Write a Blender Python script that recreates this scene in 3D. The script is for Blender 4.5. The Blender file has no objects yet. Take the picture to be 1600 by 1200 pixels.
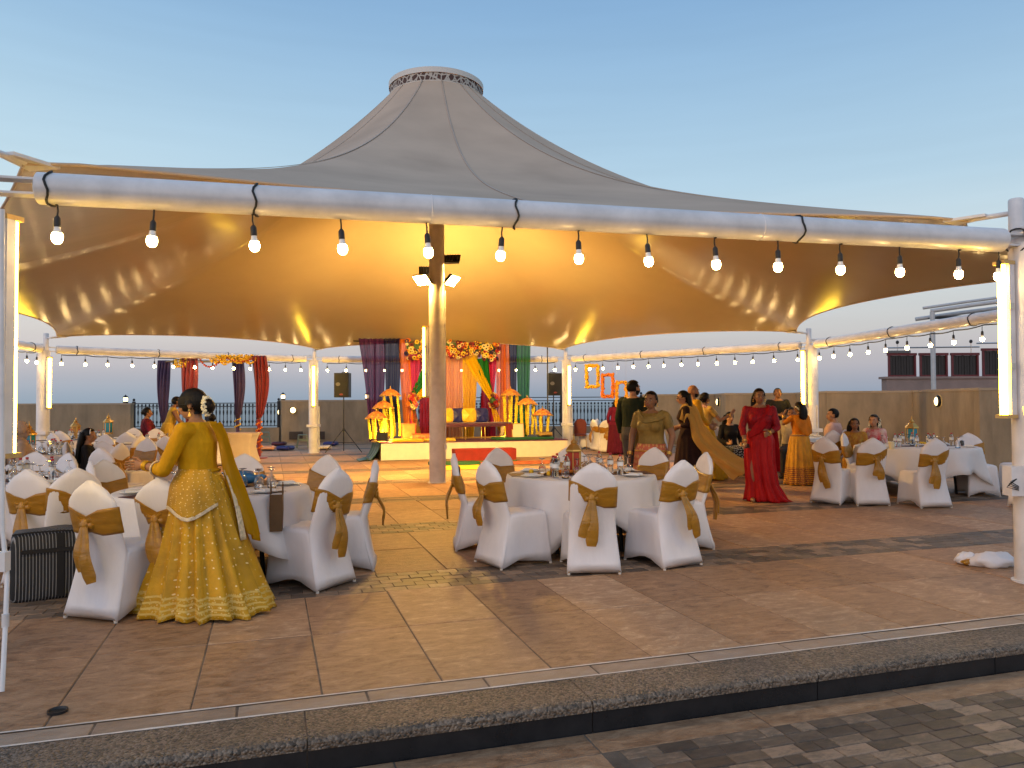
import bpy, math, random
import numpy as np
from mathutils import Vector, Matrix, noise as mnoise
sin, cos, pi, R = math.sin, math.cos, math.pi, math.radians
random.seed(7)
scene = bpy.context.scene
col = scene.collection

# ------------------------------------------------------------------ camera
F_PX, CAM_H, PITCH = 1198.0, 1.5, math.atan(28.5 / 1198.0)
ROLL = R(.25)
cam_d = bpy.data.cameras.new('camera')
cam = bpy.data.objects.new('camera', cam_d); col.objects.link(cam)
cam.location = (0, 0, CAM_H); cam.rotation_euler = (Matrix.Rotation(pi / 2 + PITCH, 3, 'X') @ Matrix.Rotation(-ROLL, 3, 'Z')).to_euler()
cam_d.sensor_width = 36.0; cam_d.lens = 36.0 * F_PX / 1600.0
cam_d.clip_start = 0.05; cam_d.clip_end = 60000
scene.camera = cam

# ------------------------------------------------------------------ world, sun, exposure
world = bpy.data.worlds.new('World'); scene.world = world; world.use_nodes = True
SUN_AZ = R(200)      # the glow of the set sun is behind the camera, a little to the left
def build_world():
    nt = world.node_tree; nt.nodes.clear(); N = nt.nodes.new; L = nt.links.new
    out = N('ShaderNodeOutputWorld'); bg = N('ShaderNodeBackground')
    sky = N('ShaderNodeTexSky'); sky.sky_type = 'NISHITA'; sky.sun_disc = False
    sky.sun_elevation = R(1.5); sky.sun_rotation = SUN_AZ; sky.air_density = 1.0; sky.dust_density = 0.6; sky.ozone_density = 2.0
    tc = N('ShaderNodeTexCoord'); sp = N('ShaderNodeSeparateXYZ'); L(tc.outputs['Generated'], sp.inputs[0])
    ramp = N('ShaderNodeValToRGB'); cr = ramp.color_ramp; cr.interpolation = 'B_SPLINE'
    # dusk gradient by elevation (sine): sea haze, belt of Venus, pale band, blue
    stops = [(0.0, (.26, .36, .47)), (.018, (.30, .40, .52)), (.045, (.45, .45, .54)), (.085, (.60, .56, .57)), (.16, (.68, .74, .76)), (.26, (.50, .69, .81)), (.46, (.22, .41, .67)), (1.0, (.10, .24, .52))]
    while len(cr.elements) < len(stops): cr.elements.new(.5)
    for e, (p, c) in zip(cr.elements, stops): e.position = p; e.color = (*c, 1)
    L(sp.outputs['Z'], ramp.inputs[0])
    # thin streaky haze
    mp = N('ShaderNodeMapping'); mp.inputs['Scale'].default_value = (1.6, 1.6, 22); L(tc.outputs['Generated'], mp.inputs[0])
    nz = N('ShaderNodeTexNoise'); nz.inputs['Scale'].default_value = 2.2; nz.inputs['Detail'].default_value = 4; L(mp.outputs[0], nz.inputs['Vector'])
    mr = N('ShaderNodeMapRange'); mr.inputs[1].default_value = .3; mr.inputs[2].default_value = .7; mr.inputs[3].default_value = .98; mr.inputs[4].default_value = 1.02
    L(nz.outputs['Fac'], mr.inputs[0])
    mul = N('ShaderNodeMixRGB'); mul.blend_type = 'MULTIPLY'; mul.inputs[0].default_value = 1
    L(ramp.outputs[0], mul.inputs[1]); L(mr.outputs[0], mul.inputs[2])
    # brightening towards the sunset (left and behind the camera)
    dt = N('ShaderNodeVectorMath'); dt.operation = 'DOT_PRODUCT'; L(tc.outputs['Generated'], dt.inputs[0])
    dt.inputs[1].default_value = (-sin(R(32)), -cos(R(32)), 0)
    gr = N('ShaderNodeValToRGB'); g = gr.color_ramp
    g.elements[0].position = 0.0; g.elements[0].color = (.86, .88, .90, 1)
    g.elements[1].position = 1.0; g.elements[1].color = (2.3, 1.85, 1.65, 1)
    e = g.elements.new(.38); e.color = (1.12, 1.08, 1.02, 1)
    h = N('ShaderNodeMath'); h.operation = 'MULTIPLY_ADD'; h.inputs[1].default_value = .5; h.inputs[2].default_value = .5
    L(dt.outputs['Value'], h.inputs[0]); L(h.outputs[0], gr.inputs[0])
    mul2 = N('ShaderNodeMixRGB'); mul2.blend_type = 'MULTIPLY'; mul2.inputs[0].default_value = 1
    L(mul.outputs[0], mul2.inputs[1]); L(gr.outputs[0], mul2.inputs[2])
    ns = N('ShaderNodeMixRGB'); ns.blend_type = 'ADD'; ns.inputs[0].default_value = 0.06
    L(mul2.outputs[0], ns.inputs[1]); L(sky.outputs[0], ns.inputs[2])
    L(ns.outputs[0], bg.inputs[0]); bg.inputs[1].default_value = 1.0
    L(bg.outputs[0], out.inputs[0])
build_world()
sun_d = bpy.data.lights.new('sun', 'SUN'); sun_d.energy = 0.5; sun_d.angle = R(50); sun_d.color = (1.0, .74, .60)
sun = bpy.data.objects.new('sun', sun_d); col.objects.link(sun)
sun.rotation_euler = Vector((sin(R(32)), cos(R(32)), -.42)).to_track_quat('-Z', 'Y').to_euler()
scene.view_settings.view_transform = 'Standard'; scene.view_settings.look = 'None'
scene.view_settings.exposure = 0.0; scene.view_settings.gamma = 1.0; scene.view_settings.use_curve_mapping = False
scene.render.engine = 'CYCLES'
cy = scene.cycles
cy.use_denoising = True; cy.caustics_reflective = False; cy.caustics_refractive = False
cy.sample_clamp_indirect = 3.0; cy.max_bounces = 8; cy.transparent_max_bounces = 16; cy.use_light_tree = True

# ------------------------------------------------------------------ pixel -> place helpers (photo is 1600 x 1200)
_cm = cam.rotation_euler.to_matrix()
FWD = _cm @ Vector((0, 0, -1)); UP = _cm @ Vector((0, 1, 0)); RGT = _cm @ Vector((1, 0, 0)); EYE = Vector((0, 0, CAM_H))
def ray(px, py): return FWD + RGT * ((px - 800) / F_PX) + UP * ((600 - py) / F_PX)
def onz(px, py, z=0.0):
    d = ray(px, py); t = (z - CAM_H) / d.z; return EYE + d * t
def aty(px, py, Y):
    d = ray(px, py); return EYE + d * (Y / d.y)
def onplane(px, py, p0, n):
    d = ray(px, py); t = (Vector(p0) - EYE).dot(n) / d.dot(n); return EYE + d * t

# ------------------------------------------------------------------ materials
MATS = {}
def M(name, c, rough=.6, metal=0.0, var=.0, vs=6.0, bump=0.0, bs=60.0, spec=.5, emit=None, estr=0.0, c2=None, trans=0.0, alpha=1.0, sheen=0.0, coat=0.0, stretch=None, rnd=0.0, ior=1.45, bdist=.01, tlu=0.0):
    if name in MATS: return MATS[name]
    m = bpy.data.materials.new(name); m.use_nodes = True; MATS[name] = m
    nt = m.node_tree; N = nt.nodes.new; L = nt.links.new; b = nt.nodes['Principled BSDF']
    b.inputs['Base Color'].default_value = (*c, 1); b.inputs['Roughness'].default_value = rough; b.inputs['Metallic'].default_value = metal
    b.inputs['Specular IOR Level'].default_value = spec; b.inputs['Transmission Weight'].default_value = trans; b.inputs['IOR'].default_value = ior
    b.inputs['Alpha'].default_value = alpha; b.inputs['Sheen Weight'].default_value = sheen; b.inputs['Coat Weight'].default_value = coat
    if emit: b.inputs['Emission Color'].default_value = (*emit, 1); b.inputs['Emission Strength'].default_value = estr
    if var or bump or c2:
        tc = N('ShaderNodeTexCoord'); vec = tc.outputs['Object']
        if stretch:
            mp = N('ShaderNodeMapping'); mp.inputs['Scale'].default_value = stretch; L(vec, mp.inputs[0]); vec = mp.outputs[0]
    if var or c2:
        nz = N('ShaderNodeTexNoise'); nz.inputs['Scale'].default_value = vs; nz.inputs['Detail'].default_value = 5; nz.inputs['Roughness'].default_value = .6; L(vec, nz.inputs['Vector'])
        rp = N('ShaderNodeValToRGB'); L(nz.outputs['Fac'], rp.inputs[0])
        a = c2 if c2 else tuple(max(0, x * (1 - var)) for x in c); z = c if c2 else tuple(min(1, x * (1 + var * .6)) for x in c)
        rp.color_ramp.elements[0].position = .32; rp.color_ramp.elements[0].color = (*a, 1); rp.color_ramp.elements[1].position = .68; rp.color_ramp.elements[1].color = (*z, 1)
        src = rp.outputs[0]
        if rnd:
            oi = N('ShaderNodeObjectInfo'); hs = N('ShaderNodeHueSaturation'); mr = N('ShaderNodeMapRange')
            mr.inputs[3].default_value = 1 - rnd; mr.inputs[4].default_value = 1 + rnd; L(oi.outputs['Random'], mr.inputs[0]); L(mr.outputs[0], hs.inputs['Value']); L(src, hs.inputs['Color']); src = hs.outputs[0]
        L(src, b.inputs['Base Color'])
    if bump:
        n2 = N('ShaderNodeTexNoise'); n2.inputs['Scale'].default_value = bs; n2.inputs['Detail'].default_value = 4; L(vec, n2.inputs['Vector'])
        bp = N('ShaderNodeBump'); bp.inputs['Strength'].default_value = bump; bp.inputs['Distance'].default_value = bdist; L(n2.outputs['Fac'], bp.inputs['Height']); L(bp.outputs[0], b.inputs['Normal'])
    if tlu:
        o = nt.nodes['Material Output']; tl = N('ShaderNodeBsdfTranslucent'); tl.inputs[0].default_value = (*c, 1); mx = N('ShaderNodeMixShader'); mx.inputs[0].default_value = tlu
        L(b.outputs[0], mx.inputs[1]); L(tl.outputs[0], mx.inputs[2]); L(mx.outputs[0], o.inputs[0])
    return m

def sheer(name, c, dens=.55):
    if name in MATS: return MATS[name]
    m = bpy.data.materials.new(name); m.use_nodes = True; MATS[name] = m
    nt = m.node_tree; nt.nodes.clear(); N = nt.nodes.new; L = nt.links.new
    o = N('ShaderNodeOutputMaterial'); d = N('ShaderNodeBsdfDiffuse'); t = N('ShaderNodeBsdfTranslucent'); tr = N('ShaderNodeBsdfTransparent')
    d.inputs[0].default_value = (*c, 1); t.inputs[0].default_value = (*c, 1); tr.inputs[0].default_value = (*[.55 + .45 * x for x in c], 1)
    a = N('ShaderNodeMixShader'); a.inputs[0].default_value = .4; L(d.outputs[0], a.inputs[1]); L(t.outputs[0], a.inputs[2])
    lw = N('ShaderNodeLayerWeight'); lw.inputs[0].default_value = .35
    mr = N('ShaderNodeMapRange'); mr.inputs[3].default_value = dens; mr.inputs[4].default_value = min(1, dens + .4); L(lw.outputs['Facing'], mr.inputs[0])
    x = N('ShaderNodeMixShader'); L(mr.outputs[0], x.inputs[0]); L(tr.outputs[0], x.inputs[1]); L(a.outputs[0], x.inputs[2]); L(x.outputs[0], o.inputs[0])
    return m

# ------------------------------------------------------------------ mesh builder
class MB:
    def __init__(s): s.v = []; s.f = []; s.uv = {}
    def add(s, vs, fs, uvs=None):
        o = len(s.v); s.v += [tuple(v) for v in vs]
        for i, f in enumerate(fs):
            if uvs: s.uv[len(s.f)] = uvs[i]
            s.f.append(tuple(o + k for k in f))
        return s
    def box(s, x0, x1, y0, y1, z0, z1, rot=None, ch=0.0):
        if ch:
            c = ch; vs = []
            for z, i in ((z0, 0), (z1 - c, 0), (z1, c)):
                vs += [(x0 + i, y0 + i, z), (x1 - i, y0 + i, z), (x1 - i, y1 - i, z), (x0 + i, y1 - i, z)]
            fs = [(3, 2, 1, 0), (8, 9, 10, 11)]
            for k in (0, 4):
                for i in range(4): fs.append((k + i, k + (i + 1) % 4, k + 4 + (i + 1) % 4, k + 4 + i))
        else:
            vs = [(x0, y0, z0), (x1, y0, z0), (x1, y1, z0), (x0, y1, z0), (x0, y0, z1), (x1, y0, z1), (x1, y1, z1), (x0, y1, z1)]
            fs = [(3, 2, 1, 0), (4, 5, 6, 7), (0, 1, 5, 4), (1, 2, 6, 5), (2, 3, 7, 6), (3, 0, 4, 7)]
        if rot is not None: vs = [rot @ Vector(v) for v in vs]
        return s.add(vs, fs)
    def loft(s, rings, closed=True, caps=True, uv=True):
        n = len(rings[0]); o = len(s.v); m = len(rings)
        for r in rings: s.v += [tuple(p) for p in r]
        for j in range(m - 1):
            for i in range(n if closed else n - 1):
                k = (i + 1) % n
                if uv: s.uv[len(s.f)] = [(i / n, j / (m - 1)), ((i + 1) / n, j / (m - 1)), ((i + 1) / n, (j + 1) / (m - 1)), (i / n, (j + 1) / (m - 1))]
                s.f.append((o + j * n + i, o + j * n + k, o + (j + 1) * n + k, o + (j + 1) * n + i))
        if caps and closed:
            s.f.append(tuple(o + i for i in reversed(range(n)))); s.f.append(tuple(o + (m - 1) * n + i for i in range(n)))
        return s
    def tube(s, pts, rad, seg=8, caps=True, flat=None):
        pts = [Vector(p) for p in pts]; n = len(pts); rad = rad if isinstance(rad, (list, tuple)) else [rad] * n
        rings = []; prev = None
        for i, p in enumerate(pts):
            t = (pts[min(i + 1, n - 1)] - pts[max(i - 1, 0)]).normalized()
            if prev is None: a = t.orthogonal().normalized() if flat is None else (Vector(flat) - t * t.dot(Vector(flat))).normalized()
            else: a = (prev - t * t.dot(prev)).normalized()
            prev = a; b = t.cross(a); r = rad[i]; r = r if isinstance(r, tuple) else (r, r)
            rings.append([p + a * (r[0] * cos(2 * pi * k / seg)) + b * (r[1] * sin(2 * pi * k / seg)) for k in range(seg)])
        return s.loft(rings, True, caps)
    def capsule(s, p0, r0, p1, r1, seg=12):
        p0, p1 = Vector(p0), Vector(p1); t = (p1 - p0); L = t.length; t = t / L if L > 1e-6 else Vector((0, 0, 1)); pts = []; rd = []
        for a in (-85, -60, -30, 0): pts.append(p0 + t * (r0 * sin(R(a)))); rd.append(max(.0005, r0 * cos(R(a))))
        for a in (0, 30, 60, 85): pts.append(p1 + t * (r1 * sin(R(a)))); rd.append(max(.0005, r1 * cos(R(a))))
        if L < 1e-6: pts = pts[:4] + pts[5:]; rd = rd[:4] + rd[5:]
        return s.tube(pts, rd, seg)
    def ell(s, c, rx, ry, rz, seg=14, rings=9, rot=None):
        c = Vector(c); rr = []
        for j in range(rings):
            a = -pi / 2 + pi * (j + .02) / (rings - 1 + .04); q = []
            for i in range(seg):
                v = Vector((rx * cos(a) * cos(2 * pi * i / seg), ry * cos(a) * sin(2 * pi * i / seg), rz * sin(a)))
                q.append(c + (rot @ v if rot is not None else v))
            rr.append(q)
        return s.loft(rr)
    def lathe(s, prof, seg=16, c=(0, 0, 0), caps=True):
        rr = [[(c[0] + r * cos(2 * pi * i / seg), c[1] + r * sin(2 * pi * i / seg), c[2] + z) for i in range(seg)] for r, z in prof]
        return s.loft(rr, True, caps)
    def grid(s, fn, nu, nv):
        return s.loft([[fn(i / nu, j / nv) for i in range(nu + 1)] for j in range(nv + 1)], False, False)
    def prism(s, outline, z0, z1):
        n = len(outline)
        return s.loft([[(x, y, z0) for x, y in outline], [(x, y, z1) for x, y in outline]])
    def mesh(s, name, smooth=True):
        me = bpy.data.meshes.new(name); me.from_pydata(s.v, [], s.f)
        if s.uv:
            ul = me.uv_layers.new(name='UVMap'); data = np.zeros((len(me.loops), 2), dtype=np.float32); k = 0
            for i, f in enumerate(s.f):
                u = s.uv.get(i)
                if u:
                    for q in range(len(f)): data[k + q] = u[q]
                k += len(f)
            ul.data.foreach_set('uv', data.ravel())
        me.polygons.foreach_set('use_smooth', [bool(smooth)] * len(me.polygons)); me.update()
        return me
    def build(s, name, mat, parent=None, smooth=True, loc=None, rz=0.0, solid=0.0, sharp=True):
        me = s.mesh(name, smooth)
        if mat: me.materials.append(mat)
        return link(name, me, parent, loc, rz, solid, sharp and smooth)
def link(name, me, parent=None, loc=None, rz=0.0, solid=0.0, sharp=False):
    if sharp:
        try: me.set_sharp_from_angle(angle=R(45))
        except Exception: pass
    o = bpy.data.objects.new(name, me); col.objects.link(o)
    if parent: o.parent = parent
    if loc is not None: o.location = loc
    if rz: o.rotation_euler = (0, 0, rz)
    if solid:
        md = o.modifiers.new('s', 'SOLIDIFY'); md.thickness = solid; md.offset = 0
    return o
def tag(o, label=None, cat=None, group=None, kind=None):
    if label: o['label'] = label
    if cat: o['category'] = cat
    if group: o['group'] = group
    if kind: o['kind'] = kind
    return o
def thing(name, label, cat, loc=(0, 0, 0), rz=0.0, group=None):
    o = bpy.data.objects.new(name, None); col.objects.link(o); o.empty_display_size = .1
    o.location = loc; o.rotation_euler = (0, 0, rz); return tag(o, label, cat, group)
KIDS = {}
def copy_tree(o, loc, rz, label, group=None, parent=None):
    c = o.copy(); col.objects.link(c)
    if parent is None:
        c.location = loc; c.rotation_euler = (0, 0, rz); c['label'] = label
        if group: c['group'] = group
    else: c.parent = parent
    for ch in o.children: copy_tree(ch, None, 0, None, None, c)
    return c
def cat_rom(pts, n):
    pts = [Vector(p) for p in pts]; out = []
    P = [pts[0] * 2 - pts[1]] + pts + [pts[-1] * 2 - pts[-2]]
    for i in range(1, len(P) - 2):
        for k in range(n):
            t = k / n; a, b, c, d = P[i - 1], P[i], P[i + 1], P[i + 2]
            out.append(.5 * ((2 * b) + (c - a) * t + (2 * a - 5 * b + 4 * c - d) * t * t + (3 * b - a - 3 * c + d) * t ** 3))
    out.append(pts[-1]); return out
def interp(t, xs, ys): return float(np.interp(t, xs, ys))

# common materials
WHITE_METAL = M('white_painted_steel', (.68, .645, .62), .30, var=.16, vs=4, bump=.08, bs=9)
BLACK_METAL = M('black_metal', (.02, .02, .022), .4, metal=.3)
STEEL = M('bare_steel', (.5, .5, .5), .35, metal=.9)
BLACK_PLASTIC = M('black_plastic', (.015, .015, .016), .5, bump=.1, bs=150)
RUBBER = M('black_cable', (.012, .012, .012), .6)
BULB_GLOW = M('bulb_glow', (1, .9, .7), .3, emit=(1.0, .64, .24), estr=100.0)
TUBE_GLOW = M('tube_glow', (1, .9, .6), .3, emit=(1.0, .60, .035), estr=42.0)
FLOOD_STAGE = M('flood_glow_stage', (1, .9, .7), .3, emit=(1.0, .62, .20), estr=2600.0)
FLOOD_GLOW = M('flood_glow', (1, .9, .7), .3, emit=(1.0, .56, .13), estr=800.0)
BULB_WHITE = M('bulb_collar_white', (.8, .78, .74), .4)
# ================================================================== SETTING
GA = R(17.5)
EU = Vector((cos(GA), sin(GA), 0)); EV = Vector((-sin(GA), cos(GA), 0))
def uv(u, v, z=0.0): return EU * u + EV * v + Vector((0, 0, z))
V0 = 3.585            # nose of the terrace step
ZL = -.158            # lower pavement

def stone_mat(name, cols, rough=.52, vs=6.5, bump=.6, rnd_mix=.34, spec=.33, stretch=(1, 2.1, 1)):
    m = bpy.data.materials.new(name); m.use_nodes = True; MATS[name] = m
    nt = m.node_tree; N = nt.nodes.new; L = nt.links.new; b = nt.nodes['Principled BSDF']
    geo = N('ShaderNodeNewGeometry'); oi = N('ShaderNodeObjectInfo')
    ad = N('ShaderNodeMath'); ad.operation = 'ADD'; L(geo.outputs['Random Per Island'], ad.inputs[0]); L(oi.outputs['Random'], ad.inputs[1])
    fr = N('ShaderNodeMath'); fr.operation = 'FRACT'; L(ad.outputs[0], fr.inputs[0])
    rot = N('ShaderNodeMapping'); rot.inputs['Rotation'].default_value = (0, 0, -GA); rot.inputs['Scale'].default_value = (1, 1, 1); L(geo.outputs['Position'], rot.inputs[0])
    # shift pattern per piece so that veins break at the joints
    off = N('ShaderNodeVectorMath'); off.operation = 'MULTIPLY_ADD'; cb = N('ShaderNodeCombineXYZ'); L(fr.outputs[0], cb.inputs[0]); L(fr.outputs[0], cb.inputs[1]); L(cb.outputs[0], off.inputs[0]); off.inputs[1].default_value = (37, 91, 0); L(rot.outputs[0], off.inputs[2])
    st = N('ShaderNodeMapping'); st.inputs['Scale'].default_value = stretch; L(off.outputs[0], st.inputs[0])
    nz = N('ShaderNodeTexNoise'); nz.inputs['Scale'].default_value = vs; nz.inputs['Detail'].default_value = 13; nz.inputs['Roughness'].default_value = .78; nz.inputs['Distortion'].default_value = .6; L(st.outputs[0], nz.inputs['Vector'])
    mx = N('ShaderNodeMath'); mx.operation = 'MULTIPLY_ADD'; L(fr.outputs[0], mx.inputs[0]); mx.inputs[1].default_value = rnd_mix; 
    n2 = N('ShaderNodeMath'); n2.operation = 'MULTIPLY_ADD'; L(nz.outputs['Fac'], n2.inputs[0]); n2.inputs[1].default_value = 2.3; n2.inputs[2].default_value = -.65 - rnd_mix / 2; L(n2.outputs[0], mx.inputs[2])
    rp = N('ShaderNodeValToRGB'); L(mx.outputs[0], rp.inputs[0])
    while len(rp.color_ramp.elements) < len(cols): rp.color_ramp.elements.new(.5)
    for i, (e, c) in enumerate(zip(rp.color_ramp.elements, cols)): e.position = i / (len(cols) - 1); e.color = (*c, 1)
    # broad dirt that ignores the joints
    dn = N('ShaderNodeTexNoise'); dn.inputs['Scale'].default_value = .55; dn.inputs['Detail'].default_value = 6; L(rot.outputs[0], dn.inputs['Vector'])
    dm = N('ShaderNodeMapRange'); dm.inputs[1].default_value = .35; dm.inputs[2].default_value = .7; dm.inputs[3].default_value = .84; dm.inputs[4].default_value = 1.06; L(dn.outputs['Fac'], dm.inputs[0])
    mu = N('ShaderNodeMixRGB'); mu.blend_type = 'MULTIPLY'; mu.inputs[0].default_value = 1; L(rp.outputs[0], mu.inputs[1]); L(dm.outputs[0], mu.inputs[2]); L(mu.outputs[0], b.inputs['Base Color'])
    rr = N('ShaderNodeMapRange'); rr.inputs[3].default_value = rough - .14; rr.inputs[4].default_value = rough + .15; L(nz.outputs['Fac'], rr.inputs[0]); L(rr.outputs[0], b.inputs['Roughness'])
    b.inputs['Specular IOR Level'].default_value = spec
    fn = N('ShaderNodeTexNoise'); fn.inputs['Scale'].default_value = 14; fn.inputs['Detail'].default_value = 8; fn.inputs['Roughness'].default_value = .7; L(st.outputs[0], fn.inputs['Vector'])
    bp = N('ShaderNodeBump'); bp.inputs['Strength'].default_value = bump; bp.inputs['Distance'].default_value = .02; L(fn.outputs['Fac'], bp.inputs['Height']); L(bp.outputs[0], b.inputs['Normal'])
    return m
TILE = stone_mat('stamped_stone_tile', [(.16, .080, .038), (.33, .18, .092), (.46, .272, .148), (.68, .46, .285)])
PAVER = stone_mat('small_paver', [(.07, .05, .036), (.12, .085, .06), (.19, .13, .085), (.36, .24, .155)], rnd_mix=.9, vs=9, bump=.2)
STRIP = stone_mat('pale_strip', [(.26, .17, .11), (.36, .25, .17), (.44, .33, .24)], rnd_mix=.5)
GROUT = M('grout', (.16, .115, .08), .9, var=.5, vs=5, bump=.4, bs=80)
GROUT_PALE = M('grout_pale', (.72, .62, .52), .9, var=.25, vs=7, bump=.5, bs=60)
def pebble_mat():
    m = bpy.data.materials.new('pebble_wash'); m.use_nodes = True; MATS['pebble'] = m
    nt = m.node_tree; N = nt.nodes.new; L = nt.links.new; b = nt.nodes['Principled BSDF']
    geo = N('ShaderNodeNewGeometry'); vo = N('ShaderNodeTexVoronoi'); vo.inputs['Scale'].default_value = 85; L(geo.outputs['Position'], vo.inputs['Vector'])
    rp = N('ShaderNodeValToRGB'); sp = N('ShaderNodeSeparateColor'); L(vo.outputs['Color'], sp.inputs[0]); L(sp.outputs[0], rp.inputs[0])
    cs = [(.05, .04, .03), (.13, .09, .06), (.2, .14, .09), (.28, .21, .15)]
    while len(rp.color_ramp.elements) < 4: rp.color_ramp.elements.new(.5)
    for i, c in enumerate(cs): rp.color_ramp.elements[i].position = i / 3; rp.color_ramp.elements[i].color = (*c, 1)
    nz = N('ShaderNodeTexNoise'); nz.inputs['Scale'].default_value = 1.3; nz.inputs['Detail'].default_value = 6; L(geo.outputs['Position'], nz.inputs['Vector'])
    mr = N('ShaderNodeMapRange'); mr.inputs[1].default_value = .3; mr.inputs[2].default_value = .7; mr.inputs[3].default_value = .65; mr.inputs[4].default_value = 1.15; L(nz.outputs['Fac'], mr.inputs[0])
    mu = N('ShaderNodeMixRGB'); mu.blend_type = 'MULTIPLY'; mu.inputs[0].default_value = 1; L(rp.outputs[0], mu.inputs[1]); L(mr.outputs[0], mu.inputs[2]); L(mu.outputs[0], b.inputs['Base Color'])
    b.inputs['Roughness'].default_value = .55
    inv = N('ShaderNodeMath'); inv.operation = 'SUBTRACT'; inv.inputs[0].default_value = 1; L(vo.outputs['Distance'], inv.inputs[1])
    bp = N('ShaderNodeBump'); bp.inputs['Strength'].default_value = .9; bp.inputs['Distance'].default_value = .012; L(inv.outputs[0], bp.inputs['Height']); L(bp.outputs[0], b.inputs['Normal'])
    return m
PEBBLE = pebble_mat()
BLACKTILE = M('black_granite', (.009, .010, .012), .26, var=.7, vs=6, c2=(.02, .02, .022), bump=.05, bs=25)

# --- sea, horizon
def sea_mat():
    m = bpy.data.materials.new('sea_water'); m.use_nodes = True
    nt = m.node_tree; N = nt.nodes.new; L = nt.links.new; b = nt.nodes['Principled BSDF']
    b.inputs['Base Color'].default_value = (.03, .075, .10, 1); b.inputs['Roughness'].default_value = .28; b.inputs['IOR'].default_value = 1.33
    geo = N('ShaderNodeNewGeometry'); mp = N('ShaderNodeMapping'); mp.inputs['Scale'].default_value = (.12, .35, .2); L(geo.outputs['Position'], mp.inputs[0])
    nz = N('ShaderNodeTexNoise'); nz.inputs['Scale'].default_value = 1.2; nz.inputs['Detail'].default_value = 7; L(mp.outputs[0], nz.inputs['Vector'])
    bp = N('ShaderNodeBump'); bp.inputs['Strength'].default_value = .5; bp.inputs['Distance'].default_value = 1.2; L(nz.outputs['Fac'], bp.inputs['Height']); L(bp.outputs[0], b.inputs['Normal'])
    return m
mb = MB(); mb.add([(-40000, -200, -9), (40000, -200, -9), (40000, 50000, -9), (-40000, 50000, -9)], [(0, 1, 2, 3)])
tag(mb.build('sea', sea_mat(), smooth=False), kind='structure')

# --- terrace base and lower pavement base (grout level)
def slab(name, u0, u1, v0, v1, z0, z1, mat):
    m = MB(); vs = [uv(u, v, z) for z in (z0, z1) for u, v in ((u0, v0), (u1, v0), (u1, v1), (u0, v1))]
    m.add(vs, [(3, 2, 1, 0), (4, 5, 6, 7), (0, 1, 5, 4), (1, 2, 6, 5), (2, 3, 7, 6), (3, 0, 4, 7)])
    return tag(m.build(name, mat, smooth=False), kind='structure')
terrace = slab('terrace_floor', -24, 30, V0 + .02, 35, -2.0, -.0045, GROUT)
lower = slab('lower_pavement', -12, 14, -14, V0 + .015, -2.0, ZL - .005, GROUT)

def place_pieces(parent, name, pieces, mat, ztop, thick, limit=290, gap=.008, ch=.004):
    """pieces: list of (u0,u1,v0,v1); the nearest in view become objects, the rest one joined part"""
    scored = []
    for (u0, u1, v0, v1) in pieces:
        c = uv((u0 + u1) / 2, (v0 + v1) / 2, ztop); d = c - EYE; dep = d.dot(FWD)
        if dep < .5: continue
        px = abs(d.dot(RGT) / dep * F_PX); py = -d.dot(UP) / dep * F_PX
        vis = px < 900 and py < 680
        scored.append((0 if vis else 1, dep, (u0, u1, v0, v1)))
    scored.sort(key=lambda t: (t[0], t[1]))
    cache = {}; rest = MB(); n = 0
    for k, (nv, dep, (u0, u1, v0, v1)) in enumerate(scored):
        w, d = u1 - u0 - gap, v1 - v0 - gap; cu, cv = (u0 + u1) / 2, (v0 + v1) / 2
        rx, ry = random.uniform(-.003, .003), random.uniform(-.003, .003); dz = random.uniform(-.0015, .0015)
        if n < limit and nv == 0:
            key = (round(w, 3), round(d, 3))
            if key not in cache:
                q = MB().box(-w / 2, w / 2, -d / 2, d / 2, -thick, 0, ch=ch).mesh(name, False); q.materials.append(mat); cache[key] = q
            o = link(name, cache[key], parent); o.location = uv(cu, cv, ztop + dz); o.rotation_euler = (rx, ry, GA); n += 1
        else:
            mtx = Matrix.Translation(uv(cu, cv, ztop + dz)) @ Matrix.Rotation(GA, 4, 'Z')
            rest.box(-w / 2, w / 2, -d / 2, d / 2, -thick, 0, rot=mtx, ch=ch)
    if rest.f:
        o = rest.build(name, mat, parent, smooth=False); o['kind'] = 'stuff'
tiles, pavers = [], []
v = V0 + .50; U0, U1 = -20.0, 26.0
rows = []
while v < 33:
    for hgt in (1.08, 1.0): rows.append((v, v + hgt, 'tile')); v += hgt
    rows.append((v, v + .64, 'band')); v += .64
for (a, b, kd) in rows:
    if kd == 'tile':
        u = U0
        while u < U1: tiles.append((u + .1, u + .73, a, b)); u += .63
    else:
        nr = 5; hh = (b - a) / nr
        for r in range(nr):
            u = U0 + (r % 2) * .09
            while u < U1:
                w = .18 if b < 12 else .54
                pavers.append((u, u + w, a + r * hh, a + (r + 1) * hh)); u += w
place_pieces(terrace, 'tile', tiles, TILE, 0.0, .011)
place_pieces(terrace, 'paver', pavers, PAVER, 0.0, .011, gap=.006, ch=.003)
# pale strip behind the kerb with lime-white joints
m_ = MB()
stp = []
u = -16.0
while u < 22: stp.append((u + .1, u + .1 + .63, V0 + .335, V0 + .485)); u += .63
place_pieces(terrace, 'strip_tile', stp, STRIP, .0, .011, limit=60, gap=.012)
for vv, w in ((V0 + .492, .012), (V0 + .327, .012)):
    g = MB(); n = 220; top = []; bot = []
    for i in range(n + 1):
        uu = -14 + 34 * i / n; a = w * (.9 + 1.9 * abs(mnoise.noise((uu * 3.1, vv, 2)))); top.append(uv(uu, vv + a / 2, .003)); bot.append(uv(uu, vv - a / 2, .003))
    g.loft([bot, top], False, False); g.build('mortar_line', GROUT_PALE, terrace, smooth=False)
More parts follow.
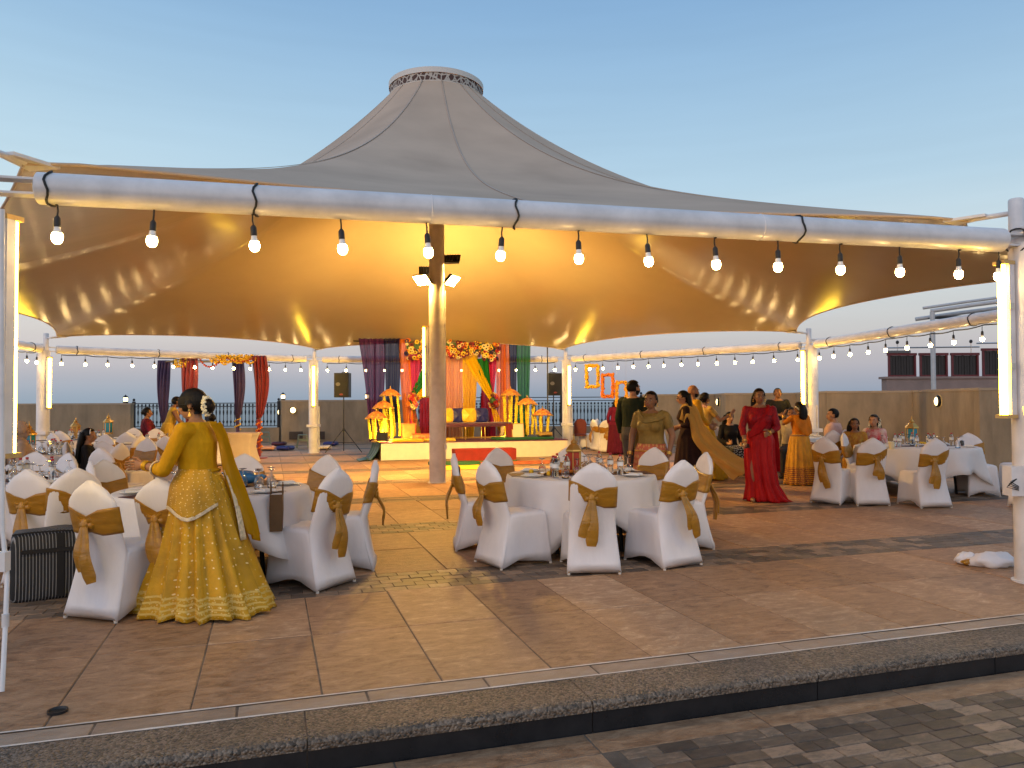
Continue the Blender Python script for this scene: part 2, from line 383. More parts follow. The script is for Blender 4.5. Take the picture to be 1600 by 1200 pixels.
# kerb and riser
step = slab('terrace_step', -14, 20, V0 + .016, V0 + .32, -.6, -.02, GROUT)
u = -9.0; k = 0
while u < 16:
    w = 1.27 + .15 * random.random(); m = MB()
    prof = [(V0 + .322, -.055), (V0 + .322, .0), (V0 + .04, .0), (V0 + .012, -.006), (V0 - .004, -.022), (V0 - .004, -.055)]
    m.loft([[uv(u + .004, a, z) for a, z in prof], [uv(u + w - .004, a, z) for a, z in prof]], True, True)
    o = m.build('kerb_block', PEBBLE, step, smooth=False); o.location = (0, random.uniform(-.003, .003), random.uniform(-.003, .002)); o.rotation_euler = (0, 0, 0)
    q = MB(); q.add([uv(a, bb, z) for z in (ZL - .01, -.057) for a, bb in ((u + .003, V0 + .004), (u + w - .003, V0 + .004), (u + w - .003, V0 + .06), (u + .003, V0 + .06))], [(3, 2, 1, 0), (4, 5, 6, 7), (0, 1, 5, 4), (1, 2, 6, 5), (2, 3, 7, 6), (3, 0, 4, 7)])
    q.build('riser_tile', BLACKTILE, step, smooth=False)
    u += w
# lower pavement pieces
lt, lp = [], []
u = -8.0
while u < 12:
    lt.append((u, u + .95, V0 - .215, V0 + .002)); u += .95
v = V0 - .215; r = 0
while v > -1:
    hh = .098; u = -8.0 + (r % 2) * .1 + .04 * (r % 3)
    while u < 12:
        w = random.choice((.1, .19, .19))
        if u > 1.75 - (V0 - v) * .8 or v < 2.6: lp.append((u, u + w, v - hh, v))
        u += w
    v -= hh; r += 1
u = -8.0
while u < 1.7:
    for (a, b) in ((V0 - .60, V0 - .217), (V0 - .985, V0 - .602)):
        if u + .95 < 1.9 - (V0 - b) * .8 + .6: lt.append((u, u + .95, a, b))
    u += .95
lp = [q for q in lp if not any(q[0] < t[1] and q[1] > t[0] and q[2] < t[3] - .001 and q[3] > t[2] + .001 for t in lt)]
place_pieces(lower, 'tile', lt, TILE, ZL, .009)
place_pieces(lower, 'paver', lp, PAVER, ZL, .009, gap=.006, ch=.003)
# round floor drain
dp = onz(90, 1113)
dr = thing('floor_drain', 'small dark round drain cup let into the near left paving', 'drain', (dp.x, dp.y, 0))
MB().lathe([(.034, .001), (.04, .014), (.046, .014), (.046, .001)], 20, caps=False).build('rim', BLACK_METAL, dr)
MB().lathe([(.001, .003), (.036, .003), (.036, .005), (.001, .005)], 20).build('cup', M('drain_dark', (.004, .004, .004), .7), dr)

# --- walls and railings
WALL = M('beige_wall', (.26, .192, .118), .85, var=.28, vs=2.2, bump=.25, bs=45, stretch=(1, 1, .35))
WCAP = M('beige_wall_cap', (.31, .235, .155), .8, var=.15, vs=2)
IRON = M('cast_iron', (.012, .014, .02), .45, metal=.4)
def P2(px, Y): p = aty(px, 620, Y); return Vector((p.x, p.y, 0))
def wall(pa, pb, h, label, th=.25):
    d = (pb - pa); L_ = d.length; rz = math.atan2(d.y, d.x)
    t = thing('boundary_wall', label, 'wall', pa, rz)
    MB().box(0, L_, 0, th, -.3, h - .055).build('wall_body', WALL, t, smooth=False)
    MB().box(-.012, L_ + .012, -.014, th + .014, h - .053, h).build('coping', WCAP, t, smooth=False)
    return t
baluster_me = None
def railing(pa, pb, h, label, base=.56):
    global baluster_me
    d = (pb - pa); L_ = d.length; rz = math.atan2(d.y, d.x)
    t = thing('railing', label, 'railing', pa, rz)
    MB().box(0, L_, -.05, .20, -.3, base).build('low_wall', WALL, t, smooth=False)
    for z in (base + .05, h - .16, h - .03): MB().box(0, L_, .05, .10, z, z + .03).build('rail', IRON, t, smooth=False)
    if baluster_me is None:
        b = MB(); H = h - .16 - base - .08
        b.lathe([(.014, 0), (.014, H * .12), (.034, H * .17), (.04, H * .22), (.016, H * .3), (.014, H * .55), (.022, H * .6), (.034, H * .72), (.02, H * .84), (.012, H * .88), (.03, H * .95), (.014, H)], 8)
        b.lathe([(.02, H + .03), (.035, H + .07), (.02, H + .12)], 8)
        baluster_me = b.mesh('baluster'); baluster_me.materials.append(IRON)
    n = int(L_ / .135)
    for i in range(n):
        o = link('baluster', baluster_me, t); o.location = ((i + .5) * L_ / n, .075, base + .08)
    k = max(1, round(L_ / 2.9))
    for i in range(k + 1):
        m = MB(); m.box(-.05, .05, .025, .125, base - .02, h + .06); m.ell((0, .075, h + .12), .05, .05, .055); m.build('newel_post', IRON, t, loc=(min(max(i * L_ / k, .05), L_ - .05), 0, 0))
    return t
wall(P2(-420, 27.2), P2(204, 27.4), 1.53, 'plain beige boundary wall at the far left behind the lit post')
railing(P2(206, 29.2), P2(437, 29.8), 1.53, 'black iron balustrade behind the red and purple draped canopy')
wall(P2(440, 29.2), P2(640, 30.0), 1.62, 'beige wall with round lamp behind the left loudspeaker')
wall(P2(436, 31.2), P2(440, 29.2), 1.62, 'short end return of the beige wall beside the left balustrade', .2)
railing(P2(630, 30.4), P2(1004, 29.6), 1.70, 'black iron balustrade behind the flower stage and hanging frames')
RW = [(1004, 27.2), (1117, 26.6), (1134, 24.3), (1243, 24.0), (1292, 20.5), (1425, 20.0), (1530, 16.3), (1720, 16.0)]
WL = ['beige wall behind the man in dark shirt and the bald man', 'narrow lit return with small lamp left of the seated woman in black', 'beige wall behind the standing man in black t-shirt', 'pale return wall beside the far right lit post', 'wide beige wall behind the two seated girls', 'lit return wall with oval lamp at the right', 'beige wall at the far right behind the stacked chair seats']
rwalls = []
for i in range(7): rwalls.append(wall(P2(*RW[i]), P2(*RW[i + 1]), 1.76 + .004 * (i % 2), WL[i]))
# wall lamps: oval bulkheads and cap lanterns
LAMPG = M('wall_lamp_glow', (1, .9, .6), .4, emit=(1, .72, .3), estr=5.0)
def bulkhead(px, py, pa, pb, label):
    d = (pb - pa).normalized(); n = Vector((d.y, -d.x, 0)); p = onplane(px, py, pa, n) + n * .01
    t = thing('wall_lamp', label, 'wall lamp', p, math.atan2(d.y, d.x), 'round bulkhead lamps')
    m = MB(); rr = []
    for a, y in ((.13, 0), (.135, -.05), (.105, -.07), (.10, -.05)): rr.append([(a * cos(2 * pi * i / 20), y, a * 1.05 * sin(2 * pi * i / 20)) for i in range(20)])
    m.loft(rr, True, False); m.build('rim', BLACK_METAL, t)
    m = MB(); rr = []
    for a, y in ((.102, -.045), (.09, -.075), (.05, -.095), (.005, -.1)): rr.append([(a * cos(2 * pi * i / 20), y, a * 1.05 * sin(2 * pi * i / 20)) for i in range(20)])
    m.loft(rr, True, False); m.build('glass', LAMPG, t)
bulkhead(458, 641, P2(440, 29.2), P2(640, 30.0), 'round lit lamp on the wall left of the left loudspeaker stand')
bulkhead(1468, 627, P2(*RW[5]), P2(*RW[6]), 'oval lit lamp on the pale wall at the right')
bulkhead(1124, 628, P2(*RW[1]), P2(*RW[2]), 'lit lamp on the narrow wall return above the seated woman in black')
bulkhead(438.5, 644, P2(436, 31.2), P2(440, 29.2), 'small lit lamp on the end of the beige wall by the left balustrade')
for px, py, Y, lb in ((194, 628, 27.5, 'lit lantern on the wall top left of the balustrade'), (441, 624, 29.4, 'lit lantern on the wall end right of the left balustrade'), (573, 623, 29.8, 'lit lantern on the wall top beside the purple stage drape')):
    p = aty(px, py, Y); t = thing('wall_top_lantern', lb, 'lantern', (p.x, p.y + .1, (1.53 if px < 300 else 1.62)), 0, 'lanterns on the wall tops')
    MB().lathe([(.09, 0), (.09, .04), (.07, .06)], 12).build('base', BLACK_METAL, t)
    MB().lathe([(.065, .06), (.075, .12), (.065, .2)], 12).build('glass', LAMPG, t)
    MB().lathe([(.1, .2), (.08, .24), (.02, .28), (.005, .31)], 12).build('cap', BLACK_METAL, t)

# --- neighbouring roof terrace at the right with red framed louvre panels and a pipe
nb0 = aty(1386, 612, 27.5)
nb = thing('rooftop_structure', 'mauve parapet with dark red framed louvre panels beyond the right wall', 'building', (nb0.x, nb0.y, 0))
MAUVE = M('mauve_render', (.25, .185, .165), .85, var=.15, vs=1.5, bump=.2)
REDF = M('dark_red_frame', (.13, .016, .02), .5, var=.2)
LOUV = M('dark_louvre', (.028, .022, .02), .6, var=.3, stretch=(8, 1, .6))
MB().box(0, 9, 0, .4, -2, 2.28).build('parapet', MAUVE, nb, smooth=False)
MB().box(-.08, 9, -.06, .46, 2.28, 2.36).build('coping', MAUVE, nb, smooth=False)
x = .12
for i, (w, zt) in enumerate(((1.0, 3.12), (1.0, 3.12), (.98, 3.12), (1.7, 3.28), (1.7, 3.28))):
    for a in (x, x + w - .06): MB().box(a, a + .06, .1, .17, 2.36, zt).build('frame_post', REDF, nb, smooth=False)
    MB().box(x - .02, x + w + .02, .08, .19, zt + .002, zt + .09).build('frame_rail', REDF, nb, smooth=False)
    MB().box(x + .062, x + w - .062, .11, .16, 2.362, 2.42).build('frame_rail', REDF, nb, smooth=False)
    MB().box(x + .061, x + w - .061, .165, .185, 2.4, zt - .002).build('back_panel', LOUV, nb, smooth=False)
    ns = int((w - .14) / .1)
    for k in range(ns): MB().box(x + .07 + k * .1, x + .155 + k * .1, .125 + .01 * (k % 2), .15 + .01 * (k % 2), 2.42, zt - .002 - .01 * (k % 3)).build('louvre', LOUV, nb, smooth=False)
    x += w + .14
MB().tube([(.1, .1, 3.4), (3.4, .1, 3.42)], .025, 8).build('rail', STEEL, nb); MB().tube([(3.3, .1, 3.55), (6.4, .1, 3.58)], .025, 8).build('rail', STEEL, nb)
for xx, zz in ((.45, 3.4), (3.1, 3.42), (4.2, 3.56)):
    MB().tube([(xx, .1, 3.2), (xx, .1, zz + .16)], .02, 8).build('rail_post', STEEL, nb); MB().ell((xx, .1, zz + .2), .06, .06, .07, 8, 6).build('rail_lamp', BLACK_METAL, nb)
MB().box(.1, .9, .05, .3, 3.215, 3.3).build('planter', M('planter_grey', (.12, .12, .12), .7), nb, smooth=False)
pp = aty(1458, 560, 26.0); pt = thing('gantry_pipe', 'grey gantry of pipes rising behind the right wall', 'pipes', (pp.x, pp.y, 0))
zt = aty(1458, 487, 26).z
PIPE = M('grey_pipe', (.42, .43, .44), .45, var=.1)
MB().tube([(0, 0, -1), (0, 0, zt)], .08, 12).build('upright_pipe', PIPE, pt)
for dy, dz, rr in ((0, .02, .07), (.5, .18, .05), (1.0, -.15, .07)):
    MB().tube([(-.05, dy, zt + dz), (1.2, dy - .4, zt + dz + .16), (4.2, dy - 1.2, zt + dz + .5)], rr, 10).build('cross_pipe', PIPE, pt)
MB().box(.3, 3.2, .1, .9, zt - .16, zt - .12).build('tray', M('tray_dark', (.08, .08, .085), .6), pt, smooth=False)

# ================================================================== CANOPY
BZ = 2.72; BR = .097; BAX = BZ + BR
VX = {}
for k, (px, py) in {0: (-58, 313), 1: (1606, 396), 3: (1268, 545), 4: (885, 566), 5: (490, 566.5), 6: (68, 552)}.items():
    p = onz(px, py, BZ); VX[k] = Vector((p.x, p.y, 0))
d36 = (VX[3] - Vector((7.47, 11.88, 0))).normalized()
VX[2] = Vector((7.85, 9.3, 0)); VX[7] = VX[6] + Vector((.2, -.98, 0)) * 7.3
VTX = [VX[k] for k in range(8)]
mast = onz(683, 754); mast.z = 0
canopy = thing('tension_canopy', 'large off-white tent canopy rising to a ringed peak on a central mast', 'canopy', mast)
MEMB = M('pvc_membrane', (.45, .35, .20), .22, var=.07, vs=.5, spec=.5, bump=.05, bs=.9, bdist=.2)  # off-white cloth; golden lamp glow is put into this underside colour
def weathered_tint(m, outer):  # outer side: mottled stains over a warm tint that offsets blue sky light
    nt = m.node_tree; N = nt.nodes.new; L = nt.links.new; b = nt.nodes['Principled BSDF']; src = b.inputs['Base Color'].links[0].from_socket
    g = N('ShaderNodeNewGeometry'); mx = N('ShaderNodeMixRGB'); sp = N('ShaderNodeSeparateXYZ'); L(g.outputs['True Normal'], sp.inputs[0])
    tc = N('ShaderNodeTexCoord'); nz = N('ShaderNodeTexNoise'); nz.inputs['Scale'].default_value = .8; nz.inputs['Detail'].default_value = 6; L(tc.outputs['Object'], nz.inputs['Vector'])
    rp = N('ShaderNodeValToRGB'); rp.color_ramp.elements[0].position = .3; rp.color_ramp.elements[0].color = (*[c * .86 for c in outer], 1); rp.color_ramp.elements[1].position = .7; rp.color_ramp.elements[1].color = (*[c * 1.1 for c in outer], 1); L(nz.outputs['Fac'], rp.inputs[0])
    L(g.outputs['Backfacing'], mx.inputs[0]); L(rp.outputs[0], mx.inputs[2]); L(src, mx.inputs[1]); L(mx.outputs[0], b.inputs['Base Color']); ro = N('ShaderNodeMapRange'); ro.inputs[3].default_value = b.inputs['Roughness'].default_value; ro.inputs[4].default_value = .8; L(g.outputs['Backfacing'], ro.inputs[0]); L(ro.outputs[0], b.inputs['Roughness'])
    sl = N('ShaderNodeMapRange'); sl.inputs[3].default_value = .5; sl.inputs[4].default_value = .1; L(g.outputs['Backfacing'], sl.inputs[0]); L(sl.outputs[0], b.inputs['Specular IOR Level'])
weathered_tint(MEMB, (.50, .37, .265))
RING_R, RING_Z = .86, 7.26
def rel(p): return Vector(p) - mast
tips = []
for k in range(8):
    d = (mast - VTX[k]); d.z = 0; d.normalize(); q = VTX[k] + d * .45; q.z = 3.08; tips.append(q)
E_, NS, NR = [], 26, 34
for k in range(8):
    a, b = tips[k], tips[(k + 1) % 8]; mid = (a + b) / 2; inn = (mast - mid); inn.z = 0; Ls = (b - a).length; inn.normalize()
    for i in range(NS):
        s = i / NS; w = 4 * s * (1 - s); E_.append(a.lerp(b, s) + inn * (w * {7: .04, 6: .095}.get(k, .115) * Ls) + Vector((0, 0, .15 * w ** .6)))
def memb(Ep, t, lift=0.0, rip=0.0):
    d = Ep - mast; d.z = 0; rE = d.length; d /= rE
    r = RING_R + (rE - RING_R) * t
    z = Ep.z + (RING_Z - Ep.z) * (((1 - t) * .575 + (1 - t) ** 3.5 * .425))
    return Vector((d.x * r, d.y * r, z + lift + rip * t * t))
RIP = [.016 * math.exp(-min(i, NS - i) * .45) * (1 if i % 2 else -1) for i in range(NS)]
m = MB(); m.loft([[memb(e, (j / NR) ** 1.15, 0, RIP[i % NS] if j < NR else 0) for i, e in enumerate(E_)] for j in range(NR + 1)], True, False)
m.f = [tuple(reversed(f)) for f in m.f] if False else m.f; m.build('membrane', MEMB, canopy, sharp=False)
SEAM = M('membrane_seam', (.44, .325, .23), .45)
for k in range(0, len(E_), 13):
    e = E_[k]; d = Vector((-(e - mast).y, (e - mast).x, 0)).normalized() * .012
    g = MB(); A = []; B = []
    for j in range(NR + 1):
        p = memb(e, (j / NR) ** 1.15, .006); A.append(p - d); B.append(p + d)
    g.loft([A, B], False, False); g.build('seam', SEAM, canopy, solid=.006)
HEM = M('membrane_hem', (.62, .58, .52), .5)
for k in range(8):
    pts = [E_[(k * NS + i) % len(E_)] - mast for i in range(NS + 1)]
    MB().tube(pts, .013, 8).build('edge_cable', SEAM, canopy)
# ring at the peak: drum with patterned band
m = MB(); m.lathe([(RING_R - .02, RING_Z - .05), (RING_R + .012, RING_Z - .03), (RING_R + .02, RING_Z + .0)], 48, caps=False); m.build('ring_collar', HEM, canopy)
def band_mat():
    m = bpy.data.materials.new('patterned_band'); m.use_nodes = True; nt = m.node_tree; N = nt.nodes.new; L = nt.links.new; b = nt.nodes['Principled BSDF']
    tc = N('ShaderNodeTexCoord'); mp = N('ShaderNodeMapping'); mp.inputs['Scale'].default_value = (16, 16, 14); L(tc.outputs['Object'], mp.inputs[0])
    vo = N('ShaderNodeTexVoronoi'); vo.feature = 'DISTANCE_TO_EDGE'; vo.inputs['Scale'].default_value = .7; L(mp.outputs[0], vo.inputs['Vector'])
    rp = N('ShaderNodeValToRGB'); rp.color_ramp.interpolation = 'CONSTANT'; rp.color_ramp.elements[0].color = (.45, .40, .34, 1); rp.color_ramp.elements[1].position = .10; rp.color_ramp.elements[1].color = (.07, .03, .02, 1)
    L(vo.outputs['Distance'], rp.inputs[0]); L(rp.outputs[0], b.inputs['Base Color']); b.inputs['Roughness'].default_value = .7; return m
m = MB(); m.lathe([(RING_R + .014, RING_Z + .0), (RING_R + .014, RING_Z + .14)], 48, caps=False); m.build('ring_band', band_mat(), canopy)
m = MB(); m.lathe([(RING_R + .03, RING_Z + .14), (RING_R + .035, RING_Z + .235), (RING_R + .0, RING_Z + .25), (.3, RING_Z + .34), (.01, RING_Z + .36)], 48, caps=False); m.build('ring_cap', HEM, canopy)
# mast
mm = thing('canopy_mast', 'tall white round steel mast carrying the canopy peak', 'mast', mast)
MB().lathe([(.145, 0), (.145, 5.1), (.137, 5.1), (.137, RING_Z)], 28).build('pole', WHITE_METAL, mm)
MB().lathe([(.15, 2.95), (.15, 2.97)], 28, caps=False).build('weld_collar', WHITE_METAL, mm)
MB().lathe([(.175, 0), (.175, .012), (.146, .013)], 28).build('base_plate', WHITE_METAL, mm)
for i in range(8):
    a = i * pi / 4; MB().tube([(.12 * cos(a), .12 * sin(a), RING_Z - .9), (RING_R * cos(a), RING_R * sin(a), RING_Z)], .03, 8).build('crown_strut', WHITE_METAL, mm)
MB().tube([(.15, -.05, .02), (.165, -.05, 1.0), (.16, -.05, 3.6)], .013, 8).build('conduit', WHITE_METAL, mm)
MB().box(.14, .19, -.09, -.02, .62, .72).build('junction_box', WHITE_METAL, mm, smooth=False)
# posts
def batten(parent_loc, rz, z0, z1, label):
    """lit tube batten: housing, end caps, glowing diffuser facing local -Y"""
    t = thing('tube_light', label, 'tube light', parent_loc, rz)
    MB().box(-.05, .05, -.02, .04, z0, z1).build('housing', WHITE_METAL, t, smooth=False)
    for a, b in ((z0 - .03, z0), (z1, z1 + .03)): MB().box(-.055, .055, -.075, .045, a, b).build('end_cap', M('cap_amber', (.5, .33, .12), .4), t, smooth=False)
    MB().tube([(0, -.045, z0), (0, -.045, z1)], .03, 12).build('diffuser', TUBE_GLOW, t)
    for z in (z0 + (z1 - z0) * .3, z0 + (z1 - z0) * .7): MB().box(.05, .062, -.03, .02, z, z + .05).build('clip', STEEL, t, smooth=False)
    return t
PL = ['front left', 'front right', 'right', 'far right', 'back right behind the stage', 'back left beside the left loudspeaker', 'far left', 'left']
for k in range(8):
    p = VTX[k]; t = thing('canopy_post', 'white round steel post at the %s corner of the canopy' % PL[k], 'post', p)
    MB().lathe([(.14, 0), (.14, 2.78), (.13, 2.80), (.05, 2.81)], 24).build('pole', WHITE_METAL, t)
    MB().lathe([(.165, 0), (.165, .012), (.141, .014)], 24).build('base_plate', WHITE_METAL, t)
    d = (mast - p); d.z = 0; d.normalize(); s = Vector((-d.y, d.x, 0))
    # stub, plates and clevis towards the canopy tip
    MB().lathe([(.06, 2.80), (.06, 3.18), (.05, 3.195)], 16, c=(d.x * .08, d.y * .08, 0)).build('stub', WHITE_METAL, t)
    MB().tube([d * .1 + Vector((0, 0, 3.08)), d * .46 + Vector((0, 0, 3.09))], .022, 8).build('clevis_rod', WHITE_METAL, t)
    m = MB(); a = d * .3; m.prism([(q.x, q.y) for q in (a + s * .06, a - s * .06, d * .62 - s * .12, d * .62 + s * .12)], 3.085, 3.108); m.build('membrane_plate', WHITE_METAL, t, smooth=False)
    for sg in (-1, 1): MB().tube([d * .08 + s * (.05 * sg) + Vector((0, 0, 2.93)), d * -1.1 + s * (.25 * sg) + Vector((0, 0, 2.98))], .018, 8).build('tie_rod', WHITE_METAL, t)
    MB().box(-.09, .09, -.09, .09, 2.87, 2.89).build('collar_plate', WHITE_METAL, t, smooth=False)
    if k not in (0, 1):
        MB().tube([s * .17 + Vector((0, 0, .02)), s * .16 + Vector((0, 0, 1.4))], .018, 8).build('conduit', WHITE_METAL, t)
        MB().box(-.17, .17, -.17, .17, .78, .86).build('clamp', WHITE_METAL, t, smooth=False)
# beams between posts
BL = ['front beam carrying the nearest row of bulbs', 'front right side beam', 'right side beam with bulbs over the right wall', 'far right beam with bulbs over the guests', 'back beam behind the stage drapes', 'back left beam over the draped canopy', 'far left beam with three bulbs in view', 'front left side beam']
GR = 'white tubular beams round the canopy'
bulb_proto = None
def make_bulb():
    t = thing('string_bulb', 'lit bulb', 'light bulb', (0, 0, 0), 0, 'lit bulbs strung along the beams')
    MB().tube([(0, 0, 0), (.003, .002, -.04), (0, 0, -.075)], .0055, 6).build('drop_cable', RUBBER, t)
    MB().lathe([(.008, -.07), (.019, -.085), (.0205, -.135), (.019, -.14)], 14).build('socket', BLACK_PLASTIC, t)
    MB().lathe([(.0175, -.14), (.019, -.155), (.028, -.178)], 14, caps=False).build('collar', BULB_WHITE, t)
    MB().lathe([(.028, -.178), (.0325, -.195), (.033, -.21), (.028, -.228), (.016, -.240), (.001, -.243)], 16, caps=False).build('globe', BULB_GLOW, t)
    return t
NB = [14, 12, 13, 14, 13, 13, 12, 12]
CL = ['front', 'front right', 'right', 'far right', 'back', 'back left', 'far left', 'front left']
for k in range(8):
    a, b = VTX[k], VTX[(k + 1) % 8]; d = (b - a); L_ = d.length; d.normalize(); rz = math.atan2(d.y, d.x)
    t = thing('canopy_beam', 'white tubular %s' % BL[k], 'beam', a, rz, GR)
    e0 = .27 if k != 0 else .40
    MB().tube([(e0, 0, BAX), (e0 + .006, 0, BAX), (L_ - .27, 0, BAX), (L_ - .264, 0, BAX)], [BR * .9, BR, BR, BR * .9], 28).build('tube', WHITE_METAL, t)
    for x0, x1 in ((.1, e0 + .02), (L_ - .29, L_ - .1)):
        for dz in (-.05, .04): MB().box(x0, x1, -.05, .05, BAX + dz, BAX + dz + .014).build('end_plate', WHITE_METAL, t, smooth=False)
    for i in range(3):
        x = L_ * (i + .5) / 3
    tag(None or t)
    def along(px, a=a, d=d):
        s0 = .3
        for _ in range(30):
            q = a + d * s0 + Vector((0, 0, BAX)) - EYE; e = (800 + q.dot(RGT) / q.dot(FWD) * F_PX) - px; q2 = q + d * .01; g = ((800 + q2.dot(RGT) / q2.dot(FWD) * F_PX) - px - e) / .01; s0 -= e / g
        return s0
    for wx in (L_ * .36, L_ * .68): MB().tube([(wx - .006, 0, BAX), (wx, 0, BAX), (wx + .006, 0, BAX)], [BR + .0005, BR + .004, BR + .0005], 28, caps=False).build('weld_seam', WHITE_METAL, t)
    # cable straps
    xs = [along(q) for q in (80, 400, 803, 1245, 1588)] if k == 0 else [L_ * q for q in (.1, .37, .63, .9)]
    for x in xs:
        MB().tube([(x + .012 * sin(q * .63 * 2), (BR + .006) * cos(q * pi / 10), BAX + (BR + .006) * sin(q * pi / 10)) for q in range(21)], .0075 if k == 0 else .009, 6).build('cable_strap', RUBBER, t)
    if k in (1, 7): continue
    # feed cable
    c = thing('bulb_cable', 'black cable strung with bulbs along the %s beam' % CL[k], 'cable', a, rz)
    pts = []; n = NB[k]; off = .38
    if k == 0: bx = [along(q) for q in (90, 241, 395, 532, 666, 785, 903, 1010, 1116, 1215, 1312, 1405, 1497, 1560)]
    else: bx = [(off + (L_ - 2 * off) * i / (n - 1) + random.uniform(-.04, .04)) for i in range(n)]
    for i in range(n * 4 - 3):
        x = interp(i / 4, list(range(n)), bx); sg = .02 * abs(sin(i * pi / 4)) if k else 0
        pts.append((x, -.02 if k == 0 else -.03, BZ - .004 - sg - (.03 * abs(sin(i * .21)) if k else 0)))
    if k == 0: pts = [(p[0], BR * .75, BAX + BR * .75) for p in pts]
    MB().tube(pts, .007 if k == 0 else .011, 6).build('cable', RUBBER, c)
    for i, x in enumerate(bx):
        p = a + d * x + Vector((0, 0, BZ + (.004 if k == 0 else -.035)))
        lab = 'lit bulb hanging from the %s beam' % CL[k] if k else 'lit bulb number %d from the left on the front beam' % (i + 1)
        if k == 0: lab = ['leftmost', 'second', 'third', 'fourth', 'fifth', 'sixth', 'seventh', 'eighth', 'ninth', 'tenth', 'eleventh', 'twelfth', 'thirteenth', 'rightmost'][i] + ' lit bulb from the left on the front beam'
        grp = 'lit bulbs on the %s beam' % CL[k]
        if bulb_proto is None: bulb_proto = make_bulb(); bulb_proto.location = p; tag(bulb_proto, lab, None, grp)
        else:
            dd = p - EYE; pxx = 800 + dd.dot(RGT) / dd.dot(FWD) * F_PX
            if dd.dot(FWD) < 1 or not -10 < pxx < 1610: continue
            o = copy_tree(bulb_proto, p, random.uniform(0, 6), lab, grp)
            o.rotation_euler = (random.uniform(-.06, .06), random.uniform(-.06, .06), random.uniform(0, 6))
    for i in range(0, n, 2):
        x = bx[i]
        if k == 0:
            for x in (bx[i],): MB().tube([(x, -.005, BZ + .002), (x, -.03, BZ - .004), (x, .0, BZ - .006)], .006, 6).build('cable_hook', RUBBER, c)
# tube lights on posts
def tl(k, off, ang, z0, z1, label):
    batten(VTX[k] + Vector(off), ang, z0, z1, label)
tl(1, (-.205, -.02, 0), R(-70), 1.38, 2.62, 'tall lit tube light on the front right post')
tl(0, (.15, .17, 0), R(165), 1.2, 2.64, 'tall lit tube light on the front left post')
tl(3, (-.22, -.05, 0), R(-35), 1.42, 2.66, 'lit tube light on the far right post')
tl(4, (.06, -.19, 0), R(10), 1.42, 2.60, 'lit tube light on the post right of the stage')
tl(5, (.05, -.19, 0), R(15), 1.42, 2.60, 'lit tube light on the post beside the left loudspeaker')
tl(6, (.19, -.08, 0), R(45), 1.42, 2.60, 'lit tube light on the far left post')
batten(mast + Vector((-.20, .05, 0)), R(-95), 1.62, 2.92, 'lit tube light on the left side of the central mast')
# flood lamps on the mast
def flood(p, aim, lit, label, w=.17, h=.115):
    t = thing('flood_lamp', label, 'flood lamp', p, 0)
    q = Vector(aim).to_track_quat('Z', 'Y').to_matrix()
    MB().box(-w, w, -h, h, -.05, -.012, rot=q.to_4x4()).build('housing', BLACK_METAL, t, smooth=False)
    MB().box(-w * .9, w * .9, -h * .9, h * .9, -.01, -.004, rot=q.to_4x4()).build('lens', FLOOD_STAGE if lit == 2 else FLOOD_GLOW if lit else M('dark_lens', (.03, .03, .03), .2), t, smooth=False)
    for i in range(6): MB().box(-w * .8 + i * w * .3, -w * .8 + i * w * .3 + .012, -h * .8, h * .8, -.085, -.05, rot=q.to_4x4()).build('fin', BLACK_METAL, t, smooth=False)
    m = mast - Vector(p); m.z = 0; m = m.normalized() * .16
    MB().tube([q @ Vector((0, 0, -.05)), m * .6 + Vector((0, 0, -.06)), m + Vector((0, 0, -.04))], .013, 6).build('bracket', BLACK_METAL, t)
    return t
fz = aty(662, 440, mast.y).z
flood(mast + Vector((-.27, -.12, fz - .0)), (-.45, -.62, -.85), True, 'lit flood lamp on the left of the mast')
flood(mast + Vector((.31, -.02, fz + .0)), (.8, -.35, -.85), True, 'lit flood lamp on the right of the mast')
flood(mast + Vector((-.20, .28, fz + .22)), (-.12, .8, -.72), 2, 'flood lamp seen from behind above the left lit flood')
flood(mast + Vector((.27, .14, fz + .42)), (.12, .8, -.74), 2, 'flood lamp seen from behind high on the right of the mast')
# front right post: electrical boxes, conduits
p = VTX[1]; t = thing('switch_box', 'grey electrical switch box on the front right post', 'electrical box', (p.x - .07, p.y - .14, 0))
MB().box(-.045, .10, -.075, 0, .78, .98).build('box', M('grey_box', (.42, .43, .46), .5), t, smooth=False)
MB().box(-.05, .105, -.08, -.076, .775, .985).build('lid', M('grey_lid', (.48, .49, .52), .45), t, smooth=False)
MB().tube([(.0, -.02, .98), (-.05, -.01, 1.2), (-.08, -.01, 1.45)], .018, 8).build('conduit', WHITE_METAL, t); MB().tube([(-.02, -.03, .78), (-.02, -.03, .3), (-.03, -.03, .03)], .02, 8).build('conduit', WHITE_METAL, t)
t = thing('white_junction_box', 'white junction box behind the grey switch box on the front right post', 'electrical box', (p.x - .19, p.y - .06, 0))
MB().box(-.06, .05, -.06, .06, .72, .96).build('box', WHITE_METAL, t, smooth=False)
for i in range(4): MB().tube([(-.02, -.061, .86), (-.08 - .01 * i, -.075, .84 - .015 * i), (-.01, -.07, .80 - .01 * i)], .004, 5).build('loose_wire', RUBBER, t)
p = onz(3, 1081); t = thing('conduit_pipe', 'thin white conduit with junction box at the left picture edge', 'conduit', (p.x, p.y, 0))
MB().tube([(0, 0, 0), (-.02, .04, .12), (-.065, .12, .3), (-.11, .2, .55), (-.165, .24, .8), (-.20, .26, 2.6)], .013, 8).build('pipe', WHITE_METAL, t)
MB().box(-.165, -.105, .17, .22, .585, .69).build('junction_box', WHITE_METAL, t, smooth=False)
MB().lathe([(.018, .3), (.018, .37)], 10, c=(-.068, .125, 0)).build('coupling', WHITE_METAL, t)
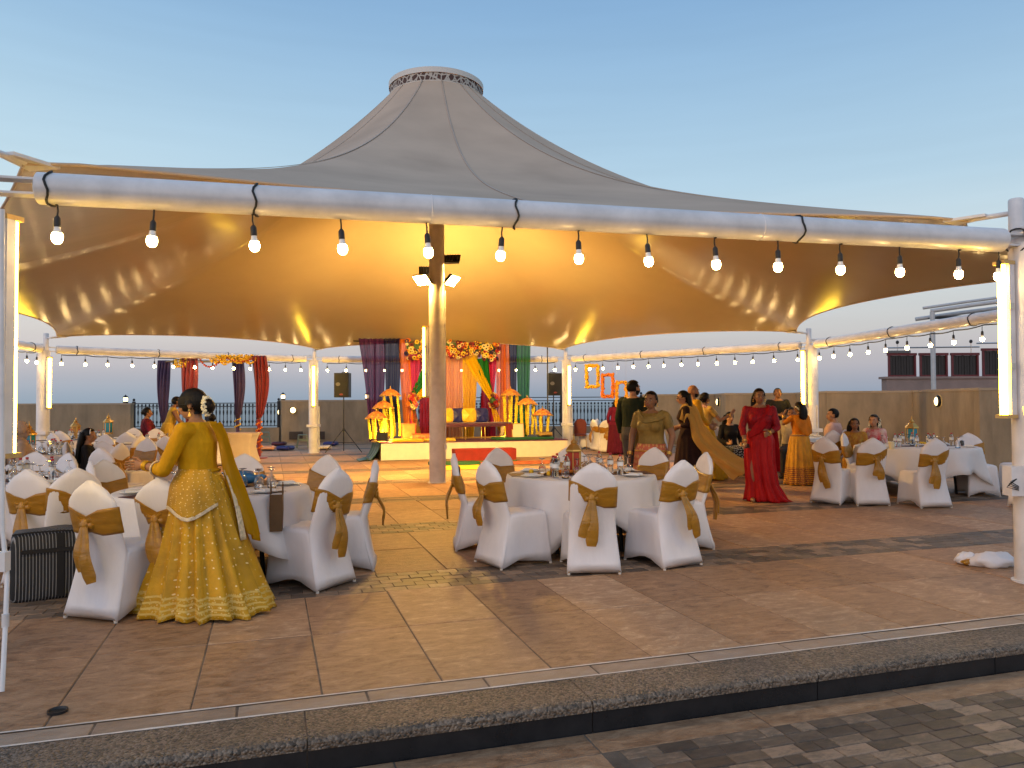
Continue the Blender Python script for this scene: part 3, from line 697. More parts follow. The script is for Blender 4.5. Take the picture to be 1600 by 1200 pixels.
# ================================================================== CHAIRS AND TABLES
COVER = M('white_spandex', (.70, .665, .665), .75, var=.05, vs=7, bump=.35, bs=7, sheen=.1, spec=.25, bdist=.03, stretch=(1, 1, .45))
CLOTH = M('white_tablecloth', (.68, .645, .63), .8, var=.04, vs=5, bump=.15, bs=12, spec=.2, bdist=.02)
SASH = M('gold_satin_sash', (.33, .155, .012), .33, var=.22, vs=7, bump=.45, bs=6, sheen=.0, stretch=(1, 1, 3.2), bdist=.03)
LEG = M('gold_chair_leg', (.28, .16, .05), .35, metal=.7)
FOOT = M('chair_foot', (.55, .5, .44), .5)
def rr_ring(hx, y0, y1, z, r, n=5, pinch=0.0):
    """rounded rectangle ring; pinch pulls the mid-sides in"""
    pts = []; cy = (y0 + y1) / 2; hy = (y1 - y0) / 2
    for cx, cyy, a0 in ((hx - r, hy - r, 0), (-hx + r, hy - r, 90), (-hx + r, -hy + r, 180), (hx - r, -hy + r, 270)):
        for i in range(n):
            a = R(a0 + 90 * i / (n - 1)); pts.append([cx + r * cos(a), cyy + r * sin(a)])
        nx = {0: (-1, 1), 90: (-1, -1), 180: (1, -1), 270: (1, 1)}[a0]
        # intermediate points along the next side
        if a0 == 0: seg = [((hx - r) * (1 - 2 * t), hy) for t in (.2, .35, .5, .65, .8)]
        elif a0 == 90: seg = [(-hx, (hy - r) * (1 - 2 * t)) for t in (.2, .35, .5, .65, .8)]
        elif a0 == 180: seg = [(-(hx - r) * (1 - 2 * t), -hy) for t in (.2, .35, .5, .65, .8)]
        else: seg = [(hx, -(hy - r) * (1 - 2 * t)) for t in (.2, .35, .5, .65, .8)]
        for i, (a, b) in enumerate(seg):
            w = (.5, .85, 1, .85, .5)[i] * pinch
            pts.append([a - math.copysign(w, a) if abs(abs(a) - hx) < 1e-6 else a, b - math.copysign(w, b) if abs(abs(b) - hy) < 1e-6 else b])
    return [(x, y + cy, z) for x, y in pts]
def make_chair(var):
    rnd = random.Random(var); j = lambda a: rnd.uniform(-a, a)
    t = thing('banquet_chair', 'white covered chair', 'chair')
    # cover: skirt + seat; local +Y is forward
    m = MB(); rings = []
    for z, hx, y0, y1, r, pn in ((.0, .235, -.30, .265, .02, .035), (.12, .228, -.275, .26, .025, .030), (.25, .220, -.25, .252, .03, .022), (.38, .214, -.228, .244, .04, .010), (.45, .212, -.218, .24, .05, .003), (.475, .205, -.212, .232, .06, 0), (.488, .18, -.19, .205, .06, 0), (.492, .10, -.11, .12, .05, 0)):
        ring = rr_ring(hx, y0, y1, z, r, 5, pn + (j(.006) if z < .3 else 0)); rings.append(ring)
    n = len(rings[0]); bot = []
    for i, p in enumerate(rings[0]):
        k = i % 10; w = 0 if k < 5 else (.45, .85, 1, .85, .45)[k - 5]
        bot.append((p[0], p[1], .014 + .062 * w))
    rings[0] = bot; rings[1] = [(p[0], p[1], max(p[2], bot[i][2] + .02)) for i, p in enumerate(rings[1])]
    m.loft(rings, True, True)
    # back shell: thin slab leaning backwards, pointed arch top
    def back_y(z): return -.200 - .115 * ((z - .46) / .5) - .02 * sin((z - .46) / .5 * pi) if z >= .46 else -.200 - .10 * ((.46 - z) / .46) ** 1.25
    prof = [(.014, .240), (.10, .234), (.20, .225), (.32, .215), (.46, .208), (.56, .206), (.66, .207), (.76, .208), (.80, .206), (.825, .199), (.85, .182), (.875, .157), (.90, .132), (.925, .096), (.945, .064), (.96, .036), (.968, .018), (.971, .005)]
    rings = []
    for z, w in prof:
        th = .036 if z < .9 else .036 * max(.3, (.985 - z) / .085); y = back_y(z); q = []
        for i in range(32):
            a = 2 * pi * i / 32; cx, cy_ = cos(a), sin(a)
            q.append((w * math.copysign(abs(cx) ** .55, cx), y + th * math.copysign(abs(cy_) ** .8, cy_) - .022 * (cx * cx) * 0 + .02 * (abs(cx) ** 2 - .5) * min(1, max(.0, (z - .1) / .3)), z + (.055 * (1 - abs(cx) ** 3) if z < .05 else 0)))
        rings.append(q)
    m.loft(rings, True, True)
    m.build('cover', COVER, t, sharp=False)
    # sash band
    m = MB(); rings = []; zs = [.572, .59, .63, .67, .71, .74, .758]
    kx = j(.05)
    for z in zs:
        w = interp(z, [a for a, b in prof], [b for a, b in prof]) + .007; y = back_y(z); q = []
        for i in range(28):
            a = 2 * pi * i / 28; cx, cy_ = cos(a), sin(a); X = w * math.copysign(abs(cx) ** .55, cx)
            pin = math.exp(-((X - kx) / .07) ** 2) if cy_ < 0 else 0
            zz = .665 + (z - .665) * (1 - .4 * pin) + .06 * (X / .2) * (var % 3 - 1) * .5 + .03 * (abs(X) / .2)
            th = .044 + .003 * sin(z * 160 + X * 8)
            q.append((X, y + th * math.copysign(abs(cy_) ** .8, cy_) + .02 * (abs(cx) ** 2 - .5), zz))
        rings.append(q)
    m.loft(rings, True, False); m.build('sash_band', SASH, t, sharp=False, solid=.004)
    ky = back_y(.66) - .06; kz = .665
    m = MB(); m.ell((kx, ky, kz), .032, .026, .045, 12, 8)
    for s in (-1, 1): m.tube([(kx, ky, kz + .01), (kx + s * .05, ky + .0, kz + .035 + j(.015)), (kx + s * .062, ky + .012, kz + .02), (kx + s * .05, ky + .004, kz - .01), (kx, ky, kz)], [(.012, .012), (.012, .028), (.010, .03), (.01, .025), .012], 8)
    m.build('knot', SASH, t)
    # tails
    L_ = .34 + j(.08); ang = j(.14)
    for s, ll, ww in ((1, L_, .045), (-1, L_ * .8, .035)):
        pts = []; rad = []
        for i in range(9):
            q = i / 8; pts.append((kx + s * .012 + q * (ang + s * .03), ky - .012 - .03 * sin(q * pi) - .05 * q + .004 * sin(q * 9), kz - .02 - ll * q)); w = ww * (.45 + .75 * sin(min(q, .72) / .72 * pi / 2)) * (1 if q < .95 else .75)
            rad.append((w, .009 + .006 * (1 - q)))
        m = MB(); m.tube(pts, rad, 10, flat=(1, 0, 0)); m.build('sash_tail', SASH, t)
    for x in (-.225, .225):
        for y0, y1 in ((-.298, -.285), (.25, .235)):
            m = MB(); m.tube([(x * .99, y0, .0), (x * .96, y1, .09)], [.0115, .0115], 8); o = m.build('leg', LEG, t); 
            MB().lathe([(.014, 0), (.015, .018)], 8, c=(x * .99, y0, 0)).build('foot', FOOT, o)
    return t
CH = [make_chair(i) for i in range(8)]; CH_used = [False] * 8; chn = 0
def chair(x, y, face, label, group='white covered chairs with gold sashes', var=None):
    """face: heading of the sitter in degrees, 0 = away from the camera (+Y), 90 = towards -X"""
    global chn
    k = chn % 8 if var is None else (var + 4 * (chn % 2)); chn += 1
    if not CH_used[k]:
        CH_used[k] = True; o = CH[k]; o.location = (x, y, 0); o.rotation_euler = (0, 0, R(face)); tag(o, label, 'chair', group); return o
    return copy_tree(CH[k], (x, y, 0), R(face), label, group)
def chair_px(px, py, face, label, var=None, group='white covered chairs with gold sashes'):
    """by the pixel of the top of the back (z .97, which stands .32 behind the seat centre)"""
    p = onz(px, py, .972); f = R(face); return chair(p.x - .335 * sin(f), p.y + .335 * cos(f), face, label, group, var)

TLEG = M('table_leg', (.02, .02, .022), .45, metal=.5)
def round_table(x, y, r, label, rz=0.0, side=1.16, clothlabel=None, top=.75):
    t = thing('round_table', label, 'table', (x, y, 0), rz, 'round banquet tables')
    MB().lathe([(.01, .715), (r - .01, .715), (r, .722), (r, .74), (.01, .742)], 40).build('table_top', M('ply_top', (.3, .2, .12), .6), t)
    for i in range(4):
        a = pi / 4 + i * pi / 2; MB().tube([(r * .62 * cos(a), r * .62 * sin(a), 0), (r * .55 * cos(a), r * .55 * sin(a), .715)], .019, 8).build('leg', TLEG, t)
    for s in (-1, 1): MB().tube([(s * r * .38, -r * .42, .3), (s * r * .38, r * .42, .3)], .012, 8).build('brace', TLEG, t)
    # cloth: square sheet over a round top, folds gather at the four corners
    rnd = random.Random(int(x * 100 + y * 10)); ph = rnd.uniform(0, 6)
    n = 120; rings = []
    def hang(a):
        c = (a % (pi / 2)) - pi / 4; return min(side / max(cos(abs(abs(c) - pi / 4) * 1.0), .1), side * 1.32) - r
    rings.append([(.02 * cos(2 * pi * i / n), .02 * sin(2 * pi * i / n), top) for i in range(n)])
    for q in (.5, .9, .985): rings.append([(r * q * cos(2 * pi * i / n), r * q * sin(2 * pi * i / n), top) for i in range(n)])
    rings.append([((r + .006) * cos(2 * pi * i / n), (r + .006) * sin(2 * pi * i / n), top - .006) for i in range(n)])
    for d in (.06, .2, .4, .6, .8, 1.0):
        q = []
        for i in range(n):
            a = 2 * pi * i / n; h = hang(a); corner = abs(cos(2 * a)) if False else abs(sin(2 * a)) ** 2
            fold = (.5 + .5 * sin(a * 4 + pi)) ; w = d ** 1.1
            rr = r + .012 + w * (.04 + .07 * sin(a * 9 + ph + .8 * sin(a * 3)) + .045 * sin(a * 17 + ph * 2) * corner + .06 * corner)
            zb = top - .006 - d * (h * (.93 + .05 * sin(a * 13 + ph)))
            q.append((rr * cos(a), rr * sin(a), max(zb, .05)))
        rings.append(q)
    m = MB(); m.loft(rings, True, False)
    o = m.build('tablecloth', CLOTH, None, loc=(x, y, 0), rz=rz, sharp=False, solid=.003)
    tag(o, clothlabel or ('white cloth draped over the ' + label.split('under')[0].replace('round table', 'table').strip()), 'tablecloth', 'white tablecloths')
    return t

# table ware -------------------------------------------------------
CLEAR = M('clear_plastic', (.93, .95, .95), .04, trans=1.0, ior=1.33)
GLASS = M('drinking_glass', (.97, .97, .97), .02, trans=1.0, ior=1.4)
REDCAP = M('red_cap', (.35, .01, .02), .4); PAPER = M('white_label', (.75, .75, .74), .6, var=.1)
def make_bottle():
    t = thing('water_bottle', 'clear bottle', 'bottle')
    MB().lathe([(.001, 0), (.03, .0), (.032, .01), (.032, .06), (.030, .075), (.032, .09), (.032, .135), (.026, .16), (.014, .178), (.0125, .19)], 14).build('bottle_body', CLEAR, t)
    MB().lathe([(.0328, .092), (.0328, .132)], 14, caps=False).build('paper_label', PAPER, t)
    MB().lathe([(.0145, .188), (.0145, .208), (.001, .209)], 12).build('cap', REDCAP, t)
    return t
def make_glass():
    t = thing('upturned_goblet', 'goblet', 'glass')
    MB().lathe([(.034, .0), (.0385, .03), (.039, .055), (.033, .08), (.012, .098), (.0045, .106), (.004, .15), (.008, .158), (.03, .163), (.032, .166), (.001, .168)], 16, caps=False).build('goblet', GLASS, t, solid=.0022)
    return t
bottle0, glass0 = make_bottle(), make_glass()
B_used = [False, False]
def put(kind, x, y, z, rz, label, group):
    o = (bottle0, glass0)[kind]
    if not B_used[kind]: B_used[kind] = True; o.location = (x, y, z); tag(o, label, None, group); return o
    return copy_tree(o, (x, y, z), rz, label, group)
GOLDM = M('brass_lantern', (.55, .33, .09), .35, metal=.8)
def lantern(x, y, z, label, panel, rz=.3, s=1.0):
    t = thing('lantern', label, 'lantern', (x, y, z), rz, 'table lanterns'); t.scale = (s, s, s)
    h = 6; prof = lambda r, zz: [(r * cos(2 * pi * i / h), r * sin(2 * pi * i / h), zz) for i in range(h)]
    MB().loft([prof(.085, 0), prof(.085, .02), prof(.07, .03)]).build('base', GOLDM, t, smooth=False)
    MB().loft([prof(.078, .205), prof(.092, .215), prof(.088, .23), prof(.05, .275), prof(.028, .29)]).build('roof', GOLDM, t, smooth=False)
    MB().lathe([(.028, .288), (.035, .302), (.03, .315), (.012, .33), (.005, .36), (.001, .385)], 12).build('finial', GOLDM, t)
    for i in range(h):
        a = 2 * pi * i / h; b = 2 * pi * (i + 1) / h
        MB().tube([(.072 * cos(a), .072 * sin(a), .028), (.072 * cos(a), .072 * sin(a), .207)], .006, 6).build('corner_bar', GOLDM, t)
        p, q = Vector((.066 * cos(a), .066 * sin(a), 0)), Vector((.066 * cos(b), .066 * sin(b), 0))
        m = MB(); n = ((p + q) / 2).normalized() * .004
        m.loft([[p + Vector((0, 0, .03)), q + Vector((0, 0, .03)), q + n + Vector((0, 0, .03)), p + n + Vector((0, 0, .03))], [p + Vector((0, 0, .205)), q + Vector((0, 0, .205)), q + n + Vector((0, 0, .205)), p + n + Vector((0, 0, .205))]]); m.build('glass_panel', panel, t, smooth=False)
    return t
BLUEGL = M('teal_glass', (.02, .22, .32), .15, coat=.5); REDGL = M('red_glass', (.38, .05, .03), .15, coat=.5)
MARI = M('marigold_orange', (.75, .20, .01), .7, var=.4, vs=60, bump=.6, bs=120); MARY = M('marigold_yellow', (.85, .50, .02), .7, var=.3, vs=60, bump=.6, bs=120)
MAROON = M('maroon_runner', (.05, .008, .014), .6, var=.3, bump=.2); NAPK = M('napkin_white', (.72, .70, .68), .8, bump=.2, bs=30); PLATE = M('porcelain', (.8, .8, .78), .2)
CUT = M('cutlery', (.6, .6, .6), .25, metal=1.0)
MAROONN = M('maroon_mat', (.16, .012, .02), .65, var=.2)
def flower_ball(m, c, r, rnd):
    m.ell(c, r, r, r * .8, 7, 5)
def garland_ring(x, y, z, rad, n, r, mat, label, group=None, cat='garland'):
    m = MB(); rnd = random.Random(3)
    for i in range(n):
        a = 2 * pi * i / n; m.ell((rad * cos(a) + rnd.uniform(-.008, .008), rad * sin(a) + rnd.uniform(-.008, .008), r * .8), r * rnd.uniform(.85, 1.15), r * rnd.uniform(.85, 1.15), r * .8, 7, 5)
    o = m.build('flower_garland', mat, None, loc=(x, y, z)); return tag(o, label, cat, group)
def setting(x, y, ang, name):
    """place setting: napkin on plate, knife and fork"""
    t = thing('place_setting', 'plate and napkin laid on the %s' % name, 'place setting', (x, y, .7535), ang, 'place settings on the %s' % name)
    MB().lathe([(.001, .002), (.07, .002), (.118, .012), (.12, .014), (.07, .006), (.001, .006)], 20).build('plate', PLATE, t)
    m = MB(); m.prism([(-.06, -.07), (.06, -.07), (.065, .06), (-.055, .07)], .014, .024); m.prism([(-.05, -.06), (.055, -.065), (.0, .06)], .0245, .034); m.build('napkin', NAPK, t, smooth=False)
    for s, w in ((-1, .008), (1, .007)): MB().box(s * .15 - w, s * .15 + w, -.09, .09, .0005, .003).build('cutlery_piece', CUT, t, smooth=False)
def dress_table(x, y, r, name, rz, nb, ng, seed, runner=True, nset=6, clutter=None):
    rnd = random.Random(seed)
    if runner:
        m = MB(); m.box(-r * .98, r * .98, -.17, .17, .7525, .7555, rot=None)
        tag(m.build('table_runner', MAROON, None, loc=(x, y, 0), rz=rz, smooth=False), 'dark maroon runner across the %s' % name, 'table runner', 'maroon table runners')
    used = []
    def spot(r0, r1, mind):
        for _ in range(200):
            a = rnd.uniform(0, 2 * pi); q = rnd.uniform(r0, r1); p = (x + q * cos(a), y + q * sin(a))
            if all((p[0] - u[0]) ** 2 + (p[1] - u[1]) ** 2 > (mind + u[2]) ** 2 for u in used): used.append((*p, mind)); return p
        return p
    used.append((x, y, .12))
    for i in range(nset):
        a = 2 * pi * (i + .5) / nset; setting(x + (r - .17) * cos(a), y + (r - .17) * sin(a), a + pi / 2, name)
    for i in range(nb):
        p = spot(.16, r - .25, .038); put(0, *p, .7562, rnd.uniform(0, 6), 'red capped water bottle on the %s' % name, 'bottles on the %s' % name)
    for i in range(ng):
        p = spot(.16, r - .22, .042); put(1, *p, .7562, 0, 'upturned glass goblet on the %s' % name, 'goblets on the %s' % name)

G = 'white covered chairs with gold sashes'
# ---- centre table
tx, ty = .71, 8.0
round_table(tx, ty, .76, 'centre round table under a white cloth', R(10), 1.2)
cl = ['front chair with straight sash tail at the centre table', 'right front chair at the centre table', 'right chair seen side on at the centre table', 'back right chair of the centre table before the olive dress', 'back chair of the centre table behind the red lantern', 'back left chair of the centre table before the stage', 'left chair seen side on at the centre table', 'left front chair at the centre table']
for i in range(8):
    a = R(-91 + 45 * i + (4 if i == 7 else 0) + (-3 if i == 1 else 0)); rr = 1.0 + (.03 if i in (1, 7) else 0)
    chair(tx + rr * cos(a), ty + rr * sin(a), math.degrees(a) + 90 + (4, -10, 8, 0, 5, -6, 6, -14)[i], 'white covered ' + cl[i])
dress_table(tx, ty, .76, 'centre round table', R(8), 8, 12, 5)
q = onz(897, 738, .756); lantern(q.x, q.y, .756, 'gold lantern with red glass on the centre table', REDGL, s=1.05)
garland_ring(q.x - .1, q.y - .1, .756, .075, 14, .022, MARI, 'orange marigold ring beside the red lantern on the centre table')
for k, (px, py) in enumerate(((830, 741), (858, 744))):
    q = onz(px, py, .756); tag(MB().ell((0, 0, .028), .028, .028, .026, 9, 6).build('marigold', MARY, None, loc=(q.x, q.y, .756)), ('left' if k == 0 else 'right') + ' of two loose yellow flowers on the centre table', 'flower', 'loose yellow flowers')
# ---- left front table
tx, ty = -2.62, 6.75
round_table(tx, ty, .80, 'left front round table under a white cloth', R(30), 1.2)
def ch2(x, y, f, l, v=None): chair(x, y, f, 'white covered ' + l, G, v)
ch2(-2.84, 5.64, -18, 'chair with long sash tail beside the striped bag', 1)
ch2(-2.50, 5.85, -8, 'chair half hidden behind the woman in mustard yellow', 2)
ch2(-1.70, 6.42, 62, 'chair with brown paper bag hanging at its seat', 0)
ch2(-1.58, 7.05, 100, 'chair seen side on at the right of the left front table', 3)
ch2(-2.05, 7.62, 150, 'back chair at the right of the left front table', 2)
ch2(-2.80, 7.80, 185, 'back chair of the left front table behind the bottles', 0)
ch2(-3.62, 7.15, 240, 'chair under the hand of the woman in mustard yellow', 1)
dress_table(tx, ty, .80, 'left front round table', R(60), 5, 10, 11)
q = onz(365, 760, .756); t = thing('blue_plastic_bag', 'shiny blue plastic bag lying on the left front table', 'bag', (q.x, q.y + .1, .757))
m = MB(); rnd = random.Random(2); rr = []
for j in range(10):
    a = pi * j / 9; rr.append([(-.17 * cos(a) + 0, .095 * sin(a) ** .7 * cos(2 * pi * i / 18) * rnd.uniform(.9, 1.1), .07 + .07 * sin(a) ** .7 * sin(2 * pi * i / 18) * rnd.uniform(.9, 1.12)) for i in range(18)])
m.loft(rr); m.build('bag_body', M('blue_plastic', (.02, .14, .33), .25, var=.3, bump=.5, bs=18, coat=.4, bdist=.03), t, sharp=False)
m = MB(); m.tube([(.16, 0, .07), (.22, .01, .09), (.25, .0, .07)], [.02, .012, .022], 8); m.build('knot', MATS['blue_plastic'], t)
q = onz(445, 812, .30); t = thing('paper_bag', 'tall brown paper carrier bag beside the chair at the left front table', 'bag', (-1.93, 6.30, .47), R(104)); t.scale = (.8, .8, .78)
KRAFT = M('brown_paper', (.13, .07, .028), .75, var=.12, bump=.2, bs=20)
m = MB(); m.loft([[(-.15, -.06, 0), (.15, -.06, 0), (.15, .06, 0), (-.15, .06, 0)], [(-.15, -.065, .2), (.15, -.065, .2), (.145, .065, .2), (-.145, .065, .2)], [(-.16, -.06, .38), (.16, -.06, .38), (.16, .06, .38), (-.16, .06, .38)]], True, False); m.add([(-.15, -.06, 0), (.15, -.06, 0), (.15, .06, 0), (-.15, .06, 0)], [(3, 2, 1, 0)]); m.build('bag_body', KRAFT, t, smooth=False, solid=.002)
for s in (-.058, .058): MB().tube([(-.07, s, .36), (-.06, s, .45), (0, s, .49), (.06, s, .45), (.07, s, .36)], .006, 6).build('handle', KRAFT, t)
# ---- far left tables
round_table(-4.95, 7.55, .78, 'near left edge round table under a white cloth', R(15), 1.2)
dress_table(-4.95, 7.55, .78, 'near left edge table', R(40), 8, 14, 21)
round_table(-7.0, 11.6, .85, 'left round table with teal lantern under a white cloth', R(15), 1.2)
dress_table(-7.0, 11.6, .85, 'left table with teal lantern', R(20), 12, 18, 22)
round_table(-9.1, 16.2, .85, 'far left round table under a white cloth', R(35), 1.2)
dress_table(-9.1, 16.2, .85, 'far left table', R(35), 8, 14, 23)
round_table(-6.6, 14.6, .8, 'round table before the draped canopy under a white cloth', R(5), 1.2)
dress_table(-6.6, 14.6, .8, 'table before the draped canopy', R(35), 4, 8, 24)
q = onz(45, 706, .756); lantern(q.x, q.y, .756, 'gold lantern with teal glass on the left table', BLUEGL, s=1.25)
q = onz(118, 685, .756); lantern(q.x, q.y, .756, 'plain gold lantern left of the girl with long black hair', M('amber_glass', (.35, .2, .05), .3), s=1.2)
q = onz(169, 678, .756); lantern(q.x, q.y, .756, 'small teal and gold lantern on the far left table', BLUEGL, s=1.35)
L_ = [(40, 733, -6, 'chair with wide sash at the left picture edge behind the striped bag', 0), (122, 731, 50, 'yellow lit chair behind the striped bag', 3), (57, 705, 185, 'back chair facing the camera at the near left edge table', 1),
      (110, 707, 150, 'bright topped chair facing the camera right of the near left table', 2), (138, 720, -60, 'chair with draped sash between the two left tables', 0), (154, 699, -20, 'chair seen from behind left of the slanted chairs', 1),
      (138, 688, 170, 'chair facing the camera below the girl with long black hair', 2), (161, 689, 200, 'beige lit chair right of the girl with long black hair', 3), (92, 673, 0, 'chair top before the far left post', 0), (80, 676, -30, 'small chair top left of the gold lantern', 1),
      (191, 692, 80, 'slanted chair seen side on nearer the camera left of the yellow sleeve', 3), (222, 679, 82, 'slanted chair seen side on farther back left of the yellow sleeve', 2), (197, 675, 5, 'chair seen from behind with wide sash before the woman in dark print', 0),
      (210, 668, 180, 'chair facing the camera before the woman in dark print', 1), (244, 669, 190, 'chair facing the camera below the bending woman in yellow', 2), (257, 681, -10, 'chair seen from behind under the yellow sleeve', 3), (166, 678, 170, 'shaded chair behind the upturned goblets on the left', 0), (233, 684, 160, 'shaded chair between the slanted chairs and the sash chair', 1)]
for px, py, f, l, v in L_: chair_px(px, py, f, 'white covered ' + l, v)
# ---- right table
tx, ty = 6.62, 12.6
round_table(tx, ty, .92, 'right round table under a white cloth', R(20), 1.3)
dress_table(tx, ty, .92, 'right round table', R(10), 9, 11, 31)
q = onz(1425, 693, .756); lantern(q.x, q.y, .756, 'square gold lantern with teal glass on the right table', BLUEGL, s=1.25)
garland_ring(q.x + .1, q.y - .14, .756, .09, 14, .022, MARY, 'yellow marigold ring beside the lantern on the right table')
q = onz(1393, 702, .756); t = thing('pillar_candle', 'short cream candle on the right table', 'candle', (q.x, q.y, .756)); MB().lathe([(.04, 0), (.04, .11), (.034, .115), (.01, .108), (.001, .108)], 16).build('wax', M('cream_wax', (.75, .62, .36), .5), t); MB().tube([(0, 0, .105), (.002, 0, .125)], .002, 5).build('wick', RUBBER, t)
R_ = [(1365, 684, -2, 'front left chair at the right round table', 1), (1464, 685, 6, 'front right chair at the right round table', 2), (1286, 683, -50, 'left chair at the right round table behind the orange skirt', 0), (1316, 676, 235, 'chair facing the camera left of the right round table', 3), (1512, 676, 170, 'back chair of the right round table before the lit wall', 2), (1303, 672, 10, 'chair of the man in pink shirt', 1)]
for px, py, f, l, v in R_: chair_px(px, py, f, 'white covered ' + l, v)
ch2(8.15, 12.3, 95, 'chair at the right of the right round table', 0); ch2(7.35, 10.8, 110, 'chair partly hidden by the front right post', 3)
ch2(6.15, 13.85, 180, 'seat of the girl in yellow at the right table', 2); ch2(6.75, 13.9, 182, 'seat of the girl in floral dress at the right table', 0)
# ---- table behind the red sari
round_table(5.75, 16.3, .85, 'round table behind the orange skirt under a white cloth', R(20), 1.25)
dress_table(5.75, 16.3, .85, 'table behind the orange skirt', R(10), 5, 8, 41)
q = onz(1222, 681, .756); t = thing('pillar_candle', 'short cream candle on the table before the man in black t-shirt', 'candle', (q.x, q.y, .756)); MB().lathe([(.045, 0), (.045, .12), (.036, .125), (.01, .118), (.001, .118)], 16).build('wax', MATS['cream_wax'], t); MB().tube([(0, 0, .115), (.002, 0, .135)], .002, 5).build('wick', RUBBER, t)
ch2(4.42, 15.75, 205, 'chair of the seated woman in black', 1)
# ---- back table by the balustrade
round_table(3.75, 23.4, .85, 'back round table before the balustrade under a white cloth', R(20), 1.25)
dress_table(3.75, 23.4, .85, 'back round table', R(10), 3, 8, 51, nset=4)
for px, py, f, l, v in ((926, 655, -65, 'left of two chairs at the back round table', 0), (946, 656, -25, 'right of two chairs at the back round table', 1), (934, 654, 60, 'chair behind the two at the back round table', 2)): chair_px(px, py, f, 'white covered ' + l, v)
# maroon banquet chair beside it
p = onz(905, 703); t = thing('upholstered_chair', 'maroon upholstered banquet chair beside the back right post', 'chair', (p.x, p.y + .2, 0), R(8))
UPH = M('maroon_upholstery', (.17, .035, .02), .8, var=.15, bump=.2)
m = MB(); rr = []
for z, w in ((.5, .19), (.6, .2), (.8, .2), (.88, .18), (.94, .13), (.97, .06), (.975, .01)): rr.append([(w * math.copysign(abs(cos(a)) ** .5, cos(a)), -.22 - .12 * (z - .5) + .025 * math.copysign(abs(sin(a)) ** .5, sin(a)), z) for a in [2 * pi * i / 20 for i in range(20)]])
m.loft(rr); m.build('backrest', UPH, t)
m = MB(); m.loft([rr_ring(.2, -.2, .22, .43, .04), rr_ring(.21, -.21, .23, .46, .05), rr_ring(.19, -.19, .21, .49, .06)]); m.build('seat', UPH, t)
for x in (-.19, .19):
    MB().tube([(x, .2, 0), (x, .19, .43)], .012, 8).build('leg', LEG, t); MB().tube([(x, -.27, 0), (x, -.21, .44), (x, -.26, .85)], .012, 8).build('leg', LEG, t)
# ================================================================== STAGE
S0 = Vector((-3.42, 20.0, 0)); S1 = Vector((1.53, 21.35, 0)); SD = (S1 - S0); SL = SD.length; SD.normalize(); SN = Vector((-SD.y, SD.x, 0)); SRZ = math.atan2(SD.y, SD.x)
BACK = 1.55
def bp(px, py, back=BACK): return onplane(px, py, S0 + SN * back, SN)      # point on the backdrop plane
def stl(px, py, back):                                                     # stage top point at depth
    p = bp(px, py, back); return p
stage = thing('stage', 'low white fronted stage platform with purple carpet', 'stage', S0, SRZ)
MB().box(0, SL / 2 - .004, 0, .03, 0, .44).build('front_panel', M('stage_cream', (.74, .66, .5), .7, var=.06), stage, smooth=False)
MB().box(SL / 2 + .004, SL, 0, .03, 0, .44).build('front_panel', MATS['stage_cream'], stage, smooth=False)
MB().box(0, .03, .03, 2.4, 0, .44).build('side_panel', MATS['stage_cream'], stage, smooth=False); MB().box(SL - .03, SL, .03, 2.4, 0, .44).build('side_panel', MATS['stage_cream'], stage, smooth=False)
PURC = M('purple_carpet', (.10, .02, .07), .9, var=.25, bump=.3, bs=90)
MB().box(-.02, SL + .02, -.015, 2.42, .44, .462, ch=.004).build('carpet', PURC, stage, smooth=False)
def cloth_grid(name, fn, nu, nv, mat, parent, solid=.004):
    m = MB(); m.grid(fn, nu, nv); return m.build(name, mat, parent, sharp=False, solid=solid)
# dark green cloth over the stage's left end
GRN = M('dark_green_satin', (.008, .045, .02), .35, var=.3, bump=.4, bs=12, bdist=.03)
gc = thing('green_side_cloth', 'dark green satin cloth hanging over the left end of the stage', 'cloth', S0, SRZ)
cloth_grid('cloth', lambda u, v: (-.03 - .30 * v ** 2 * (.4 + .6 * (1 - u)) - .05 * sin(u * 22) * v, -.06 + 2.3 * u, .468 - .455 * min(1, v * 1.15) + .01 * sin(u * 30) * v), 40, 14, GRN, gc)
m = MB(); m.grid(lambda u, v: (-.32 - .28 * v, .0 + .9 * u - .3 * v, .014 + .03 * abs(sin(u * 11 + v * 3)) * (1 - v)), 24, 8); m.build('floor_fold', GRN, gc, solid=.004)
# drapes
def drape(px0t, px1t, px0b, px1b, pyt, pyb, mat, label, nf, back=BACK, amp=.075, tie=None, bow=0.0, cat='drape', group='coloured stage drapes', twist=0):
    """hanging cloth between top pixels and bottom pixels on the plane `back` behind the stage front"""
    a, b, c, d = bp(px0t, pyt, back), bp(px1t, pyt, back), bp(px0b, pyb, back), bp(px1b, pyb, back); nv = 18
    rnd = random.Random(int(px0t * 7 + px1t)); ph = rnd.uniform(0, 6)
    def fn(u, v):
        w = v; l, r = a.lerp(c, w), b.lerp(d, w)
        s = 0
        if tie is not None:
            q = abs(v - tie) / (.5 if v < tie else .6); s = max(0, 1 - q) ** 2 * .82
            mid = l.lerp(r, .5 if bow == 0 else .5); l, r = l.lerp(mid, s), r.lerp(mid, s)
        p = l.lerp(r, u); p = p + SD * (bow * sin(v * pi))
        return p + SN * (amp * (1 - .5 * s) * (sin(u * nf * 2 * pi + ph + .7 * sin(v * 2.3)) + .35 * sin(u * nf * 4.7 * pi + ph * 2)))
    o = cloth_grid('stage_drape', fn, max(16, nf * 8), nv, mat, None, 0)
    return tag(o, label, cat, group)
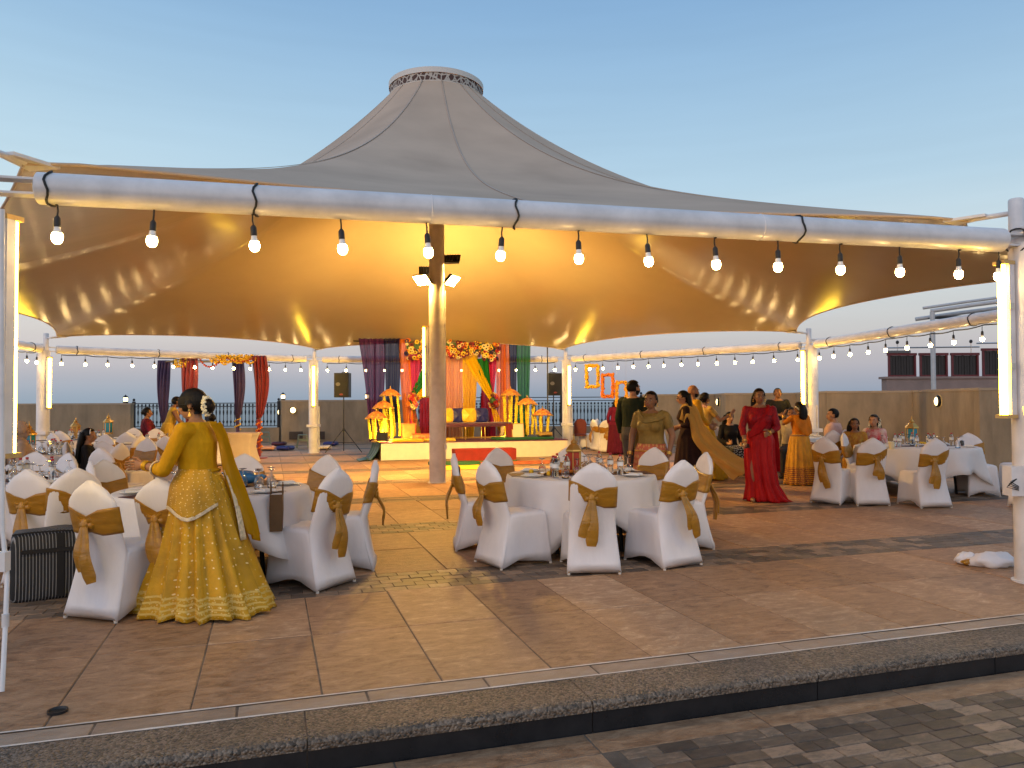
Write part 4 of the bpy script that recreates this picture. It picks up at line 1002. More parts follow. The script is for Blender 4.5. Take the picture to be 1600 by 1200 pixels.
pur, nav, orr, pnk, grs, yel, pea, sal, red = (sheer('sheer_purple', (.085, .018, .13), .74), sheer('sheer_navy', (.022, .018, .08), .78), sheer('sheer_orange', (.85, .25, .03), .72), sheer('sheer_pink', (.62, .02, .10), .85), sheer('sheer_green', (.02, .19, .04), .72), sheer('sheer_yellow', (.88, .55, .015), .9), sheer('sheer_peach', (.80, .38, .16), .8), sheer('sheer_salmon', (.75, .26, .16), .7), sheer('sheer_red', (.30, .008, .02), .85))
drape(560, 602, 577, 592, 529, 690, pur, 'sheer purple drape at the left end of the stage backdrop', 5, bow=.05)
drape(600, 628, 604, 622, 529, 660, nav, 'sheer navy drape second from the left behind the stage', 4)
drape(622, 640, 633, 648, 530, 690, orr, 'sheer orange drape left of the pink one', 3)
drape(638, 659, 640, 652, 545, 690, pnk, 'bright pink drape left of the flower valance', 3, tie=.55)
drape(655, 690, 655, 682, 560, 690, red, 'crimson drape behind the left tie-back', 4, back=BACK + .12)
drape(676, 690, 688, 700, 545, 690, pea, 'peach drape hidden partly behind the mast', 2, back=BACK + .1)
drape(692, 722, 696, 722, 550, 690, pea, 'broad peach drape behind the bench', 5, back=BACK + .1)
drape(722, 748, 724, 740, 550, 688, yel, 'bright yellow straight drape at the middle of the stage', 5, back=BACK + .06)
drape(752, 768, 752, 768, 555, 690, red, 'crimson drape right of the yellow drape', 3, back=BACK + .14)
drape(762, 776, 766, 774, 545, 690, pnk, 'pink drape at the right of the flower valance', 2, tie=.5)
drape(774, 790, 776, 790, 532, 690, sal, 'salmon drape right of the pink drape', 3)
drape(784, 796, 786, 800, 532, 690, orr, 'sheer orange drape at the right of the backdrop', 2)
drape(794, 807, 797, 805, 533, 690, nav, 'navy drape at the right of the backdrop', 2)
drape(806, 829, 810, 824, 534, 690, grs, 'sheer green drape at the right end of the backdrop', 4)
def swag(pts, widths, mat, label, back, py_top=None):
    P = cat_rom([bp(x, y, back) for x, y in pts], 8); n = len(P)
    def fn(u, v):
        i = v * (n - 1); k = min(int(i), n - 2); p = P[k].lerp(P[k + 1], i - k); w = interp(v, [q / (len(widths) - 1) for q in range(len(widths))], widths)
        t = (P[min(k + 1, n - 1)] - P[max(k - 1, 0)]).normalized(); s = t.cross(SN).normalized()
        return p + s * ((u - .5) * w) + SN * (.035 * sin(u * 20 + v * 2) * (.5 + w))
    return tag(cloth_grid('stage_drape', fn, 20, n, mat, None, 0), label, 'drape', 'coloured stage drapes')
swag([(676, 560), (662, 590), (648, 614), (644, 628)], [.34, .28, .18, .1], sheer('swag_green', (.02, .20, .03), .92), 'green swag pulled to the left tie-back', BACK - .05)
swag([(682, 565), (670, 600), (655, 618), (645, 630)], [.34, .3, .2, .1], yel, 'yellow swag pulled to the left tie-back', BACK - .02)
swag([(752, 560), (757, 590), (765, 612), (770, 626)], [.44, .36, .2, .1], sheer('swag_green', (.02, .20, .03), .92), 'green swag pulled to the right tie-back', BACK - .02)
swag([(735, 560), (748, 585), (762, 610), (770, 628)], [.36, .32, .22, .1], yel, 'yellow swag pulled to the right tie-back', BACK - .06)
swag([(770, 632), (775, 650), (784, 668), (792, 683)], [.10, .2, .24, .2], yel, 'yellow cloth falling from the right tie-back to the stage', BACK - .06)
swag([(645, 634), (648, 650), (652, 668), (655, 680)], [.08, .14, .14, .12], sheer('gold_sheer', (.35, .2, .03), .8), 'dull gold cloth falling from the left tie-back', BACK - .04)
# backdrop frame
bf = thing('backdrop_frame', 'slim dark frame carrying the stage drapes', 'frame', S0 + SN * (BACK + .2), SRZ)
for s in (.0, SL * .3, SL * .72, SL): MB().tube([(s, 0, 0), (s, 0, 3.24)], .02, 8).build('upright', BLACK_METAL, bf)
MB().tube([(-.6, 0, 3.24), (SL + .3, 0, 3.24)], .02, 8).build('crossbar', BLACK_METAL, bf)
# flower valance
FC = [M('flower_yellow', (.85, .58, .06), .7, var=.3, vs=50), M('flower_cream', (.80, .68, .32), .7, var=.2, vs=50), M('flower_maroon', (.16, .01, .03), .7, var=.3, vs=50), M('flower_red', (.50, .025, .03), .7, var=.3, vs=50), M('flower_navy', (.02, .015, .09), .7, var=.3, vs=50), M('flower_orange', (.80, .22, .02), .7, var=.3, vs=50)]
DARKEYE = M('flower_eye', (.03, .012, .01), .8)
def make_flower(mat, eye):
    m = MB(); n = 9
    for ring, (rad, lift, tilt) in enumerate(((.055, 0, .25), (.036, .014, .6))):
        for i in range(n):
            a = 2 * pi * (i + ring * .5) / n; c, s = cos(a), sin(a); r0 = .012; w = .017
            m.add([(r0 * c, r0 * s, lift), (rad * .6 * c - w * s, rad * .6 * s + w * c, lift + rad * .6 * tilt), (rad * c, rad * s, lift + rad * tilt), (rad * .6 * c + w * s, rad * .6 * s - w * c, lift + rad * .6 * tilt)], [(0, 1, 2, 3)])
    me = m.mesh('blossom'); me.materials.append(mat); return me
def eye_mesh(mat):
    me = MB().ell((0, 0, .012), .02, .02, .014, 8, 5).mesh('eye'); me.materials.append(mat); return me
FM = [make_flower(c, None) for c in FC]; EM = [eye_mesh(DARKEYE), eye_mesh(FC[0])]
LEAFM = M('garland_leaf', (.03, .09, .02), .6, var=.3)
va, vb = bp(637, 545, BACK - .12), bp(777, 546, BACK - .12); vd = (vb - va); VL = vd.length
val = thing('flower_valance', 'thick garland of yellow, red, maroon and navy flowers over the stage', 'flower garland', (va.x, va.y, 0), SRZ)
zt, zb = aty(700, 531, va.y).z, aty(700, 562, va.y).z
MB().box(-.02, VL, .05, .12, (zt + zb) / 2 - .1, zt - .05).build('backing', LEAFM, val, smooth=False)
rnd = random.Random(5); nfl = 0
for i in range(230):
    x = rnd.uniform(-.05, VL + .05); sc = rnd.uniform(.85, 1.6); q = x / VL
    low = zb + (.0 if (q < .2 or q > .8) else .12 + .05 * sin(q * 20)); z = rnd.uniform(low, zt)
    if z < zb + .04 and not (q < .12 or q > .9): z += .1
    k = rnd.choices(range(6), (6, 5, 5, 4, 3, 3))[0]
    o = link('blossom', FM[k], val); o.location = (x, rnd.uniform(-.09, .02), z); o.rotation_euler = (pi / 2 + rnd.uniform(-.6, .6), rnd.uniform(-.5, .5), rnd.uniform(-.5, .5)); o.scale = (sc, sc, sc)
    e = link('eye', EM[0 if k < 2 and rnd.random() < .6 else 1 if k > 1 and rnd.random() < .3 else 0], o)
for lab, px, py in (('left', 645, 627), ('right', 771, 626)):
    p = bp(px, py, BACK - .12); t = thing('tieback_flowers', 'round bunch of pink and yellow flowers at the %s tie-back' % lab, 'flowers', p, SRZ, 'flower tie-backs')
    MB().ell((0, .02, 0), .1, .08, .12, 10, 7).build('core', LEAFM, t)
    for i in range(34):
        a, b = rnd.uniform(0, 2 * pi), rnd.uniform(-1.3, 1.3); d = Vector((cos(a) * cos(b), -abs(sin(a)) * cos(b), sin(b)))
        k = rnd.choice((0, 1, 3, 3, 5, 2)); o = link('blossom', FM[k], t); o.location = (d.x * .14, d.y * .12, d.z * .2); o.rotation_euler = d.to_track_quat('Z', 'Y').to_euler(); sc = rnd.uniform(1, 1.5); o.scale = (sc, sc, sc)
# bench with cushions
bpos = bp(740, 690, 1.0); bn = thing('bench', 'low gold framed bench with purple seat on the stage', 'bench', (bpos.x, bpos.y, .462), SRZ)
PURV = M('purple_velvet', (.075, .012, .035), .7, sheen=.4, bump=.2, bs=20)
ln = 1.05
MB().loft([rr_ring(ln, -.3, .3, .36, .06), rr_ring(ln + .02, -.32, .32, .40, .08), rr_ring(ln + .02, -.32, .32, .45, .08), rr_ring(ln - .02, -.28, .28, .475, .1)]).build('seat', PURV, bn)
for s in (-1, 1):
    for y in (-.24, .24): MB().tube([(s * ln * .97, y, .36), (s * ln * .99, y, .25), (s * ln * .93, y, .1), (s * ln * .86, y, .0)], .016, 8).build('leg', GOLDM, bn)
    for y in (-.24, .24): MB().tube([(s * .28, y, .36), (s * .28, y, 0)], .014, 8).build('leg', GOLDM, bn)
for y in (-.24, .24): MB().tube([(-ln * .9, y, .05), (ln * .9, y, .05)], .011, 8).build('stretcher', GOLDM, bn)
for s in (-1, 1):
    o = cloth_grid('dark_throw', lambda u, v: (s * (ln * (.78 + .3 * u) + .02), .33 - .03 * v, .47 - .46 * v + .01 * sin(u * 20)), 12, 8, M('dark_throw', (.02, .006, .012), .8), bn)
def cushion(name, p, rz, w, h, th, mat, label, group, tilt=0.0):
    m = MB(); rr = []; n = 24
    for j in range(9):
        a = pi * j / 8; k = sin(a) ** .5; rr.append([(w / 2 * k ** .35 * math.copysign(abs(cos(2 * pi * i / n)) ** .45, cos(2 * pi * i / n)) if 0 < j < 8 else 0, -th / 2 * cos(a) * (1 - .5 * max(abs(cos(2 * pi * i / n)), abs(sin(2 * pi * i / n))) ** 6), h / 2 * (k ** .35 if 0 < j < 8 else 0) * math.copysign(abs(sin(2 * pi * i / n)) ** .45, sin(2 * pi * i / n))) for i in range(n)])
    m.loft(rr, True, False)
    o = m.build(name, mat, None, loc=p, sharp=False); o.rotation_euler = (tilt, 0, rz); return tag(o, label, 'cushion', group)
YSAT = M('yellow_satin', (.80, .47, .03), .35, var=.15, bump=.4, bs=10, bdist=.03); NSAT = M('navy_satin', (.015, .018, .14), .4, var=.2, bump=.4, bs=10, bdist=.03); RSAT = M('red_satin', (.30, .02, .02), .45, var=.2, bump=.4, bs=10); MSAT = M('maroon_satin', (.07, .008, .015), .5, bump=.3, bs=10); CSAT = M('cream_satin', (.6, .5, .38), .6, var=.15, bump=.3, bs=10); PSAT = M('peach_satin', (.65, .32, .18), .6, bump=.3, bs=10); OSAT = M('ochre_satin', (.36, .22, .05), .6, var=.2, bump=.3, bs=10)
for px, mt, l in ((697, YSAT, 'left yellow satin cushion standing on the bench'), (716, NSAT, 'navy cushion between the two yellow ones on the bench'), (733, YSAT, 'middle yellow satin cushion standing on the bench'), (752, NSAT, 'blue satin cushion at the right of the bench')):
    p = bp(px, 645, 1.12 - (.06 if mt is YSAT else 0)); cushion('cushion', (p.x, p.y, .462 + .475 + .2), SRZ, .42, .42, .15, mt, l, 'cushions on the bench', R(-12))
# decorated umbrellas with marigold strings on pillars
UMB = M('umbrella_cloth', (.75, .40, .06), .6, c2=(.45, .06, .03), vs=14, bump=.2); GMIR = M('gold_fringe', (.65, .42, .10), .45, metal=.4, var=.3)
MSTR = M('marigold_string', (.92, .66, .03), .7, var=.35, vs=45, bump=.5, bs=90)
def deco_umbrella(px, pytop, pybase, back, label, r=.36, strands=5, seed=0, lean=0.0):
    pz = bp(px, pybase, back); zt = bp(px, pytop, back).z; t = thing('deco_umbrella', label, 'umbrella', (pz.x, pz.y, .462), SRZ, 'decorated umbrellas with marigold strings'); H = zt - .462
    MB().tube([(0, 0, 0), (0, 0, H + .03)], .014, 8).build('pole', GOLDM, t)
    MB().lathe([(.001, 0), (.14, 0), (.14, .03), (.02, .05)], 16).build('base', GOLDM, t)
    m = MB(); n = 32; rr = []
    for q, dz in ((.03, 0), (.35, -.03), (.7, -.10), (1.0, -.19)):
        rr.append([(r * q * cos(2 * pi * i / n) * (1 - .06 * q * (i % 4 == 2)), r * q * sin(2 * pi * i / n) * (1 - .06 * q * (i % 4 == 2)), H + dz - .02 * q * (i % 4 == 2)) for i in range(n)])
    m.loft(rr, True, False); m.build('canopy', UMB, t, solid=.004)
    m = MB()
    for i in range(24):
        a = 2 * pi * i / 24; m.ell((r * cos(a), r * sin(a), H - .205), .014, .014, .018, 6, 4)
    m.build('fringe', GMIR, t); MB().lathe([(.02, H), (.012, H + .05), (.001, H + .08)], 8).build('finial', GOLDM, t)
    for i in range(8): MB().tube([(0, 0, H - .02), (r * .97 * cos(i * pi / 4), r * .97 * sin(i * pi / 4), H - .185)], .004, 5).build('rib', GOLDM, t)
    rn = random.Random(seed)
    for i in range(strands):
        a = 2 * pi * i / strands + .4; x0, y0 = r * .72 * cos(a), r * .72 * sin(a); m = MB(); nb = int((H - .25) / .052)
        for k in range(nb):
            q = k / nb; m.ell((x0 * (1 - .25 * q) + lean * sin(q * pi * .5) + rn.uniform(-.006, .006), y0 * (1 - .3 * q) + rn.uniform(-.006, .006), H - .2 - k * .052), .04, .04, .036, 6, 4)
        m.build('marigold_string', MSTR, t)
deco_umbrella(610, 607, 690, 1.15, 'tallest umbrella with marigold strings at the left of the stage', .29, 6, 1, .12)
deco_umbrella(599, 626, 692, .8, 'middle umbrella with marigold strings at the left of the stage', .29, 6, 2, .1)
deco_umbrella(588, 642, 694, .40, 'low front umbrella with marigold strings at the left of the stage', .29, 5, 3)
deco_umbrella(798, 607, 686, 1.0, 'tallest umbrella with marigold strings at the right of the stage', .29, 6, 4)
deco_umbrella(824, 621, 686, .8, 'middle umbrella with marigold strings at the right of the stage', .29, 6, 5)
deco_umbrella(848, 638, 686, .6, 'low front umbrella with marigold strings at the right of the stage', .29, 5, 6)
# stage uplights that the photograph shows burning among the strings
for px, py, bk, l in ((597, 688, .18, 'black stage flood standing at the front left of the stage'),):
    p = bp(px, py, bk); t = thing('stage_flood', l, 'flood lamp', (p.x, p.y, .463), SRZ + R(150))
    MB().box(-.15, .15, -.03, .03, .03, .27).build('housing', BLACK_PLASTIC, t, smooth=False); MB().box(-.13, .13, -.036, -.031, .05, .25).build('lens', M('stage_glow', (1, .9, .5), .3, emit=(1, .72, .12), estr=700.0), t, smooth=False)
    MB().tube([(-.16, 0, .14), (-.16, 0, .0), (.16, 0, .0), (.16, 0, .14)], .008, 6).build('stand', BLACK_METAL, t)
p = bp(800, 684, .95); t = thing('stage_flood', 'small stage flood hidden behind the framed board at the right', 'flood lamp', (p.x, p.y, .463), SRZ + R(190)); MB().box(-.12, .12, -.03, .03, .03, .2).build('housing', BLACK_PLASTIC, t, smooth=False); MB().box(-.1, .1, -.036, -.031, .05, .19).build('lens', MATS['stage_glow'], t, smooth=False); MB().tube([(-.13, 0, .1), (-.13, 0, 0), (.13, 0, 0), (.13, 0, .1)], .008, 6).build('stand', BLACK_METAL, t)
# boxes, boards, mats and bolsters on the stage
p = bp(638, 686, .75); t = thing('red_box', 'orange red patterned box beside the marigold strings', 'box', (p.x, p.y, .463), SRZ); MB().box(-.17, .17, -.15, .15, 0, .44, ch=.01).build('box_body', M('orange_red_box', (.55, .12, .03), .55, var=.4, vs=9), t, smooth=False); MB().box(-.18, .18, -.16, .16, .441, .47).build('lid', MATS['orange_red_box'], t, smooth=False)
p = bp(810, 684, .35); t = thing('framed_board', 'cream board in a thin frame leaning on the right umbrella', 'board', (p.x, p.y, .463), SRZ)
ro = Matrix.Rotation(R(-12), 4, 'X'); MB().box(-.16, .16, -.008, .008, .02, .44, rot=ro).build('panel', M('cream_board', (.72, .60, .36), .6), t, smooth=False)
for a in ((-.18, -.16, .0, .46), (.16, .18, .0, .46), (-.16, .16, 0, .02), (-.16, .16, .44, .46)): MB().box(a[0], a[1], -.012, .012, a[2], a[3], rot=ro).build('frame_bar', GOLDM, t, smooth=False)
p = bp(796, 684, .5); t = thing('maroon_box', 'dark red box at the foot of the right yellow cloth', 'box', (p.x, p.y, .463), SRZ); MB().box(-.08, .08, -.1, .1, 0, .42, ch=.01).build('box_body', M('dark_red_box', (.2, .015, .01), .6, var=.2), t, smooth=False); MB().box(-.085, .085, -.105, .105, .421, .44).build('lid', MATS['dark_red_box'], t, smooth=False)
def mat_slab(px0, px1, py, b0, b1, h, mat, label):
    a, b = bp(px0, py, b0), bp(px1, py, b0); t = thing('floor_mattress', label, 'mattress', (a.x, a.y, .463), SRZ); L_ = (b - a).length
    MB().loft([rr_ring(L_ / 2, 0, b1 - b0, 0, .03), rr_ring(L_ / 2 + .01, -.01, b1 - b0 + .01, h / 2, .04), rr_ring(L_ / 2 - .02, .02, b1 - b0 - .02, h, .05)]).build('pad', mat, t, loc=(L_ / 2, 0, 0)); MB().tube([(0, -.012, h * .5), (L_, -.012, h * .5)], .006, 6).build('piping', mat, t)
mat_slab(613, 662, 690, .06, .55, .07, YSAT, 'yellow mattress at the front left of the stage'); mat_slab(664, 712, 690, .10, .55, .07, M('yellow_ochre_pad', (.62, .40, .04), .6), 'ochre mattress at the front of the stage behind the mast')
mat_slab(775, 866, 686, .08, .7, .07, M('green_pad', (.012, .085, .03), .6, var=.2), 'green mattress at the right of the stage')
p = bp(660, 684, .5); t = thing('bolster', 'red patterned bolster lying on the stage left of the mast', 'bolster', (p.x, p.y, .463), SRZ); MB().tube([(-.3, 0, .1), (-.29, 0, .1), (.29, 0, .1), (.3, 0, .1)], [.03, .1, .1, .03], 16).build('roll', M('red_print', (.45, .04, .03), .6, c2=(.55, .2, .05), vs=18), t); MB().lathe([(.035, 0), (.03, .03), (.001, .035)], 8).build('tassel', GOLDM, t, loc=(-.3, 0, .1)).rotation_euler = (0, -pi / 2, 0)
p = bp(851, 686, .3); cushion('cushion', (p.x, p.y, .463 + .07 + .075), SRZ, .42, .40, .14, OSAT, 'mustard cushion lying on the green mattress', None, R(90))
# red step block, mats and carpet on the floor in front of the stage
p = onz(711, 723); a = onz(791, 719); t = thing('red_step', 'red carpeted step block before the stage', 'step', (p.x, p.y, 0), SRZ); L_ = (a - p).length + .1
MB().box(0, L_, 0, .42, 0, .33, ch=.012).build('block', M('red_carpet', (.24, .02, .012), .85, var=.2, bump=.3, bs=80), t, smooth=False); MB().box(-.01, L_ + .01, -.012, .42, .0, .035).build('plinth', M('green_trim', (.02, .12, .03), .8), t, smooth=False)
p = onz(690, 735); t = thing('yellow_mat', 'yellow mat on the floor right of the mast', 'mat', (p.x, p.y, 0), SRZ); MB().box(0, 1.6, 0, .9, .004, .03, ch=.008).build('pad', M('yellow_mat', (.75, .48, .03), .7, var=.1), t, smooth=False); MB().box(-.05, 1.1, .93, 1.6, .004, .08, ch=.01).build('green_pad', MATS['green_pad'], t, smooth=False)
p = onz(745, 728); t = thing('patterned_rug', 'orange patterned rug before the red step', 'rug', (p.x, p.y, 0), SRZ); MB().box(0, 2.9, .1, 1.0, .003, .016).build('weave', M('orange_rug', (.55, .17, .03), .85, c2=(.3, .04, .02), vs=7), t, smooth=False); MB().box(-.04, -.002, .1, 1.0, .003, .012).build('fringe', M('rug_fringe', (.6, .5, .3), .9), t, smooth=False)
# ================================================================== LOUDSPEAKERS
def speaker(px, pyfoot, Y, label, rz, zb, h=.72, w=.40):
    p = aty(px, 640, Y); s = thing('speaker_stand', 'black tripod stand under the %s' % label, 'stand', (p.x, p.y, 0), rz)
    MB().tube([(0, 0, .25), (0, 0, zb)], [.02, .016], 10).build('pole', BLACK_METAL, s); MB().lathe([(.03, .62), (.03, .74)], 10).build('collar', BLACK_METAL, s); MB().tube([(.03, 0, .68), (.075, 0, .68)], .012, 6).build('knob', BLACK_METAL, s)
    for i in range(3):
        a = R(90) + i * 2 * pi / 3 + R(20); MB().tube([(0, 0, .72), (.62 * cos(a), .62 * sin(a), .015)], .014, 8).build('leg', BLACK_METAL, s); MB().tube([(0, 0, .3), (.36 * cos(a), .36 * sin(a), .31)], .009, 6).build('brace', BLACK_METAL, s)
    t = thing('loudspeaker', label, 'speaker', (p.x, p.y, zb), rz)
    q = [(-w / 2, -.2), (w / 2, -.2), (w * .36, .2), (-w * .36, .2)]; MB().prism(q, .0, h).build('cabinet', BLACK_PLASTIC, t, smooth=False)
    MB().box(-w * .44, w * .44, -.212, -.2, .03, h - .03).build('grille', M('speaker_grille', (.01, .01, .011), .6, bump=.5, bs=300), t, smooth=False)
    m = MB(); m.loft([[(.06 * cos(a), -.213, .09 + .03 * sin(a)) for a in [2 * pi * i / 16 for i in range(16)]], [(.06 * cos(a), -.217, .09 + .03 * sin(a)) for a in [2 * pi * i / 16 for i in range(16)]]]); m.build('badge', M('badge', (.25, .05, .04), .4), t, smooth=False)
    m = MB(); m.loft([[(-.1 + .07 * cos(a), -.213, h * .54 + .055 * sin(a)) for a in [2 * pi * i / 20 for i in range(20)]], [(-.1 + .07 * cos(a), -.216, h * .54 + .055 * sin(a)) for a in [2 * pi * i / 20 for i in range(20)]]]); m.build('emblem', M('grey_emblem', (.16, .15, .14), .5), t, smooth=False)
    MB().tube([(-.1, .1, h + .0), (-.08, .1, h + .03), (.08, .1, h + .03), (.1, .1, h)], .012, 6).build('handle', BLACK_METAL, t)
z1 = aty(537, 621, 23.3).z; speaker(537, 708, 23.3, 'black loudspeaker on tripod left of the stage', R(-8), z1, .74, .46)
z1 = aty(865, 618, 24.2).z; speaker(865, 690, 24.2, 'black loudspeaker behind the right of the stage', R(14), z1, .70, .44)
# ================================================================== DRAPED FOUR POST CANOPY (left)
mp0 = onz(405, 716); mh = aty(405, 556, mp0.y).z
REDV = M('red_velvet', (.20, .006, .012), .55, sheen=.4, var=.2, bump=.2, bs=8); PURD = M('purple_drape', (.045, .018, .07), .6, sheen=.3, var=.2, bump=.2, bs=8)
fr = aty(297, 640, mp0.y + .1); rl = aty(257, 640, mp0.y + 2.0); rrp = aty(372, 640, mp0.y + 2.0)
FP = [(fr.x, fr.y), (mp0.x, mp0.y), (rrp.x, rrp.y), (rl.x, rl.y)]
sw = thing('draped_canopy', 'four post canopy hung with red and purple drapes and marigolds', 'canopy', (mp0.x, mp0.y, 0))
def lp(i, z): return Vector((FP[i][0] - mp0.x, FP[i][1] - mp0.y, z))
for i in range(4):
    MB().tube([lp(i, .02), lp(i, mh - .05)], .022, 8).build('post', MSAT, sw); MB().lathe([(.24, .0), (.22, .03), (.04, .05)], 12, c=lp(i, 0)).build('foot', REDV, sw)
    MB().tube([lp(i, mh - .05), lp((i + 1) % 4, mh - .05)], .02, 8).build('top_bar', GOLDM, sw)
def md(i, mat, ztie, w0, lean, name='drape', zend=.05):
    """bunched drape on post i: wide at the top, gathered at ztie, wrapped round the post below"""
    def fn(u, v):
        z = mh - (mh - ztie) * v; w = w0 * (.75 + .35 * sin(min(1, v * 1.5) * pi * .5)) * (1 - v) ** .55 + .07; x = (u - .5) * 2
        return lp(i, z) + Vector((x * w / 2 + lean * sin(v * pi) * .5, -.06 - .10 * sin(v * pi) * (1 - abs(x)) + .045 * sin(u * 26 + v * 2) * (1 - .5 * v), 0))
    cloth_grid(name, fn, 34, 20, mat, sw)
    MB().tube([lp(i, ztie + .02) + Vector((0, -.05, 0)), lp(i, ztie - .2) + Vector((0, -.03, 0)), lp(i, zend)], [.06, .055, .05], 10).build('wrapped_post', mat, sw)
md(0, REDV, .9, .48, .0); md(1, REDV, 1.05, .42, .16); md(2, PURD, 1.0, .36, .1); md(3, PURD, .9, .40, -.05)
def string(pts, mat, r, name='marigold_garland', parent=None, step=.055):
    P = cat_rom(pts, 10); m = MB(); acc = 0; rn = random.Random(9)
    for a, b in zip(P[:-1], P[1:]):
        acc += (b - a).length
        if acc >= step: acc = 0; m.ell(b + Vector((rn.uniform(-.006, .006), rn.uniform(-.006, .006), 0)), r, r, r * .9, 7, 5)
    return m.build(name, mat, parent)
f0, f1 = lp(0, mh), lp(1, mh)
for a, b, sag, mat in ((.12, .5, .30, M('marigold_red', (.45, .06, .02), .7, var=.3, vs=60)), (.42, .62, .24, MARY), (.5, .98, .16, MATS['marigold_red']), (.6, .8, .2, MARY), (.78, .98, .22, MARY)):
    A, B = f0.lerp(f1, a), f0.lerp(f1, b); string([A, A.lerp(B, .25) - Vector((0, 0.1, sag * .75)), A.lerp(B, .5) - Vector((0, .1, sag)), A.lerp(B, .75) - Vector((0, .1, sag * .75)), B], mat, .032, parent=sw)
rn = random.Random(4); m = MB()
for c, w, hh, n in (((-.12), .2, .2, 70), (.42, .22, .12, 60), (.62, .16, .1, 40), (.8, .22, .12, 60)):
    for i in range(n):
        p = f0.lerp(f1, c) + Vector((rn.uniform(-w, w), rn.uniform(-.12, .0), rn.uniform(-hh * 1.3, hh * .5) - .04)); m.ell(p, .034, .034, .03, 6, 4)
m.build('marigold_bunch', MARY, sw)
def spiral(i, z0, z1, turns, mat):
    n = 60; string([lp(i, z0 + (z1 - z0) * k / n) + Vector((.075 * cos(turns * 2 * pi * k / n), .075 * sin(turns * 2 * pi * k / n) - .02, 0)) for k in range(n + 1)], mat, .026, parent=sw, step=.05)
spiral(1, .15, 1.0, 5, MARI); spiral(2, .7, 1.05, 2, MARY)
# spandex table and things near it
p = onz(352, 676, .77); t = thing('spandex_table', 'oblong table in a stretched cream cover under the draped canopy', 'table', (p.x - .15, p.y + .1, 0), R(4))
CREAM = M('cream_spandex', (.62, .50, .36), .75, var=.05, sheen=.2)
rr = []
for z, k in ((.02, 1.0), (.06, .985), (.2, .93), (.4, .885), (.55, .90), (.68, .95), (.745, 1.0), (.755, 1.0), (.76, .985)): rr.append(rr_ring(.90 * k, -.38 * k, .38 * k, z, .03, 5, .02 * (1 - abs(k - 1)) if z < .7 else 0))
MB().loft(rr).build('cover', CREAM, t); MB().box(-.86, .86, -.34, .34, .7605, .766).build('top_runner', M('bead_runner', (.30, .16, .1), .6, c2=(.55, .4, .3), vs=22), t, smooth=False)
p = onz(425, 703)
for px, py, mt, l, r in ((398, 703, NSAT, 'navy floor cushion at the draped post', .3), (391, 698, CSAT, 'pale blue white floor cushion left of the draped post', .5), (418, 704, PSAT, 'white and peach floor cushion right of the draped post', .2), (436, 697, MSAT, 'maroon floor cushion behind the navy one', .1), (446, 704, NSAT, 'navy floor cushion right of the draped post', -.2), (506, 703, CSAT, 'cream floor cushion beside the back left post', .2), (517, 697, NSAT, 'dark blue floor cushion behind the cream one by the post', 0)):
    p = onz(px, py); o = cushion('cushion', (p.x, p.y, .085), r, .5, .46, .15, mt, l, 'floor cushions', R(90))
def stool(px, py, label, mat):
    p = onz(px, py); t = thing('plastic_stool', label, 'stool', (p.x, p.y, 0), .3, 'plastic stools')
    MB().loft([rr_ring(.15, -.15, .15, .42, .03), rr_ring(.155, -.155, .155, .435, .04), rr_ring(.14, -.14, .14, .45, .05)]).build('seat', mat, t)
    for sx in (-1, 1):
        for sy in (-1, 1): MB().loft([[(sx * .19 + a, sy * .19 + b, 0) for a, b in ((-.02, -.02), (.02, -.02), (.02, .02), (-.02, .02))], [(sx * .13 + a, sy * .13 + b, .43) for a, b in ((-.025, -.025), (.025, -.025), (.025, .025), (-.025, .025))]]).build('leg', mat, t, smooth=False)
    for s in (-1, 1): MB().box(-.14, .14, s * .155 - .008, s * .155 + .008, .24, .30).build('side_rail', mat, t, smooth=False); MB().box(s * .155 - .008, s * .155 + .008, -.14, .14, .24, .30).build('side_rail', mat, t, smooth=False)
GST = M('grey_green_plastic', (.13, .155, .11), .5)
stool(473, 700, 'grey green plastic stool left of the back left post', GST); stool(414, 694, 'grey green plastic stool behind the red draped post', GST)
for px0, px1, lb in ((456, 477, 'dark vent panel at the foot of the wall left of the post'), (497, 511, 'dark vent panel at the foot of the wall right of the post')):
    a, b = aty(px0, 682, 29.5), aty(px1, 682, 29.6); t = thing('wall_vent', lb, 'vent', (a.x, a.y - .35, 0), R(14)); w = (b - a).length; MB().box(0, w, 0, .03, .12, .42).build('frame', M('vent_brown', (.05, .035, .025), .7), t, smooth=False)
    for i in range(5): MB().box(.02, w - .02, -.012, -.002, .15 + i * .05, .18 + i * .05).build('slat', MATS['vent_brown'], t, smooth=False)
